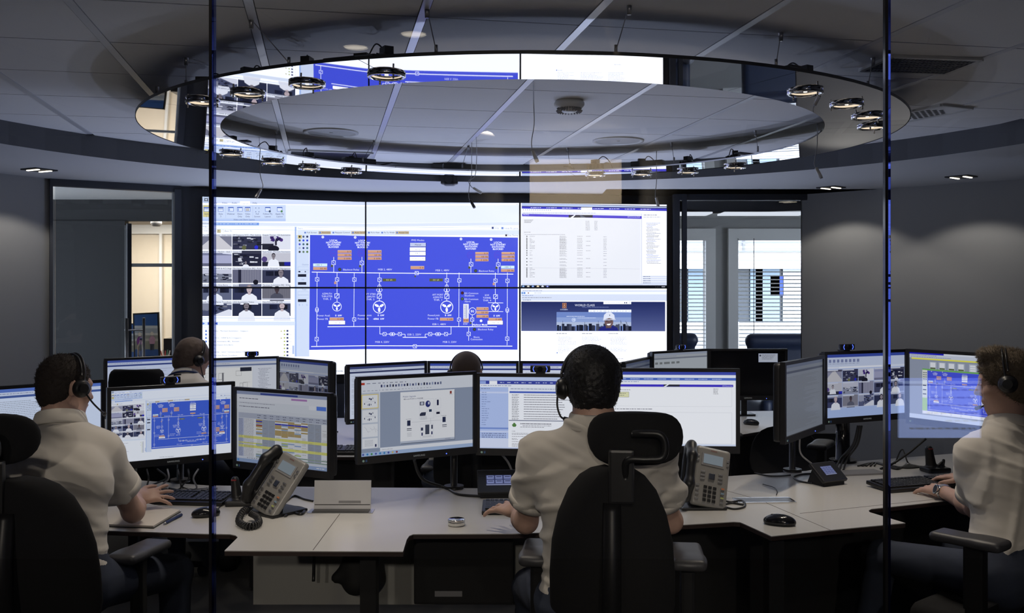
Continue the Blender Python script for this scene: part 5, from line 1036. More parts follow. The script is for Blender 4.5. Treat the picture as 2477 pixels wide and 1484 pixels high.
# ------------------------------------------------------------------ desks
DZ = 0.73
def desk(name, label, pts, seams=(), world=None, th=.018):
    q = [(*G(x, y, DZ).to_2d(),) for x, y in pts] if world is None else world
    t = thing(name, label, 'desk', (q[0][0], q[0][1], 0))
    b = MB(); b.prism(q, DZ-.003, DZ); b.build('laminate_top', 'desk', t, True); b = MB(); b.prism(q, DZ-th, DZ-.003); b.build('core_board', 'desk_edge', t, True)
    for (a, c) in seams:
        A, C_ = G(*a, DZ), G(*c, DZ); d = C_-A; b = MB(); b.box((A+C_)/2+Vector((0, 0, .0002)), (d.length, .0022, .0008), Rz(math.atan2(d.y, d.x))); b.build('joint', 'desk_edge', t, True)
    return t
front = [(-400, 1283), (250, 1284), (490, 1292), (556, 1293), (570, 1296), (575, 1301), (543, 1333), (975, 1335), (984, 1306), (990, 1297), (1000, 1293), (1240, 1292), (1450, 1284), (1655, 1270), (1775, 1263), (1790, 1264), (1802, 1269), (1866, 1298),
         (2020, 1282), (2190, 1266), (2104, 1240), (2101, 1236), (2108, 1232), (2285, 1213), (2477, 1190), (2800, 1160), (2800, 1085), (2320, 1097), (2060, 1118), (1950, 1140), (1640, 1161), (1400, 1178), (1180, 1182), (870, 1180), (500, 1175), (300, 1160), (-400, 1155)]
fd = desk('control_desk', 'long pale control desk with cut-outs where the three nearer operators sit', front, seams=(((757, 1332), (868, 1182)), ((1845, 1214), (2010, 1284)), ((1735, 1182), (1845, 1212)), ((1935, 1243), (2300, 1205))))
b = MB(); q0, q1 = Vector((G(508, 1340, DZ).x-.12, 4.30, 0)), Vector((.15, 4.36, 0)); b.box(((q0.x+q1.x)/2, 4.33, .47), (q1.x-q0.x, .02, .48)); b.build('modesty_panel', 'panel', fd, True)
for x, y in ((-1.9, 4.1), (-.55, 3.75), (.35, 4.2), (1.05, 3.9), (2.4, 4.5)):
    b = MB(); b.box((x, y, .35), (.06, .09, .70)); b.box((x, y, .02), (.09, .6, .04)); b.build('leg', 'black', fd, True)
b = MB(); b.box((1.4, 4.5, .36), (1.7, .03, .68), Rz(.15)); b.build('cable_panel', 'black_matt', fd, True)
bk = [(-3.45, 5.95), (-1.75, 5.75), (-1.45, 5.25), (-.62, 5.23), (-.5, 5.75), (.45, 5.85), (.7, 5.6), (1.0, 5.65), (1.41, 6.03), (1.76, 6.33), (2.15, 6.75), (2.15, 7.25), (1.2, 7.15), (-.5, 6.85), (-3.2, 6.75)]
bd = desk('control_desk', 'pale desk of the far row, in front of the video wall', None, world=bk)
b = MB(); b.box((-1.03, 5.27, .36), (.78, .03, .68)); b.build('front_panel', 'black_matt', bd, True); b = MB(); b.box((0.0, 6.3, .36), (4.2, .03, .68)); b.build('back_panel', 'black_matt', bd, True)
for x, y in ((-2.4, 6.4), (1.9, 6.8), (1.0, 6.0)): b = MB(); b.box((x, y, .35), (.06, .5, .70)); b.build('leg', 'black', bd, True)

# ------------------------------------------------------------------ monitors
MW, MH = .56, .362
def solve_yaw(pl, pr, zl):
    ml, mr = (pl-CX)/F, (pr-CX)/F; x0 = ml*zl; best = None      # right edge on its ray, MW away from the left edge
    A = mr*mr+1; Bq = -2*(mr*x0+zl); C_ = x0*x0+zl*zl-MW*MW; D = Bq*Bq-4*A*C_
    if D < 0: z = -Bq/2/A; return x0, zl, mr*z, z, x0, zl
    return x0, [(-Bq-math.sqrt(D))/2/A, (-Bq+math.sqrt(D))/2/A], mr
def monitor(label, pl, pr, zl, top, content, strength=.8, far=True, brand=False, desk_y=None, arm=False, stand=0, group=None, on=True, tint=None):
    s_ = solve_yaw(pl, pr, zl)
    if len(s_) == 3: x0, zs, mr = s_; zr = zs[1] if far else zs[0]; xr = mr*zr
    else: x0, _, xr, zr, _, _ = s_
    an = math.atan2(zr-zl, xr-x0); ztop = EYE+top; zb = ztop-MH
    cx, cy = x0+math.cos(an)*MW/2, zl+math.sin(an)*MW/2
    t = thing('desktop_monitor', label, 'monitor', (cx, cy, DZ), an, group); zb -= DZ; zc = zb+MH/2
    b = MB(); bw, bt, bb_ = .017, .015, .031
    for c_, sz in (((-MW/2+bw/2, 0, zc), (bw, .024, MH)), ((MW/2-bw/2, 0, zc), (bw, .024, MH)), ((0, 0, zb+MH-bt/2), (MW-2*bw, .024, bt)), ((0, 0, zb+bb_/2), (MW-2*bw, .024, bb_))): b.box(c_, sz)
    b.build('bezel', 'bezel', t)
    s2 = SDF(); s2.rbox((0, .030, zc), (MW/2-.004, .02, MH/2-.004), .012); s2.rbox((0, .055, zc), (MW/2-.09, .025, MH/2-.07), .02, k=.02); sdf_obj('back_shell', s2, .014, 'bezel', t, world=False)
    if on:
        m = screen_mat('monitor_screen', strength); content.emit('screen', m, t, MW-2*bw, MH-bt-bb_, (0, 0, 1, 1), -MW/2+bw, zb+MH-bt, -.004)
    else:
        b = MB(); b.box((0, -.003, zb+bb_+(MH-bt-bb_)/2), (MW-2*bw, .004, MH-bt-bb_)); b.build('screen', 'black_gloss', t)
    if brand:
        c = Canvas(lambda x, y: (x, y)); c.text(0, 0, 1, 'SAMSUNG', (190, 190, 186), 1, 'c', w=7.2); c.emit('logo', screen_mat('logo_glow', .35), t, .0075, .0075, (-9, -9, 9, 9), 0, zb+.012, -.0123)  # maker's name glows faintly by itself, its brightness is emission
    c = Canvas(lambda x, y: (x, y)); c.disc(0, 0, 1, (160, 190, 170), 1); c.rect(1.8, -1, 3.4, 1, (60, 90, 130), 1); c.emit('sticker', screen_mat('sticker_glow', .3), t, .005, .005, (-9, -9, 9, 9), -MW/2+.026, zb+.014, -.0123)  # sticker colours are emitted, a faint glow of their own
    b = MB(); b.cyl((.13, -.011, zb+.012), (.13, -.0135, zb+.012), .0025, n=8); b.build('power_light', 'blue_led', t)
    if arm:
        b = MB(); b.cyl((0, .16, .01), (0, .16, zb+.10), .038, .034, n=20); b.cyl((0, .16, 0), (0, .16, .012), .07, n=24); b.build('arm_post', 'black_gloss', t)
        b = MB(); b.box((0, .11, zb+.12), (.06, .10, .05), bev=.01); b.build('arm_joint', 'black_gloss', t)
    elif stand:                                     # swing arm: bracket behind the panel, bar to a post beside it
        sx_ = stand*MW*.5; b = MB(); b.box((sx_/2, .10, zc), (abs(sx_)+.04, .03, .05), bev=.008); b.build('arm_bar', 'black', t)
        b = MB(); b.cyl((sx_, .15, .0), (sx_, .15, zc+.02), .016, n=14); b.cyl((sx_, .15, 0), (sx_, .15, .014), .045, n=20); b.build('arm_post', 'black', t)
    else:
        b = MB(); b.box((0, .10, (zb+.14)/2+.006), (.04, .02, zb+.14), bev=.004); b.box((0, .085, zb+.13), (.09, .05, .09), bev=.01); b.build('stand', 'black', t)
        b = MB(); b.box((0, .14, .006), (.16, .12, .010), bev=.004); b.build('stand_base', 'black', t)
    return t
sheet, slides, mail, page6, thumbs = draw_sheet(), draw_slides(), draw_mail(), draw_desk_page(), draw_thumbs()
confm = Canvas(); _bl = lin(BLUE); confm.p = [([(a/2, b_/2) for a, b_ in p_], lin((64, 98, 212)) if c_ == _bl else c_, l_) for p_, c_, l_ in conf.p]
appm = draw_diagram_app(conf)
m1 = monitor('monitor almost hidden behind the head of the man at the left edge', -60, 251, 4.22, -.425, draw_page(21, (214, 226, 248), (90, 120, 200)), .75, far=True)
m2 = monitor('monitor with video faces and blue power diagram, right of the left-hand man', 258, 567, 4.24, -.427, confm, .72, stand=.25, far=True, brand=True)
m3 = monitor('monitor with a coloured schedule spreadsheet, angled behind the silver phone', 568, 803, 4.36, -.434, sheet, .52, far=False, stand=-1)
m4 = monitor('monitor showing a presentation slide, left of the middle operator', 862, 1150, 4.0, -.358, slides, .62, far=True, brand=True, stand=.9)
m5 = monitor('monitor showing an e-mail list, directly left of the middle operator\'s head', 1152, 1470, 4.30, -.368, mail, .82, far=False, stand=.2)
m6 = monitor('monitor showing a white service page, right of the middle operator\'s head', 1470, 1789, 4.17, -.335, page6, .85, far=True, stand=-.4)
m7 = monitor('monitor turned sharply sideways showing a grey text list, at the right station', 1893, 1990, 4.27, -.318, draw_page(31, (140, 146, 156), (110, 118, 138), 40), .5, far=True, stand=1)
m8 = monitor('monitor with a grid of video faces under a webcam, right station', 1991, 2192, 4.83, -.308, thumbs, .62, far=True, brand=True, arm=True)
m9 = monitor('monitor with a blue diagram window in front of the fair-haired man', 2194, 2470, 4.72, -.285, appm, .72, far=False, arm=True)
b1 = monitor('far-row monitor behind the empty chair back, left of the man in a lanyard', 252, 462, 6.2, -.438, draw_page(41, (206, 216, 240), (70, 90, 170)), .7)
b2 = monitor('far-row monitor showing a line drawing, right of the man in a lanyard', 463, 674, 6.2, -.44, draw_page(42, diagram=True), .6)
b3 = monitor('far-row angled monitor showing dim video faces beside a line drawing monitor', 675, 801, 6.22, -.428, thumbs, .34, far=False)
b4 = monitor('far-row monitor behind the slide presentation monitor, with a dark picture', 838, 1031, 5.87, -.452, draw_page(44, (214, 222, 240), (60, 70, 120)), .75)
b5 = monitor('far-row monitor behind the bald head', 1034, 1256, 5.95, -.435, draw_page(45, (220, 228, 246), (60, 80, 170)), .8)
b6 = monitor('far-row monitor behind the middle operator\'s head', 1258, 1480, 5.95, -.435, draw_page(46, (224, 230, 246), (70, 80, 170)), .8)
b7 = monitor('far-row monitor turned sideways, right of the middle operator\'s head', 1508, 1574, 6.0, -.445, draw_page(47, (110, 118, 136), (80, 90, 120)), .5)
b8 = monitor('far-row monitor with a blank grey page, left of the switched-off monitor', 1575, 1713, 6.45, -.41, draw_page(48, (196, 202, 208), (170, 178, 196), 4), .55)
b9 = monitor('switched-off far-row monitor with a small message box, under the right glazing', 1713, 1904, 6.85, -.415, None, far=True, on=False, brand=True)
c = Canvas(lambda x, y: (x, y)); c.rect(0, 0, 22, 10, (190, 200, 226), 1); c.rect(.5, .5, 21.5, 9.5, (216, 222, 236), 2); [c.dash(4, 1.5+k*1.5, 15-k, .7, (80, 80, 100), random.Random(k), 3) for k in range(4)]; c.disc(2, 2.4, 1, (60, 60, 80), 3); c.emit('message_box', screen_mat('message_glow', .5), b9, .0062, .0062, (0, 0, 22, 10), .075, MH+.24-.02-.13, -.006)
def webcam(label, mon, dx=.0):
    t = thing('webcam', label, 'webcam', mon.matrix_basis@Vector((dx, 0, ((bpy.data.objects[mon.name].get('top') or 0)))), mon.rotation_euler.z); return t
def cam_asset():
    t = thing('webcam', '', 'webcam'); MB().box((0, 0, .018), (.088, .024, .030), bev=.008).build('body', 'black', t)
    MB().cyl((0, -.012, .018), (0, -.018, .018), .011, n=18).build('lens', 'black_gloss', t)
    for s_ in (-1, 1): b = MB(); b.tube(curve([(s_*.026, -.0128, .006), (s_*.031, -.0128, .018), (s_*.026, -.0128, .030)], 5), .0014, 6); b.build('light_ring', 'blue_led', t)
    b = MB(); b.box((0, .02, .0), (.04, .045, .006)); b.box((0, .036, -.02), (.04, .006, .04)); b.build('clip', 'black', t); return t
w0 = cam_asset()
for k, (lb, px, py, mon) in enumerate((('webcam on top of the monitor right of the left-hand man', 412, 937, m2), ('webcam on the monitor left of the middle operator\'s head', 1307, 898, m5), ('webcam on the right station monitor with the grid of faces', 2048, 853, m8),
                                      ('webcam on the far-row monitor with a line drawing', 609, 868, b2), ('webcam on the far-row monitor with a blank grey page', 1647, 850, b8))):
    o = w0 if k == 0 else copy_tree(w0); d = mon.location.y; an = mon.rotation_euler.z; m_ = (px-CX)/F
    tt = (m_*mon.location.y-mon.location.x)/(math.cos(an)-m_*math.sin(an)); p = Vector(mon.location)+Vector((math.cos(an)*tt, math.sin(an)*tt, 0))
    bz = [c_ for c_ in mon.children if c_.name.startswith('bezel')][0]; top = max(v.co.z for v in bz.data.vertices)
    place(o, (p.x, p.y, DZ+top+.003), an, lb, 'webcams on the monitors')

# ------------------------------------------------------------------ small desk things
def kb_asset(name):
    t = thing(name, '', 'keyboard'); b = MB(); s_ = Rx(.07)
    b.box((0, 0, .014), (.45, .165, .018), s_, bev=.006); b.build('case', 'black', t); b = MB(); r_ = random.Random(4)
    for row in range(6):
        y = .06-row*.0215-(0.006 if row else 0); x = -.212
        while x < .212:
            w = .0175 if not (row == 5 and -.12 < x < 0.02) else .11
            if not (.062 < x < .072 or .128 < x < .136): b.box(s_@Vector((x+w/2, y, .026)), (w-.0025, .017, .007), s_)
            x += w+.0012
    b.build('keys', 'bezel', t); b = MB()
    for k in range(60): b.box(s_@Vector((r_.uniform(-.2, .2), .05-.0215*r_.randint(0, 4), .0298)), (.004, .0012, .0004), s_)
    b.build('key_legends', 'white', t); return t
k0 = kb_asset('keyboard')
def on_desk(px, py, z=DZ): return G(px, py, z)
place(k0, on_desk(434, 1213), -.12, 'black keyboard under the hand of the left-hand man', 'keyboards')
o = copy_tree(k0); place(o, on_desk(1300, 1236), .0, 'black keyboard in front of the middle operator', 'keyboards')
o = copy_tree(k0); place(o, on_desk(2222, 1178), .33, 'black keyboard in front of the fair-haired man', 'keyboards')
o = copy_tree(k0); place(o, on_desk(795, 1096), .0, 'black keyboard on the far desk between two front monitors', 'keyboards')
def mouse(label, px, py, rz, s=1.0):
    t = thing('computer_mouse', label, 'mouse', on_desk(px, py), rz, 'mice'); s_ = SDF(); s_.ell((0, 0, .012), (.033*s, .056*s, .026*s)); s_.half((0, 0, 0), (0, 0, -1), (-.1, -.1, -.1), (.1, .1, .1), .003); sdf_obj('shell', s_, .003, 'black_gloss', t, world=False)
    MB().cyl((-.003, .026*s, .0305*s), (.003, .026*s, .0305*s), .006, n=14).build('scroll_wheel', 'grey', t); b = MB(); b.box((0, .01, .0375*s), (.010, .008, .0006)); b.build('logo', 'steel', t)
mouse('black mouse between the left keyboard and the charging dock', 498, 1250, -1.1); mouse('glossy black mouse alone on the right part of the near desk', 1886, 1270, 1.2, 1.1); mouse('black mouse on the far desk before the switched-off monitor', 1817, 1028, .9)
# charging docks
def dock(label, px, py, rz, s=1.0):
    t = thing('headset_dock', label, 'charging dock', on_desk(px, py), rz)
    s_ = SDF(); s_.rbox((0, 0, .012), (.055*s, .04*s, .012), .006); s_.cap((-.012*s, .01, .015), (-.022*s, .015, .10*s), .024*s, .017*s, k=.012); s_.cap((.035*s, 0, .015), (.043*s, 0, .05*s), .009*s, .007*s, k=.01); s_.cap((.01, -.01, .03), (.03, -.01, .045), .008, k=.01); sdf_obj('cradle', s_, .004, 'black', t, world=False)
    b = MB(); b.box((-.024*s, -.004, .104*s), (.02, .012, .004)); b.build('indicator', mat('dim_red_light', (.3, .03, .03), .3), t)
dock('black headset charging dock beside the grey phone with the coiled cord', 580, 1222, .1); dock('black headset charging dock in front of the fair-haired man', 2262, 1142, .2, 1.1)
# telephones
def phone(label, px, py, rz, tilt, lean=0.0):
    t = thing('desk_telephone', label, 'telephone', on_desk(px, py), rz); t.scale = (1.1, 1.1, 1.1); A = Rx(R(90)-tilt)  # body plane; tilt measured from vertical
    A = Ry(lean)@Rx(R(90)-tilt); O = Vector((0, -.02, .012))
    def q(x, y, z): return O+A@Vector((x, y, z))      # x across, y up the body, z out of its face
    A2 = A
    s_ = SDF(); s_.rbox(q(.012, .115, 0), (.068, .115, .016), .012, A2); sdf_obj('body', s_, .005, 'phone', t, world=False)
    s_ = SDF(); s_.cap(q(-.078, .015, .02), q(-.078, .06, .045), .020, .018, k=.02); s_.cap(q(-.078, .06, .045), q(-.078, .17, .045), .017, .017, k=.02); s_.cap(q(-.078, .17, .045), q(-.078, .218, .022), .018, .021, k=.02); s_.rbox(q(-.078, .115, 0), (.022, .105, .012), .008, A2, k=.015); sdf_obj('handset', s_, .005, 'black', t, world=False)
    b = MB(); b.box(q(.012, .178, .017), (.088, .048, .003), A2); b.build('screen_surround', 'grey', t); b = MB(); b.box(q(.012, .180, .019), (.074, .036, .002), A2); b.build('screen', emat('phone_lcd', (.45, .52, .56), .35), t)
    c_ = Canvas(lambda x, y: (x, y)); c_.text(0, 0, 1, 'AVAYA', (150, 40, 40), 1, 'c', w=4.5, bold=True); lo = c_.emit('logo', screen_mat('avaya_glow', .3), t, .0055, .0055, (-9, -9, 9, 9), 0, 0, 0); lo.matrix_local = Matrix.Translation(q(.012, .212, .0172))@(A2@Rx(R(-90))).to_4x4()  # phone logo is given a weak glow of its own
    b = MB()
    for i in range(4):
        for j in range(3): b.box(q(-.008+j*.018, .022+i*.0165, .018), (.013, .011, .006), A2, bev=.002)
    b.build('keypad', 'black', t); b = MB()
    for i in range(4):
        for x in (-.038, .058): b.box(q(x, .022+i*.0175, .018), (.014, .008, .005), A2, bev=.0015)
    for i in range(3):
        for x in (-.022, .046): b.box(q(x, .100+i*.014, .018), (.017, .007, .005), A2, bev=.0015)
    for x in (-.046, .07):
        for y in (.17, .186): b.box(q(x, y, .018), (.010, .010, .005), A2, bev=.0015)
    b.build('function_buttons', 'steel', t); b = MB(); b.box(q(.012, .114, .0185), (.024, .024, .006), A2, bev=.003); b.build('navigation_key', 'chrome', t)
    for i, cc in enumerate(((.5, .18, .08), (.2, .3, .4), (.4, .45, .15))): b = MB(); b.box(q(.058, .0755-i*.0175, .0205), (.012, .006, .002), A2); b.build('coloured_key', M.setdefault('ck%d' % i, mat('key_colour', cc, .5)), t)
    b = MB(); b.box((0, .05, .006), (.17, .16, .010), bev=.004); b.build('base', 'black', t); b = MB(); b.box(q(0, .05, -.03), (.10, .10, .02), A2@Rx(.5)); b.build('foot', 'black', t)
    return t, q
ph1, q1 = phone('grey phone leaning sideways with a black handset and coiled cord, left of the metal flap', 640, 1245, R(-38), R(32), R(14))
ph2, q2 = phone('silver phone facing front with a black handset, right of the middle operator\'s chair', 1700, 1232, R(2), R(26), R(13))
def coil(label, pts, r=.011, turns=34):
    q = curve(pts, 10); L = len(q); out = []
    for k in range(turns*10):
        f = k/(turns*10)*(L-1.001); i = int(f); p = q[i].lerp(q[i+1], f-i); d = (q[min(i+1, L-1)]-q[i]).normalized(); x = d.cross(Vector((0, 0, 1))); x = x.normalized() if x.length > .1 else Vector((1, 0, 0)); u = x.cross(d); a = 2*math.pi*k/10
        out.append(p+(x*math.cos(a)+u*math.sin(a))*r)
    return out
c0 = Vector(on_desk(600, 1250)); t = thing('coiled_cord', 'black coiled handset cord looping on the desk below the grey phone', 'cord', c0)
b = MB(); b.tube([v-c0 for v in coil('', [P(612, 1236, 3.97), G(590, 1236, .75), G(578, 1262, .745), G(600, 1274, .745), G(625, 1268, .745), G(622, 1252, .75), G(606, 1242, .76)])], .0035, 6); b.build('cord', 'cable_black', t)
# flip-up metal cable box, flat metal lids
t = thing('desk_cable_box', 'open metal cable flap standing up from the desk beside the grey phone', 'cable box', on_desk(826, 1238))
b = MB(); b.box((0, .03, .062), (.232, .006, .115), Rx(-.12)); b.build('flap', 'steel', t); b = MB(); b.box((0, -.005, .0015), (.262, .075, .003)); b.build('surround', 'steel', t); b = MB(); b.box((0, -.005, .004), (.228, .055, .003)); b.build('opening', 'black', t)
b = MB(); b.box((.0, .024, .018), (.226, .004, .012)); b.build('brush_strip', 'black', t); b = MB(); b.box((.03, .0205, .034), (.09, .001, .010), Rx(-.12)); b.build('rating_label', 'grey', t)
t = thing('cable_cover', 'closed flat metal cable lid in the desk behind the lone mouse', 'cable lid', on_desk(1848, 1212), .05); MB().box((0, 0, .0015), (.235, .085, .003)).build('lid', 'steel', t); b = MB(); [b.box(c_, s_) for c_, s_ in (((0, .045, .002), (.25, .006, .004)), ((0, -.045, .002), (.25, .006, .004)), ((.122, 0, .002), (.006, .09, .004)), ((-.122, 0, .002), (.006, .09, .004)))]; b.build('rim', 'chrome', t)
t = thing('document_tray', 'thin grey pad lying below the right station monitors', 'pad', on_desk(2075, 1146), .2); MB().box((0, 0, .004), (.24, .11, .008)).build('pad', 'grey', t)
# conference touch units
def touch(label, px, py, rz, w, h, tilt, lit, rows, cols):
    t = thing('touch_panel', label, 'touch panel', on_desk(px, py), rz); A = Rx(tilt); c_ = Vector((0, 0, h/2*math.sin(tilt)+.02))
    b = MB(); b.box(c_, (w, h, .016), A, bev=.005); b.build('panel', 'black', t)
    n_ = MB(); hh = h/2; b_ = [(-w/2+.01, -hh*.8*math.cos(tilt), 0), (w/2-.01, -hh*.8*math.cos(tilt), 0)]; y0, y1 = -hh*.85*math.cos(tilt), hh*.85*math.cos(tilt); z0, z1 = .004, h*math.sin(tilt)*.92; x_ = w/2-.012
    n_.v = [Vector(v) for v in ((-x_, y0, 0), (x_, y0, 0), (x_, y1+.03, 0), (-x_, y1+.03, 0), (-x_, y0, z0+.012), (x_, y0, z0+.012), (x_, y1, z1), (-x_, y1, z1))]; n_.f = [[0, 3, 2, 1], [4, 5, 6, 7], [0, 1, 5, 4], [1, 2, 6, 5], [2, 3, 7, 6], [3, 0, 4, 7]]; n_.sm = [False]*6; n_.build('wedge_base', 'black_matt', t)
    sw_, sh_ = lit; c2 = Canvas(lambda x, y: (x, y)); c2.rect(0, 0, 1, 1, (60, 66, 110), 1)
    for i in range(cols):
        for j in range(rows): c2.rect((i+.08)/cols, (j+.1)/rows*.85, (i+.92)/cols, (j+.9)/rows*.85, (140, 150, 200), 2); c2.rect((i+.2)/cols, (j+.3)/rows*.85, (i+.8)/cols, (j+.5)/rows*.85, (60, 64, 100), 3)
    c2.rect(0, .88, 1, 1, (150, 156, 190), 2); so = c2.emit('screen', screen_mat('touch_screen', .6), t, sw_, sh_, (0, 0, 1, 1), -sw_/2, sh_/2, 0); so.matrix_local = Matrix.Translation(c_+A@Vector((0, .004, .0085)))@(A@Rx(R(-90))).to_4x4()
    return t
touch('black touch panel with lit buttons beside the middle operator\'s left hand', 1207, 1200, R(4), .19, .14, R(34), (.112, .062), 2, 3)
touch('black wedge-shaped touch phone standing alone on the right part of the near desk', 2003, 1172, R(28), .15, .115, R(38), (.068, .052), 4, 4)
# tin, pen, notebook
t = thing('round_tin', 'small round metal tin on the near desk', 'tin', on_desk(1104, 1272)); MB().lathe([(0, 0), (.032, 0), (.032, .018), (0, .018)], 36).build('body', 'steel', t); MB().lathe([(0, .026), (.030, .026), (.033, .023), (.033, .0185), (.03, .0185)], 36).build('lid', 'chrome', t); b = MB(); b.lathe([(.0323, .004), (.0323, .014)], 36); b.build('label_band', 'white', t)
A_, B_ = G(400, 1266, DZ+.006), G(439, 1246, DZ+.006); t = thing('ballpoint_pen', 'dark blue ballpoint pen right of the open notebook', 'pen', A_); d = (B_-A_); MB().cyl((0, 0, 0), d, .0055, n=12).build('barrel', 'lanyard', t); MB().cyl(-d*.12, (0, 0, 0), .001, .005, n=10).build('tip', 'steel', t); MB().box(d*.8+Vector((0, 0, .007)), (.004, .035, .002), Rz(math.atan2(d.y, d.x)-R(90))).build('clip', 'steel', t)
t = thing('notebook', 'open white notebook under the elbow of the left-hand man', 'notebook', on_desk(338, 1250), .05); qq = [(*(G(x, y, DZ).to_2d()-Vector(t.location).to_2d()),) for x, y in ((225, 1222), (250, 1276), (372, 1280), (438, 1240), (330, 1218))]
qq = [tuple(Rz(-.05)@Vector((x, y, 0)))[:2] for x, y in qq]; MB().prism(qq, 0, .003).build('cover', 'black', t); MB().prism([(x*.97, y*.97) for x, y in qq], .003, .010).build('pages', 'paper', t)
# cables on the desks: one thing per lead
def lead(label, pts, r=.0035, m='cable_black', group=None, name='cable'):
    q = [G(x, y, z) if d is None else P(x, y, d) for (x, y, z, d) in [(p[0], p[1], p[2] if len(p) > 2 else DZ+.004, p[3] if len(p) > 3 else None) for p in pts]]
    c_ = q[0]; b = MB(); b.tube(curve([v-c_ for v in q], 8), r, 8); o = b.build(name, m); o.location = c_; return tag(o, label, 'cable', group)
lead('thick black cable running from the slide monitor down to the touch panel', [(1002, 1113, 0, 4.25), (1012, 1145, 0, 4.3), (1030, 1165, 0, 4.35), (1075, 1180), (1110, 1197), (1165, 1202)], .007)
lead('grey cable hanging behind the e-mail monitor toward the touch panel', [(1212, 1098, 0, 4.4), (1228, 1118, 0, 4.4), (1238, 1140, 0, 4.4), (1245, 1165, 0, 4.4)], .005, 'cable_grey')
lead('black cable looping above the lit touch panel', [(1180, 1172), (1195, 1146, 0, 4.4), (1230, 1144, 0, 4.4), (1246, 1160, 0, 4.4)], .004)
for k in range(7):
    r_ = random.Random(60+k); x = 330+k*25; lead('thin cables tangled under the diagram monitor of the left station', [(x, 1135, 0, 4.32), (x+r_.uniform(-15, 25), 1158, 0, 4.3), (x+r_.uniform(-30, 30), 1180), (x+r_.uniform(-40, 60), 1188), (x+r_.uniform(10, 90), 1182)], .004, 'cable_black' if k % 3 else 'cable_grey', 'cables tangled under the left station monitor')
lead('mouse lead curving from the left mouse toward the charging dock', [(520, 1240), (535, 1222), (545, 1200), (552, 1193), (540, 1198), (508, 1206)], .002)
lead('thin lead between the left keyboard and the charging dock', [(505, 1210), (530, 1203), (548, 1208), (555, 1205)], .0025); lead('black lead from the grey phone to the metal flap', [(690, 1215), (712, 1200), (735, 1208), (757, 1213)], .004); lead('bunched black lead beside the foot of the grey phone', [(675, 1240), (705, 1228), (735, 1232), (728, 1245), (700, 1238), (690, 1250)], .006)
lead('black bunched leads beside the silver phone', [(1740, 1205), (1765, 1215), (1795, 1212), (1802, 1226), (1775, 1232), (1750, 1224), (1770, 1218), (1798, 1222)], .004); lead('black lead joining the wedge touch phone', [(1965, 1170), (1935, 1165), (1920, 1155), (1940, 1148), (1968, 1146)], .004)
lead('short black lead with a plug lying left of the wedge touch phone', [(1825, 1145), (1860, 1152), (1895, 1152), (1912, 1150)], .0035); lead('thin lead curving on the desk in front of the wedge touch phone', [(1845, 1172), (1872, 1180), (1880, 1190), (1878, 1198)], .0018)
lead('grey cable from the sideways monitor down to the wedge touch phone', [(1935, 1050, 0, 4.5), (1936, 1095, 0, 4.5), (1960, 1120, 0, 4.55), (1990, 1140, 0, 4.6)], .004, 'cable_grey')
for k, (a, c_) in enumerate(((2040, 0), (2050, 1), (2062, 2))): lead('black cables hanging behind the right station monitor post', [(2085-k*5, 1030, 0, 4.95), (2075-k*6, 1075, 0, 4.95), (2050-k*8, 1110, 0, 4.95), (2040-k*10, 1138)], .005, group='cables behind the right station post')
for k in range(5):
    r_ = random.Random(80+k); lead('tangled black cables on the desk behind the right keyboard', [(2075+k*10, 1128), (2110+r_.uniform(0, 20), 1120), (2150+r_.uniform(0, 20), 1128+k*2), (2195, 1133-k*2), (2230+r_.uniform(0, 20), 1130), (2280, 1140-k)], .004, 'cable_black', 'tangled cables behind the right keyboard')
lead('thick black cable rising behind the reflected monitor at the right', [(2130, 1135), (2160, 1122, 0, 4.9), (2200, 1095, 0, 4.9), (2240, 1062, 0, 4.9)], .006); lead('bent black wire standing up beside the right keyboard', [(2165, 1122), (2182, 1088, 0, 4.95), (2195, 1118), (2205, 1126)], .004)
# things under the near desk
t = thing('computer_case', 'black computer case with a pale label under the near desk', 'computer', (P(1075, 1330, 3.95).x+.08, 4.05, .36)); MB().box((0, 0, .14), (.40, .30, .27), bev=.01).build('case', 'black_matt', t); MB().box((-.06, -.152, .05), (.11, .004, .022)).build('label_strip', 'grey', t); MB().box((0, 0, .32), (.05, .2, .05)).build('bracket', 'black', t)
t = thing('hanging_bag', 'black bag hanging under the near desk before the grey panel', 'bag', (P(850, 1400, 4.1).x, 4.1, .40)); s_ = SDF(); s_.cap((.02, 0, .0), (.0, 0, .30), .06, .03, k=.03); s_.cap((-.06, -.02, .02), (.03, 0, .10), .022, .03, k=.03); s_.cap((.06, 0, .02), (.03, 0, .25), .035, .03, k=.03); sdf_obj('pouch', s_, .012, 'black_matt', t, world=False)
b = MB(); b.tube(curve([(-.02, 0, .12), (-.03, 0, .25), (-.09, 0, .29), (-.15, 0, .2), (-.16, 0, .0)]), .007, 8); b.build('strap', 'black', t)
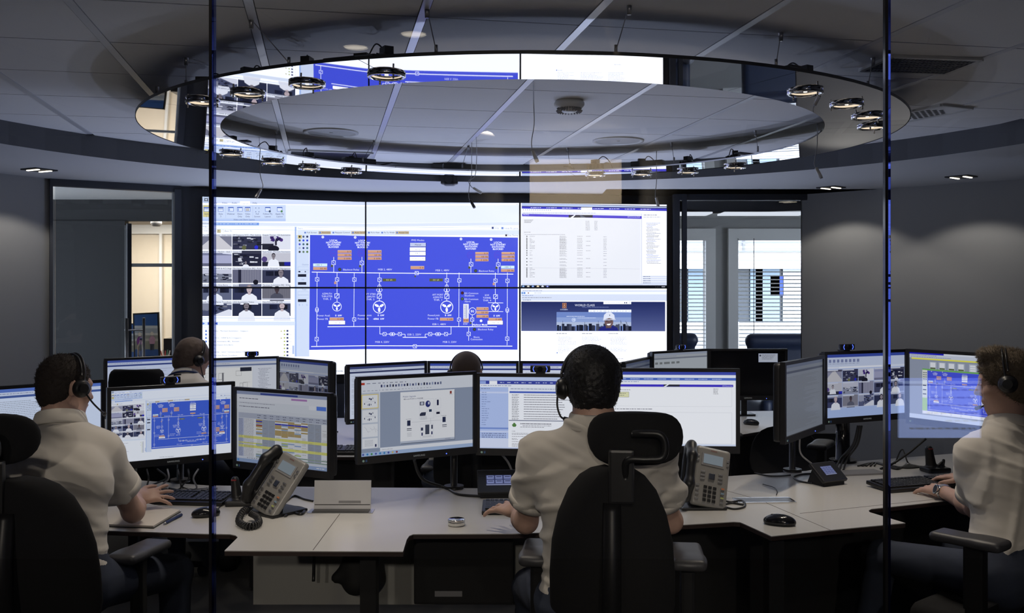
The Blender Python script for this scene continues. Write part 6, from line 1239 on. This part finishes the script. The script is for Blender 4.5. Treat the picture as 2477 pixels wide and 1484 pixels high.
# ------------------------------------------------------------------ people
def V(*a): return Vector(a)
def head_frame(c, yaw, pitch, roll=0.0):             # yaw 0 looks to +Y; positive yaw turns to the left; pitch down negative
    return Matrix.Rotation(yaw, 3, 'Z')@Matrix.Rotation(pitch, 3, 'X')@Matrix.Rotation(roll, 3, 'Y')
def add_head(s, c, Rm, neck, k=1.0):
    q = lambda x, y, z: c+Rm@V(x*k, y*k, z*k)
    s.ell(q(0, -.012, .030), (.076*k, .096*k, .088*k), Rm, .02)
    s.ell(q(0, .034, -.040), (.058*k, .055*k, .078*k), Rm, .03)
    s.ell(q(0, .022, -.075), (.050*k, .050*k, .040*k), Rm, .03)
    s.ell(q(0, .068, -.098), (.020*k, .018*k, .016*k), Rm, .02)
    s.ell(q(0, .078, .022), (.048*k, .014*k, .014*k), Rm, .02)              # brow
    s.cap(q(0, .086, .008), q(0, .106, -.030), .008*k, .012*k, .012)          # nose
    s.ell(q(0, .090, -.033), (.017*k, .012*k, .009*k), Rm, .008)
    for sg in (-1, 1):
        s.ell(q(sg*.030, .090, .000), (.014*k, .012*k, .010*k), Rm, .008, -1)   # eye sockets
        s.ell(q(sg*.030, .080, -.001), (.012*k, .011*k, .009*k), Rm, .004)
        s.ell(q(sg*.044, .060, -.030), (.018*k, .022*k, .020*k), Rm, .02)     # cheek
        E = Rm@Ry(sg*.12)@Rz(-sg*.45)
        s.ell(q(sg*.082, -.012, -.004), (.006*k, .019*k, .032*k), E, .006); s.ell(q(sg*.0885, -.006, -.002), (.005*k, .010*k, .017*k), E, .003, -1)
        s.cap(q(sg*.072, -.01, -.01), q(sg*.082, -.012, -.004), .012*k, .008*k, .01)
    s.ell(q(0, .086, -.062), (.024*k, .010*k, .006*k), Rm, .006); s.ell(q(0, .084, -.071), (.020*k, .010*k, .006*k), Rm, .005)
    s.cap(q(0, -.030, -.035), neck, .052*k, .060*k, .03)
def add_hand(s, wrist, direction, palm_n, side, curl=.35, spread=.12, k=1.0):
    d = Vector(direction).normalized(); n = Vector(palm_n); n = (n-d*n.dot(d)).normalized(); x = d.cross(n)*side   # x points to the thumb
    m = Matrix((x, d, n)).transposed()
    s.cap(wrist, wrist+d*.03*k, .026*k, .030*k, .02); s.rbox(wrist+d*.058*k, (.041*k, .045*k, .014*k), .013*k, m, .015)
    for i, (off, L, sp) in enumerate(((.031, .078, .9), (.010, .086, .25), (-.011, .080, -.3), (-.031, .064, -1.0))):
        b = wrist+d*.098*k+x*off*k; dd = (d+x*sp*spread*2).normalized(); c1 = (dd-n*curl*.5).normalized(); c2 = (dd-n*curl*1.5).normalized(); c3 = (dd-n*curl*2.4).normalized()
        p1 = b+c1*L*.48*k; p2 = p1+c2*L*.3*k; p3 = p2+c3*L*.22*k
        s.cap(b-dd*.02*k, p1, .0098*k, .0090*k, .006); s.cap(p1, p2, .0090*k, .0082*k, .003); s.cap(p2, p3, .0082*k, .0070*k, .003)
    b = wrist+d*.030*k+x*.030*k; t1 = b+(x*.75+d*.65-n*.2).normalized()*.042*k; t2 = t1+(x*.35+d*.95-n*.25).normalized()*.034*k; t3 = t2+(x*.1+d-n*.3).normalized()*.022*k
    s.cap(b, t1, .014*k, .0115*k, .012); s.cap(t1, t2, .0112*k, .0102*k, .004); s.cap(t2, t3, .0100*k, .0078*k, .004)
def person(name, label, loc, P_, skin='skin', hair='hair_dark', res=.006, shirt='shirt', hair_t=.012, hair_fn=None, fold_seed=1, bald=False, collar_ax=None, tail=True):
    t = thing(name, label, 'person', loc); g = P_; Rm = g['Rm']; hc = g['head']; nb = g['neck']; side = g['side']
    up = (nb-g['pelvis']).normalized()
    # body
    s = SDF(); add_head(s, hc, Rm, nb, g.get('hk', 1.0))
    s.ecap(g['pelvis'], g['chest'], .095, .090, side, 1.4, .04); s.cap(g['chest'], nb, .075, .058, .04)
    for sd in ('L', 'R'):
        sh, el, wr = g['sh'+sd], g['el'+sd], g['wr'+sd]
        s.cap(nb-up*.10, sh, .034, .042, .03); s.cap(sh, el, .048, .037, .03); s.cap(el, wr, .040, .027, .02)
        s.ell(el+(wr-el)*.28, (.040, .040, .040), None, .03)
        sgn = 1 if sd == 'L' else -1
        add_hand(s, wr, g['hd'+sd], g.get('pn'+sd, V(0, 0, 1)), g.get('th'+sd, sgn), g.get('curl'+sd, .3), g.get('spread'+sd, .12), g.get('handk', .96))
    sdf_obj('body', s, res, skin, t)
    # hair: a close cap on the skull
    q = lambda x, y, z: hc+Rm@V(x, y, z); k = g.get('hk', 1.0); rs = np.random.RandomState(fold_seed)
    f1 = rs.rand(6)*6.28
    def hn(X, Y, Z): return .0022*np.sin(150*X+40*np.sin(30*Z+f1[0])+f1[1])*np.sin(140*Z+30*np.sin(28*Y+f1[2]))+.0012*np.sin(300*X+90*Z+f1[3])*np.sin(260*Y+f1[4])
    s = SDF(); T = hair_t
    s.ell(q(0, -.016, .032), ((.077+T)*k, (.097+T)*k, (.088+T)*k), Rm, .02, disp=None if bald else hn)
    if not bald: s.ell(q(0, -.042, -.026), ((.068+T*.45)*k, (.056+T*.5)*k, .070*k), Rm, .03, disp=hn)
    big = (hc-V(.25, .25, .25), hc+V(.25, .25, .25))
    s.half(q(0, .055, .0), Rm@V(0, 1, -.55), *big, .008)            # face side
    s.half(q(0, 0, -.088 if not bald else -.05), Rm@V(0, .25, -1), *big, .010)     # nape
    for sg in (-1, 1):
        s.ell(q(sg*.088, -.006, -.006), (.022, .024, .036), Rm, .006, -1)
        s.ell(q(sg*.08, .045, -.055), (.03, .045, .060), Rm, .008, -1)
    if hair_fn: hair_fn(s, q, Rm, k, hn)
    ho = sdf_obj('hair', s, max(.0042, res*.8), hair, t)
    if g.get('strands'): strands(ho, g['strands'][0], g['strands'][1], Rm@V(*g['strands'][2]), fold_seed, g['strands'][3])
    # shirt with short sleeves
    s = SDF(); w = g.get('wide', 1.55)
    s.ecap(g['pelvis']+up*.0, g['chest'], .118, .128, side, w*.93, .05); s.ecap(g['chest'], nb-up*.085, .128, .075, side, w, .05)
    s.cap(nb-up*.075, g['shL'], .074, .062, .05); s.cap(nb-up*.075, g['shR'], .074, .062, .05); s.cap(nb-up*.020, nb-up*.12, .068, .100, .03, flat=True)
    for sd in ('L', 'R'):
        sh, el = g['sh'+sd], g['el'+sd]; f = g.get('slv'+sd, .66); s.cap(sh, sh.lerp(el, .1), .068, .070, .05); s.cap(sh, sh.lerp(el, f), .066, .073, .035, flat=True)
    sa = folds(.0125, fold_seed)
    def disp(X, Y, Z): return sa(X, Y, Z)
    s_ = s
    sdf_obj('polo_shirt', s_, .0070 if res < .008 else .010, shirt, t, disp=disp)
    b = MB()
    for sd in ('L', 'R'):                                  # sleeve hems
        sh, el = g['sh'+sd], g['el'+sd]; f = g.get('slv'+sd, .66); a = sh.lerp(el, f-.09); c_ = sh.lerp(el, f+.006); b.tube([a, a.lerp(c_, .1), c_, c_, a.lerp(c_, .6)], [.072, .0765, .0775, .066, .060], 28, caps=False)
    b.build('sleeve_hem', shirt, t, True)
    # collar: a folded band round the neck
    ax = collar_ax or up; ax = ax.normalized(); x = ax.cross(V(0, 1, 0)).normalized(); y = x.cross(ax); b = MB(); n = 40; cr = g.get('cr', .070)*1.07
    prof = [(.98, -.030), (.97, .008), (1.0, .017), (1.07, .012), (1.22, -.028), (1.19, -.036), (1.08, -.034)]
    rings = []
    for i in range(n):
        a = 2*math.pi*i/n; rings.append([nb+(x*math.cos(a)+y*math.sin(a)*1.05)*cr*r_+ax*(z+.004) for r_, z in prof])
    for i in range(n):
        o = len(b.v); b.v += rings[i]
    for i in range(n):
        for j in range(len(prof)-1): a, c_ = i*len(prof)+j, ((i+1) % n)*len(prof)+j; b.f.append([a, a+1, c_+1, c_]); b.sm.append(True)
    b.build('collar', shirt, t, True)
    # trousers and shoes
    s = SDF(); pv = g['pelvis']
    s.ecap(pv-up*.03, pv+up*.05, .125, .118, side, 1.38, .05)
    for sd in ('L', 'R'):
        hp = pv+side*(-.09 if sd == 'L' else .09)-V(0, 0, .03); kn, an = g['kn'+sd], g['an'+sd]; s.cap(hp, kn, .088, .066, .05); s.cap(kn, an, .062, .048, .03)
    sdf_obj('trousers', s, .012, 'jeans', t, disp=folds(.004, fold_seed+5))
    for sd in ('L', 'R'):
        an = g['an'+sd]; f = g.get('fwd', V(0, 1, 0)); s = SDF(); s.cap(V(an.x, an.y, .05)-f*.02, V(an.x, an.y, .04)+f*.15, .042, .036, k=.02); s.cap(an, V(an.x, an.y, .05), .045, .045, k=.03); s.half((0, 0, .005), (0, 0, -1), (an.x-.3, an.y-.3, -.1), (an.x+.3, an.y+.3, .2)); sdf_obj('shoe', s, .012, 'black_matt', t)
    return t
def strands(o, n, length, comb, seed, jitter=.5, w=.0011):   # short tapering strands rooted on the hair surface, in the same mesh
    me = o.data; nv = len(me.vertices); co = np.empty(nv*3); me.vertices.foreach_get('co', co); co = co.reshape(-1, 3); no = np.empty(nv*3); me.vertices.foreach_get('normal', no); no = no.reshape(-1, 3)
    rs = np.random.RandomState(seed); idx = rs.randint(0, nv, n); comb = np.array(comb, float)
    fs = np.empty(len(me.polygons)*4, int); me.polygons.foreach_get('vertices', fs); base = [tuple(f) for f in fs.reshape(-1, 4)]
    p = co[idx]+rs.normal(0, .0015, (n, 3)); d = no[idx]*.55+comb+rs.normal(0, jitter*.5, (n, 3)); d /= np.linalg.norm(d, axis=1)[:, None]; L = length*rs.uniform(.5, 1.2, n)[:, None]
    s1 = np.cross(d, rs.normal(0, 1, (n, 3))); s1 /= np.linalg.norm(s1, axis=1)[:, None]; s2 = np.cross(d, s1); p = p-no[idx]*.002
    V4 = np.stack([p+s1*w, p-s1*w*.5+s2*w, p-s1*w*.5-s2*w, p+d*L], 1).reshape(-1, 3); vs = np.concatenate([co, V4]); o0 = nv+4*np.arange(n)
    fl = base+[t for k in o0 for t in ((k, k+1, k+3), (k+1, k+2, k+3), (k+2, k, k+3))]
    m2 = bpy.data.meshes.new('hair'); m2.from_pydata(vs.tolist(), [], fl); m2.polygons.foreach_set('use_smooth', np.ones(len(fl), bool)); m2.materials.append(me.materials[0]); m2.update(); o.data = m2
def headset(label, c, Rm, mic_side=1, k=1.0, both=True, cable=True, dy=0.0):
    q = lambda x, y, z: c+Rm@V(x*k, (y+dy)*k, z*k); t = thing('headset', label, 'headset', q(0, 0, .13))
    b = MB(); pts = [q(.098*math.sin(a), -.006, .028+.108*math.cos(a)) for a in [R(-92+184*i/24) for i in range(25)]]; b.tube(pts, .0042, 8)
    pts2 = [q(.098*math.sin(a), -.018, .026+.106*math.cos(a)) for a in [R(-80+160*i/20) for i in range(21)]]; b.tube(pts2, .0042, 8); b.build('headband', 'black', t, True)
    for sg in ((-1, 1) if both else (mic_side,)):
        b = MB(); a_ = q(sg*.084, -.010, -.004); e_ = q(sg*.116, -.010, -.004); m_ = q(sg*.100, -.010, -.004); b.tube([a_, a_.lerp(e_, .2), a_.lerp(e_, .5), a_.lerp(e_, .85), e_], [.030*k, .036*k, .034*k, .028*k, .018*k], 24); b.build('ear_cup', 'black', t, True)
    b = MB(); s_ = mic_side; b.tube(curve([q(s_*.110, -.005, -.015), q(s_*.108, .035, -.055), q(s_*.092, .085, -.085), q(s_*.072, .112, -.092)]), .0032, 8); b.cyl(q(s_*.078, .106, -.091), q(s_*.055, .120, -.095), .0075, n=12); b.build('boom_microphone', 'black', t, True)
    return t

# middle operator
H = P(1431, 938, 3.12); Rm = head_frame(H, R(4), R(-12))
g3 = dict(head=H, Rm=Rm, strands=(5200, .008, (0, -.1, -.1), 1.6), neck=P(1437, 1014, 3.08), chest=P(1446, 1170, 3.10), pelvis=P(1440, 1440, 3.08), side=V(1, .03, 0), hk=.98, cr=.068,
          shL=P(1312, 1105, 3.14), elL=P(1272, 1262, 3.27), wrL=P(1254, 1238, 3.55), hdL=V(-.60, .75, 0), pnL=V(.25, -.6, .75), spreadL=.24, curlL=.34,
          shR=P(1572, 1100, 3.14), elR=P(1622, 1262, 3.27), wrR=P(1560, 1236, 3.58), hdR=V(-.2, 1, -.02), curlR=.35,
          knL=V(.07, 3.62, .52), knR=V(.40, 3.62, .52), anL=V(.08, 3.70, .10), anR=V(.40, 3.72, .10), wide=1.50)
person('person', 'man with short black hair in white polo shirt, at the middle of the near desk', P(1440, 1440, 3.08)*1.0, g3, hair='hair_black', hair_t=.016, fold_seed=3)
headset('black headset on the black-haired middle operator', H, Rm, -1, both=False)
# left operator
H = P(160, 938, 3.42); Rm = head_frame(H, R(-38), R(-10), R(-4))
g1 = dict(head=H, Rm=Rm, hk=.89, strands=(5200, .010, (0, .1, .5), .6), neck=P(146, 1014, 3.38), chest=P(128, 1150, 3.32), pelvis=P(136, 1395, 3.22), side=V(1, -.12, 0).normalized(), cr=.070,
          shR=P(238, 1092, 3.42), elR=P(322, 1238, 3.62), handk=.86, wrR=P(328, 1206, 3.92), hdR=V(.8, .5, .06), curlR=.26, spreadR=.30, pnR=V(-.3, -.75, .6), slvR=.62,
          shL=P(10, 1095, 3.36), elL=P(-30, 1250, 3.5), wrL=P(100, 1240, 3.75), hdL=V(.5, 1, 0), knL=V(-1.68, 3.8, .52), knR=V(-1.32, 3.80, .53), anL=V(-1.7, 3.85, .10), anR=V(-1.34, 3.86, .10), wide=1.55)
person('person', 'man with short brown hair in white polo shirt, seated at the left edge', P(136, 1395, 3.22)*1.0, g1, hair='hair_dark', hair_t=.004, fold_seed=8)
headset('black headset on the brown-haired man at the left edge', H, Rm, 1, k=.90, dy=.022)
wr = g1['wrR']; dr = (g1['wrR']-g1['elR']).normalized(); t = thing('wristband', 'pale wristband on the right wrist of the left-hand man', 'wristband', wr); MB().tube([-dr*.016, -dr*.012, dr*.0, dr*.004], [.029, .031, .031, .029], 20).build('band', 'white', t)
# fair-haired operator on the right, seen from the side
H = P(2432, 926, 3.80); Rm = head_frame(H, R(62), R(-8), R(3))
g4 = dict(head=H, Rm=Rm, strands=(5200, .017, (0, .1, .25), .5), neck=P(2436, 1028, 3.80), chest=P(2440, 1160, 3.72), pelvis=P(2445, 1370, 3.58), side=V(.80, .60, 0).normalized(), fwd=V(-.6, .8, 0), cr=.070,
          shL=P(2362, 1100, 3.70), elL=P(2362, 1232, 3.82), wrL=P(2282, 1190, 4.17), hdL=V(-.25, 1, -.02), pnL=V(-.1, -.5, .85), curlL=.42, spreadL=.2, thL=1,
          shR=P(2540, 1085, 4.02), elR=P(2480, 1190, 4.25), wrR=P(2345, 1160, 4.38), hdR=V(-.6, .6, 0), curlR=.45, knL=V(1.55, 4.05, .52), knR=V(1.9, 4.15, .52), anL=V(1.5, 4.15, .10), anR=V(1.85, 4.25, .10), slvL=.74, wide=1.5)
def quiff(s, q, Rm, k, hn):
    for i in range(7): s.cap(q(-.04+i*.013, .02, .115), q(-.045+i*.015, .062, .118+.006*(i % 2)), .018, .010, .015)
    s.ell(q(0, .03, .105), (.062, .055, .030), Rm, .02, disp=hn)
person('person', 'fair-haired man in white polo shirt, typing at the right edge', P(2445, 1370, 3.58)*1.0, g4, hair='hair_fair', hair_t=.010, hair_fn=quiff, fold_seed=14)
headset('black headset with boom microphone on the fair-haired man', H, Rm, 1)
wr = g4['wrL']; dr = (g4['wrL']-g4['elL']).normalized(); t = thing('wrist_watch', 'steel wrist watch on the left wrist of the fair-haired man', 'watch', wr); b = MB(); b.tube([-dr*.024, -dr*.020, dr*.0, dr*.004], [.030, .033, .033, .030], 24); b.build('strap', 'steel', t)
u = V(-1, -.25, .35); u = (u-dr*u.dot(dr)).normalized(); b = MB(); b.cyl(u*.030-dr*.01, u*.041-dr*.01, .021, n=28); b.build('case', 'chrome', t); b = MB(); b.cyl(u*.041-dr*.01, u*.0420-dr*.01, .017, n=24); b.build('dial', 'black', t)
# far-row man with a lanyard
H = P(464, 872, 5.5); Rm = head_frame(H, R(-40), R(-32), R(0))
g2 = dict(head=H, Rm=Rm, neck=P(448, 914, 5.45), chest=P(440, 965, 5.35), pelvis=P(440, 1085, 5.2), side=V(.95, -.3, 0).normalized(), hk=1.0, cr=.068,
          shL=P(385, 958, 5.35), elL=P(370, 1030, 5.5), wrL=P(430, 1040, 5.75), hdL=V(.3, 1, 0), shR=P(505, 962, 5.25), elR=P(530, 1030, 5.4), wrR=P(520, 1042, 5.7), hdR=V(0, 1, 0), knL=V(-1.95, 5.65, .52), knR=V(-1.65, 5.6, .52), anL=V(-1.95, 5.65, .1), anR=V(-1.65, 5.65, .1))
person('person', 'man with cropped hair and a blue lanyard, head bowed over the far desk', P(440, 1085, 5.2)*1.0, g2, hair='stubble', hair_t=.005, res=.009, fold_seed=21)
headset('thin black headset on the man with the blue lanyard', H, Rm, 1, k=.93, both=False)
t = thing('lanyard', 'blue lanyard round the neck of the cropped-haired far-row man', 'lanyard', g2['neck']); b = MB(); upv = (g2['neck']-g2['pelvis']).normalized(); x = upv.cross(V(0, 1, 0)).normalized(); y = x.cross(upv)
b.tube([(x*math.cos(a)*.094+y*math.sin(a)*.100)+upv*(-.010+.01*math.sin(a)) for a in [2*math.pi*i/32 for i in range(33)]], .0055, 6); b.build('ribbon', 'lanyard', t); b = MB(); b.box(-y*.106+upv*-.045+x*.0, (.04, .01, .014), bev=.003); b.build('clasp', 'black', t)
# far-row bald man
H = P(1128, 905, 5.45); Rm = head_frame(H, R(2), R(-16))
g5 = dict(head=H, Rm=Rm, neck=P(1128, 953, 5.42), chest=P(1120, 1010, 5.38), pelvis=P(1106, 1150, 5.3), side=V(1, 0, 0), wide=1.42, hk=1.02,
          shL=P(1052, 988, 5.38), elL=P(1035, 1075, 5.5), wrL=P(1075, 1070, 5.8), hdL=V(.2, 1, 0), shR=P(1200, 988, 5.38), elR=P(1215, 1075, 5.5), wrR=P(1180, 1070, 5.8), hdR=V(-.2, 1, 0), knL=V(-.38, 5.72, .52), knR=V(-.12, 5.72, .52), anL=V(-.38, 5.7, .1), anR=V(-.12, 5.7, .1))
person('person', 'bald man at the middle of the far row, mostly hidden by monitors', P(1106, 1150, 5.3)*1.0, g5, hair='stubble', hair_t=.003, res=.009, fold_seed=25, bald=True)
headset('thin black headset on the bald man', H, Rm, -1, k=.92, both=False)

# ------------------------------------------------------------------ office chairs (local: sitter faces +Y, origin on the floor under the seat)
def slab(rows, th, n=48, pw=2.6):                     # rows: (z, y, half width, bulge of the sides toward the sitter)
    rings = []
    for (z, y, hw, cv) in rows:
        r_ = []
        for i in range(n):
            a = 2*math.pi*i/n; ca, sa = math.cos(a), math.sin(a); x = math.copysign(abs(ca)**(2/pw), ca)*hw; yy = math.copysign(abs(sa)**(2/pw), sa)*th/2
            r_.append(Vector((x, y+yy+cv*(x/max(hw, .01))**2, z)))
        rings.append(r_)
    return rings
def make_chair(name, label, loc, rz, seat=.47, back_top=1.02, hw=.235, headrest=True, hz=1.13, arms=True, group=None, back_y=-.21, lx=0.0, flat=False, armz=.66, armx=.27, arm_yaw=0.0, hr_x=0.0, hr_w=.15, arm_y=.02, padm='armpad'):
    t = thing(name, label, 'chair', loc, rz, group)
    s = SDF(); s.rbox((0, .02, seat-.04), (.24, .24, .045), .04); s.cap((-.18, .24, seat-.04), (.18, .24, seat-.04), .045, k=.03); sdf_obj('seat', s, .015, 'chair_mesh', t, world=False)
    H_ = back_top-.50; rows = []
    for f, w in ((0, .55), (.03, .78), (.12, .92), (.28, 1.0), (.45, 1.0), (.62, .96), (.76, .86), (.88, .70), (.95, .52), (.985, .34), (1, .12)) if not flat else ((0, .7), (.05, .85), (.5, 1), (.9, 1), (.96, .96), (.985, .9), (1, .8)): rows.append((.50+f*H_, back_y-.05*math.sin(f*2.6)-.05*f+lx*f, hw*w, .05))
    b = MB(); b.loft(slab(rows, .05)); b.build('backrest', 'chair_mesh', t)
    b = MB(); b.tube(curve([(0, back_y-.05, .42), (0, back_y-.11, .6), (0, back_y-.13, .8), (0, back_y-.10, back_top-.1)]), [.028]*25, 12); b.build('back_spine', 'black', t)
    if headrest:
        y0 = back_y-.05; rows = [(hz+.078*math.sin(R(a)), y0-.008*math.cos(R(a)), hr_w*(abs(math.cos(R(a)))**.42), .05*abs(math.cos(R(a)))+.001) for a in (-88, -80, -70, -58, -45, -30, -15, 0, 15, 30, 45, 58, 70, 80, 88)]
        b = MB(); b.loft([[p+Vector((hr_x, 0, 0)) for p in r_] for r_ in slab(rows, .05)]); hr = b.build('headrest', 'chair_mesh', t)
        b = MB(); b.box((hr_x*.4, y0-.055, back_top-.02), (.075, .03, .16), bev=.008); b.build('headrest_post', 'black', t)
        b = MB(); b.tube(curve([(hr_x-.03, y0-.06, hz-.11), (hr_x-.025, y0-.075, hz-.055), (hr_x+.03, y0-.078, hz-.05), (hr_x+.075, y0-.075, hz-.045), (hr_x+.085, y0-.075, hz-.01), (hr_x+.07, y0-.075, hz+.022), (hr_x+.02, y0-.07, hz+.025), (hr_x-.01, y0-.06, hz+.022)], 6), .011, 12); b.build('headrest_bracket', 'black', t)
    if arms:
        for sg in (-1, 1):
            s = SDF(); c_ = Vector((sg*armx, arm_y, armz)); m_ = Rz(sg*arm_yaw); s.rbox(c_, (.055, .125, .017), .016, m_, .01); s.ell(c_+m_@Vector((0, -.06, .002)), (.058, .07, .018), m_, .015); sdf_obj('arm_pad', s, .006, padm, t, world=False)
            b = MB(); b.box(c_+Vector((0, -.02, -.13)), (.045, .07, .22), bev=.01); b.box(c_+Vector((-sg*.05, -.02, -.25)), (.14, .06, .035), bev=.01); b.build('arm_post', 'black', t)
    b = MB(); b.cyl((0, 0, .10), (0, 0, seat-.08), .028, n=18); b.box((0, 0, seat-.10), (.22, .26, .05), bev=.01); b.build('gas_lift', 'black', t)
    b = MB()
    for k in range(5):
        a = 2*math.pi*k/5+.3; b.tube([(0, 0, .10), (.16*math.cos(a), .16*math.sin(a), .085), (.31*math.cos(a), .31*math.sin(a), .065)], [.03, .022, .016], 8)
    b.build('star_base', 'black', t)
    for k in range(5):
        a = 2*math.pi*k/5+.3; b = MB(); x, y = .31*math.cos(a), .31*math.sin(a); b.cyl((x-.02*math.sin(a), y+.02*math.cos(a), .03), (x+.02*math.sin(a), y-.02*math.cos(a), .03), .03, n=16); b.build('castor', 'black', t)
    return t
c3 = P(1482, 0, 3.12); make_chair('office_chair', 'high-backed black office chair with S-shaped headrest bracket, under the middle operator', (c3.x, 3.14, 0), R(-6), back_top=1.10, hw=.19, hz=1.185, hr_w=.145, hr_x=.07, armz=.77, armx=.240, seat=.46, back_y=-.17)
c1 = P(95, 0, 3.2); make_chair('office_chair', 'high-backed black office chair cut by the left edge of the picture', (c1.x, 3.22, 0), R(8), back_top=1.06, hw=.25, hz=1.175, hr_w=.17, hr_x=-.10, armz=.70, armx=.265, seat=.44, back_y=-.22, arm_yaw=-.35, arm_y=.20)
c4 = P(2465, 0, 3.5); make_chair('office_chair', 'black office chair of the fair-haired man at the right edge', (c4.x, 3.56, 0), R(40), back_top=1.15, hw=.24, hz=1.255, hr_w=.14, armz=.755, armx=.28, seat=.46, back_y=-.24)
c2 = P(330, 0, 5.3); make_chair('office_chair', 'black chair back in front of the leftmost far-row monitor', (c2.x, 5.42, 0), R(5), back_top=1.20, hw=.150, headrest=False, seat=.48, back_y=-.12, flat=True)
c5 = P(1130, 0, 5.3); make_chair('office_chair', 'black office chair under the bald man in the far row', (c5.x+.08, 5.32, 0), R(-3), back_top=.98, hw=.24, headrest=False, seat=.46, back_y=-.20)
c6 = P(1885, 0, 5.6); make_chair('office_chair', 'empty black office chair between the two right-hand desks', (c6.x, 5.7, 0), R(150), back_top=.80, hw=.21, headrest=False, seat=.42, armz=.745, padm='black')

# ------------------------------------------------------------------ corridor side: what the glass partition reflects
rd = thing('desktop_monitor', 'lit corridor monitor, seen only as a pale reflection at the right', 'monitor', (2.39, -2.05, .97)); b = MB(); b.box((0, 0, 0), (.50, .03, .37)); b.build('bezel', 'black', rd)
cc = draw_page(71, (150, 170, 226), (90, 110, 190), 6); o = cc.emit('screen', screen_mat('corridor_screen', 5.0), rd, .46, .335, (0, 0, 1, 1), 0, 0, 0); o.matrix_local = Matrix.Translation((.23, .018, .1675))@Matrix.Rotation(math.pi, 4, 'Z')
b = MB(); b.box((0, 0, -.25), (.05, .03, .14)); b.box((0, 0, -.325), (.26, .2, .02)); b.build('stand', 'black', rd)
t = thing('side_table', 'dark table on the corridor side of the glass', 'table', (2.39, -2.05, 0)); MB().box((0, 0, .62), (1.2, .6, .03)).build('top', 'black', t)
for sx in (-.55, .55):
    for sy in (-.25, .25): MB().box((sx, sy, .30), (.04, .04, .61)).build('leg', 'black', t)
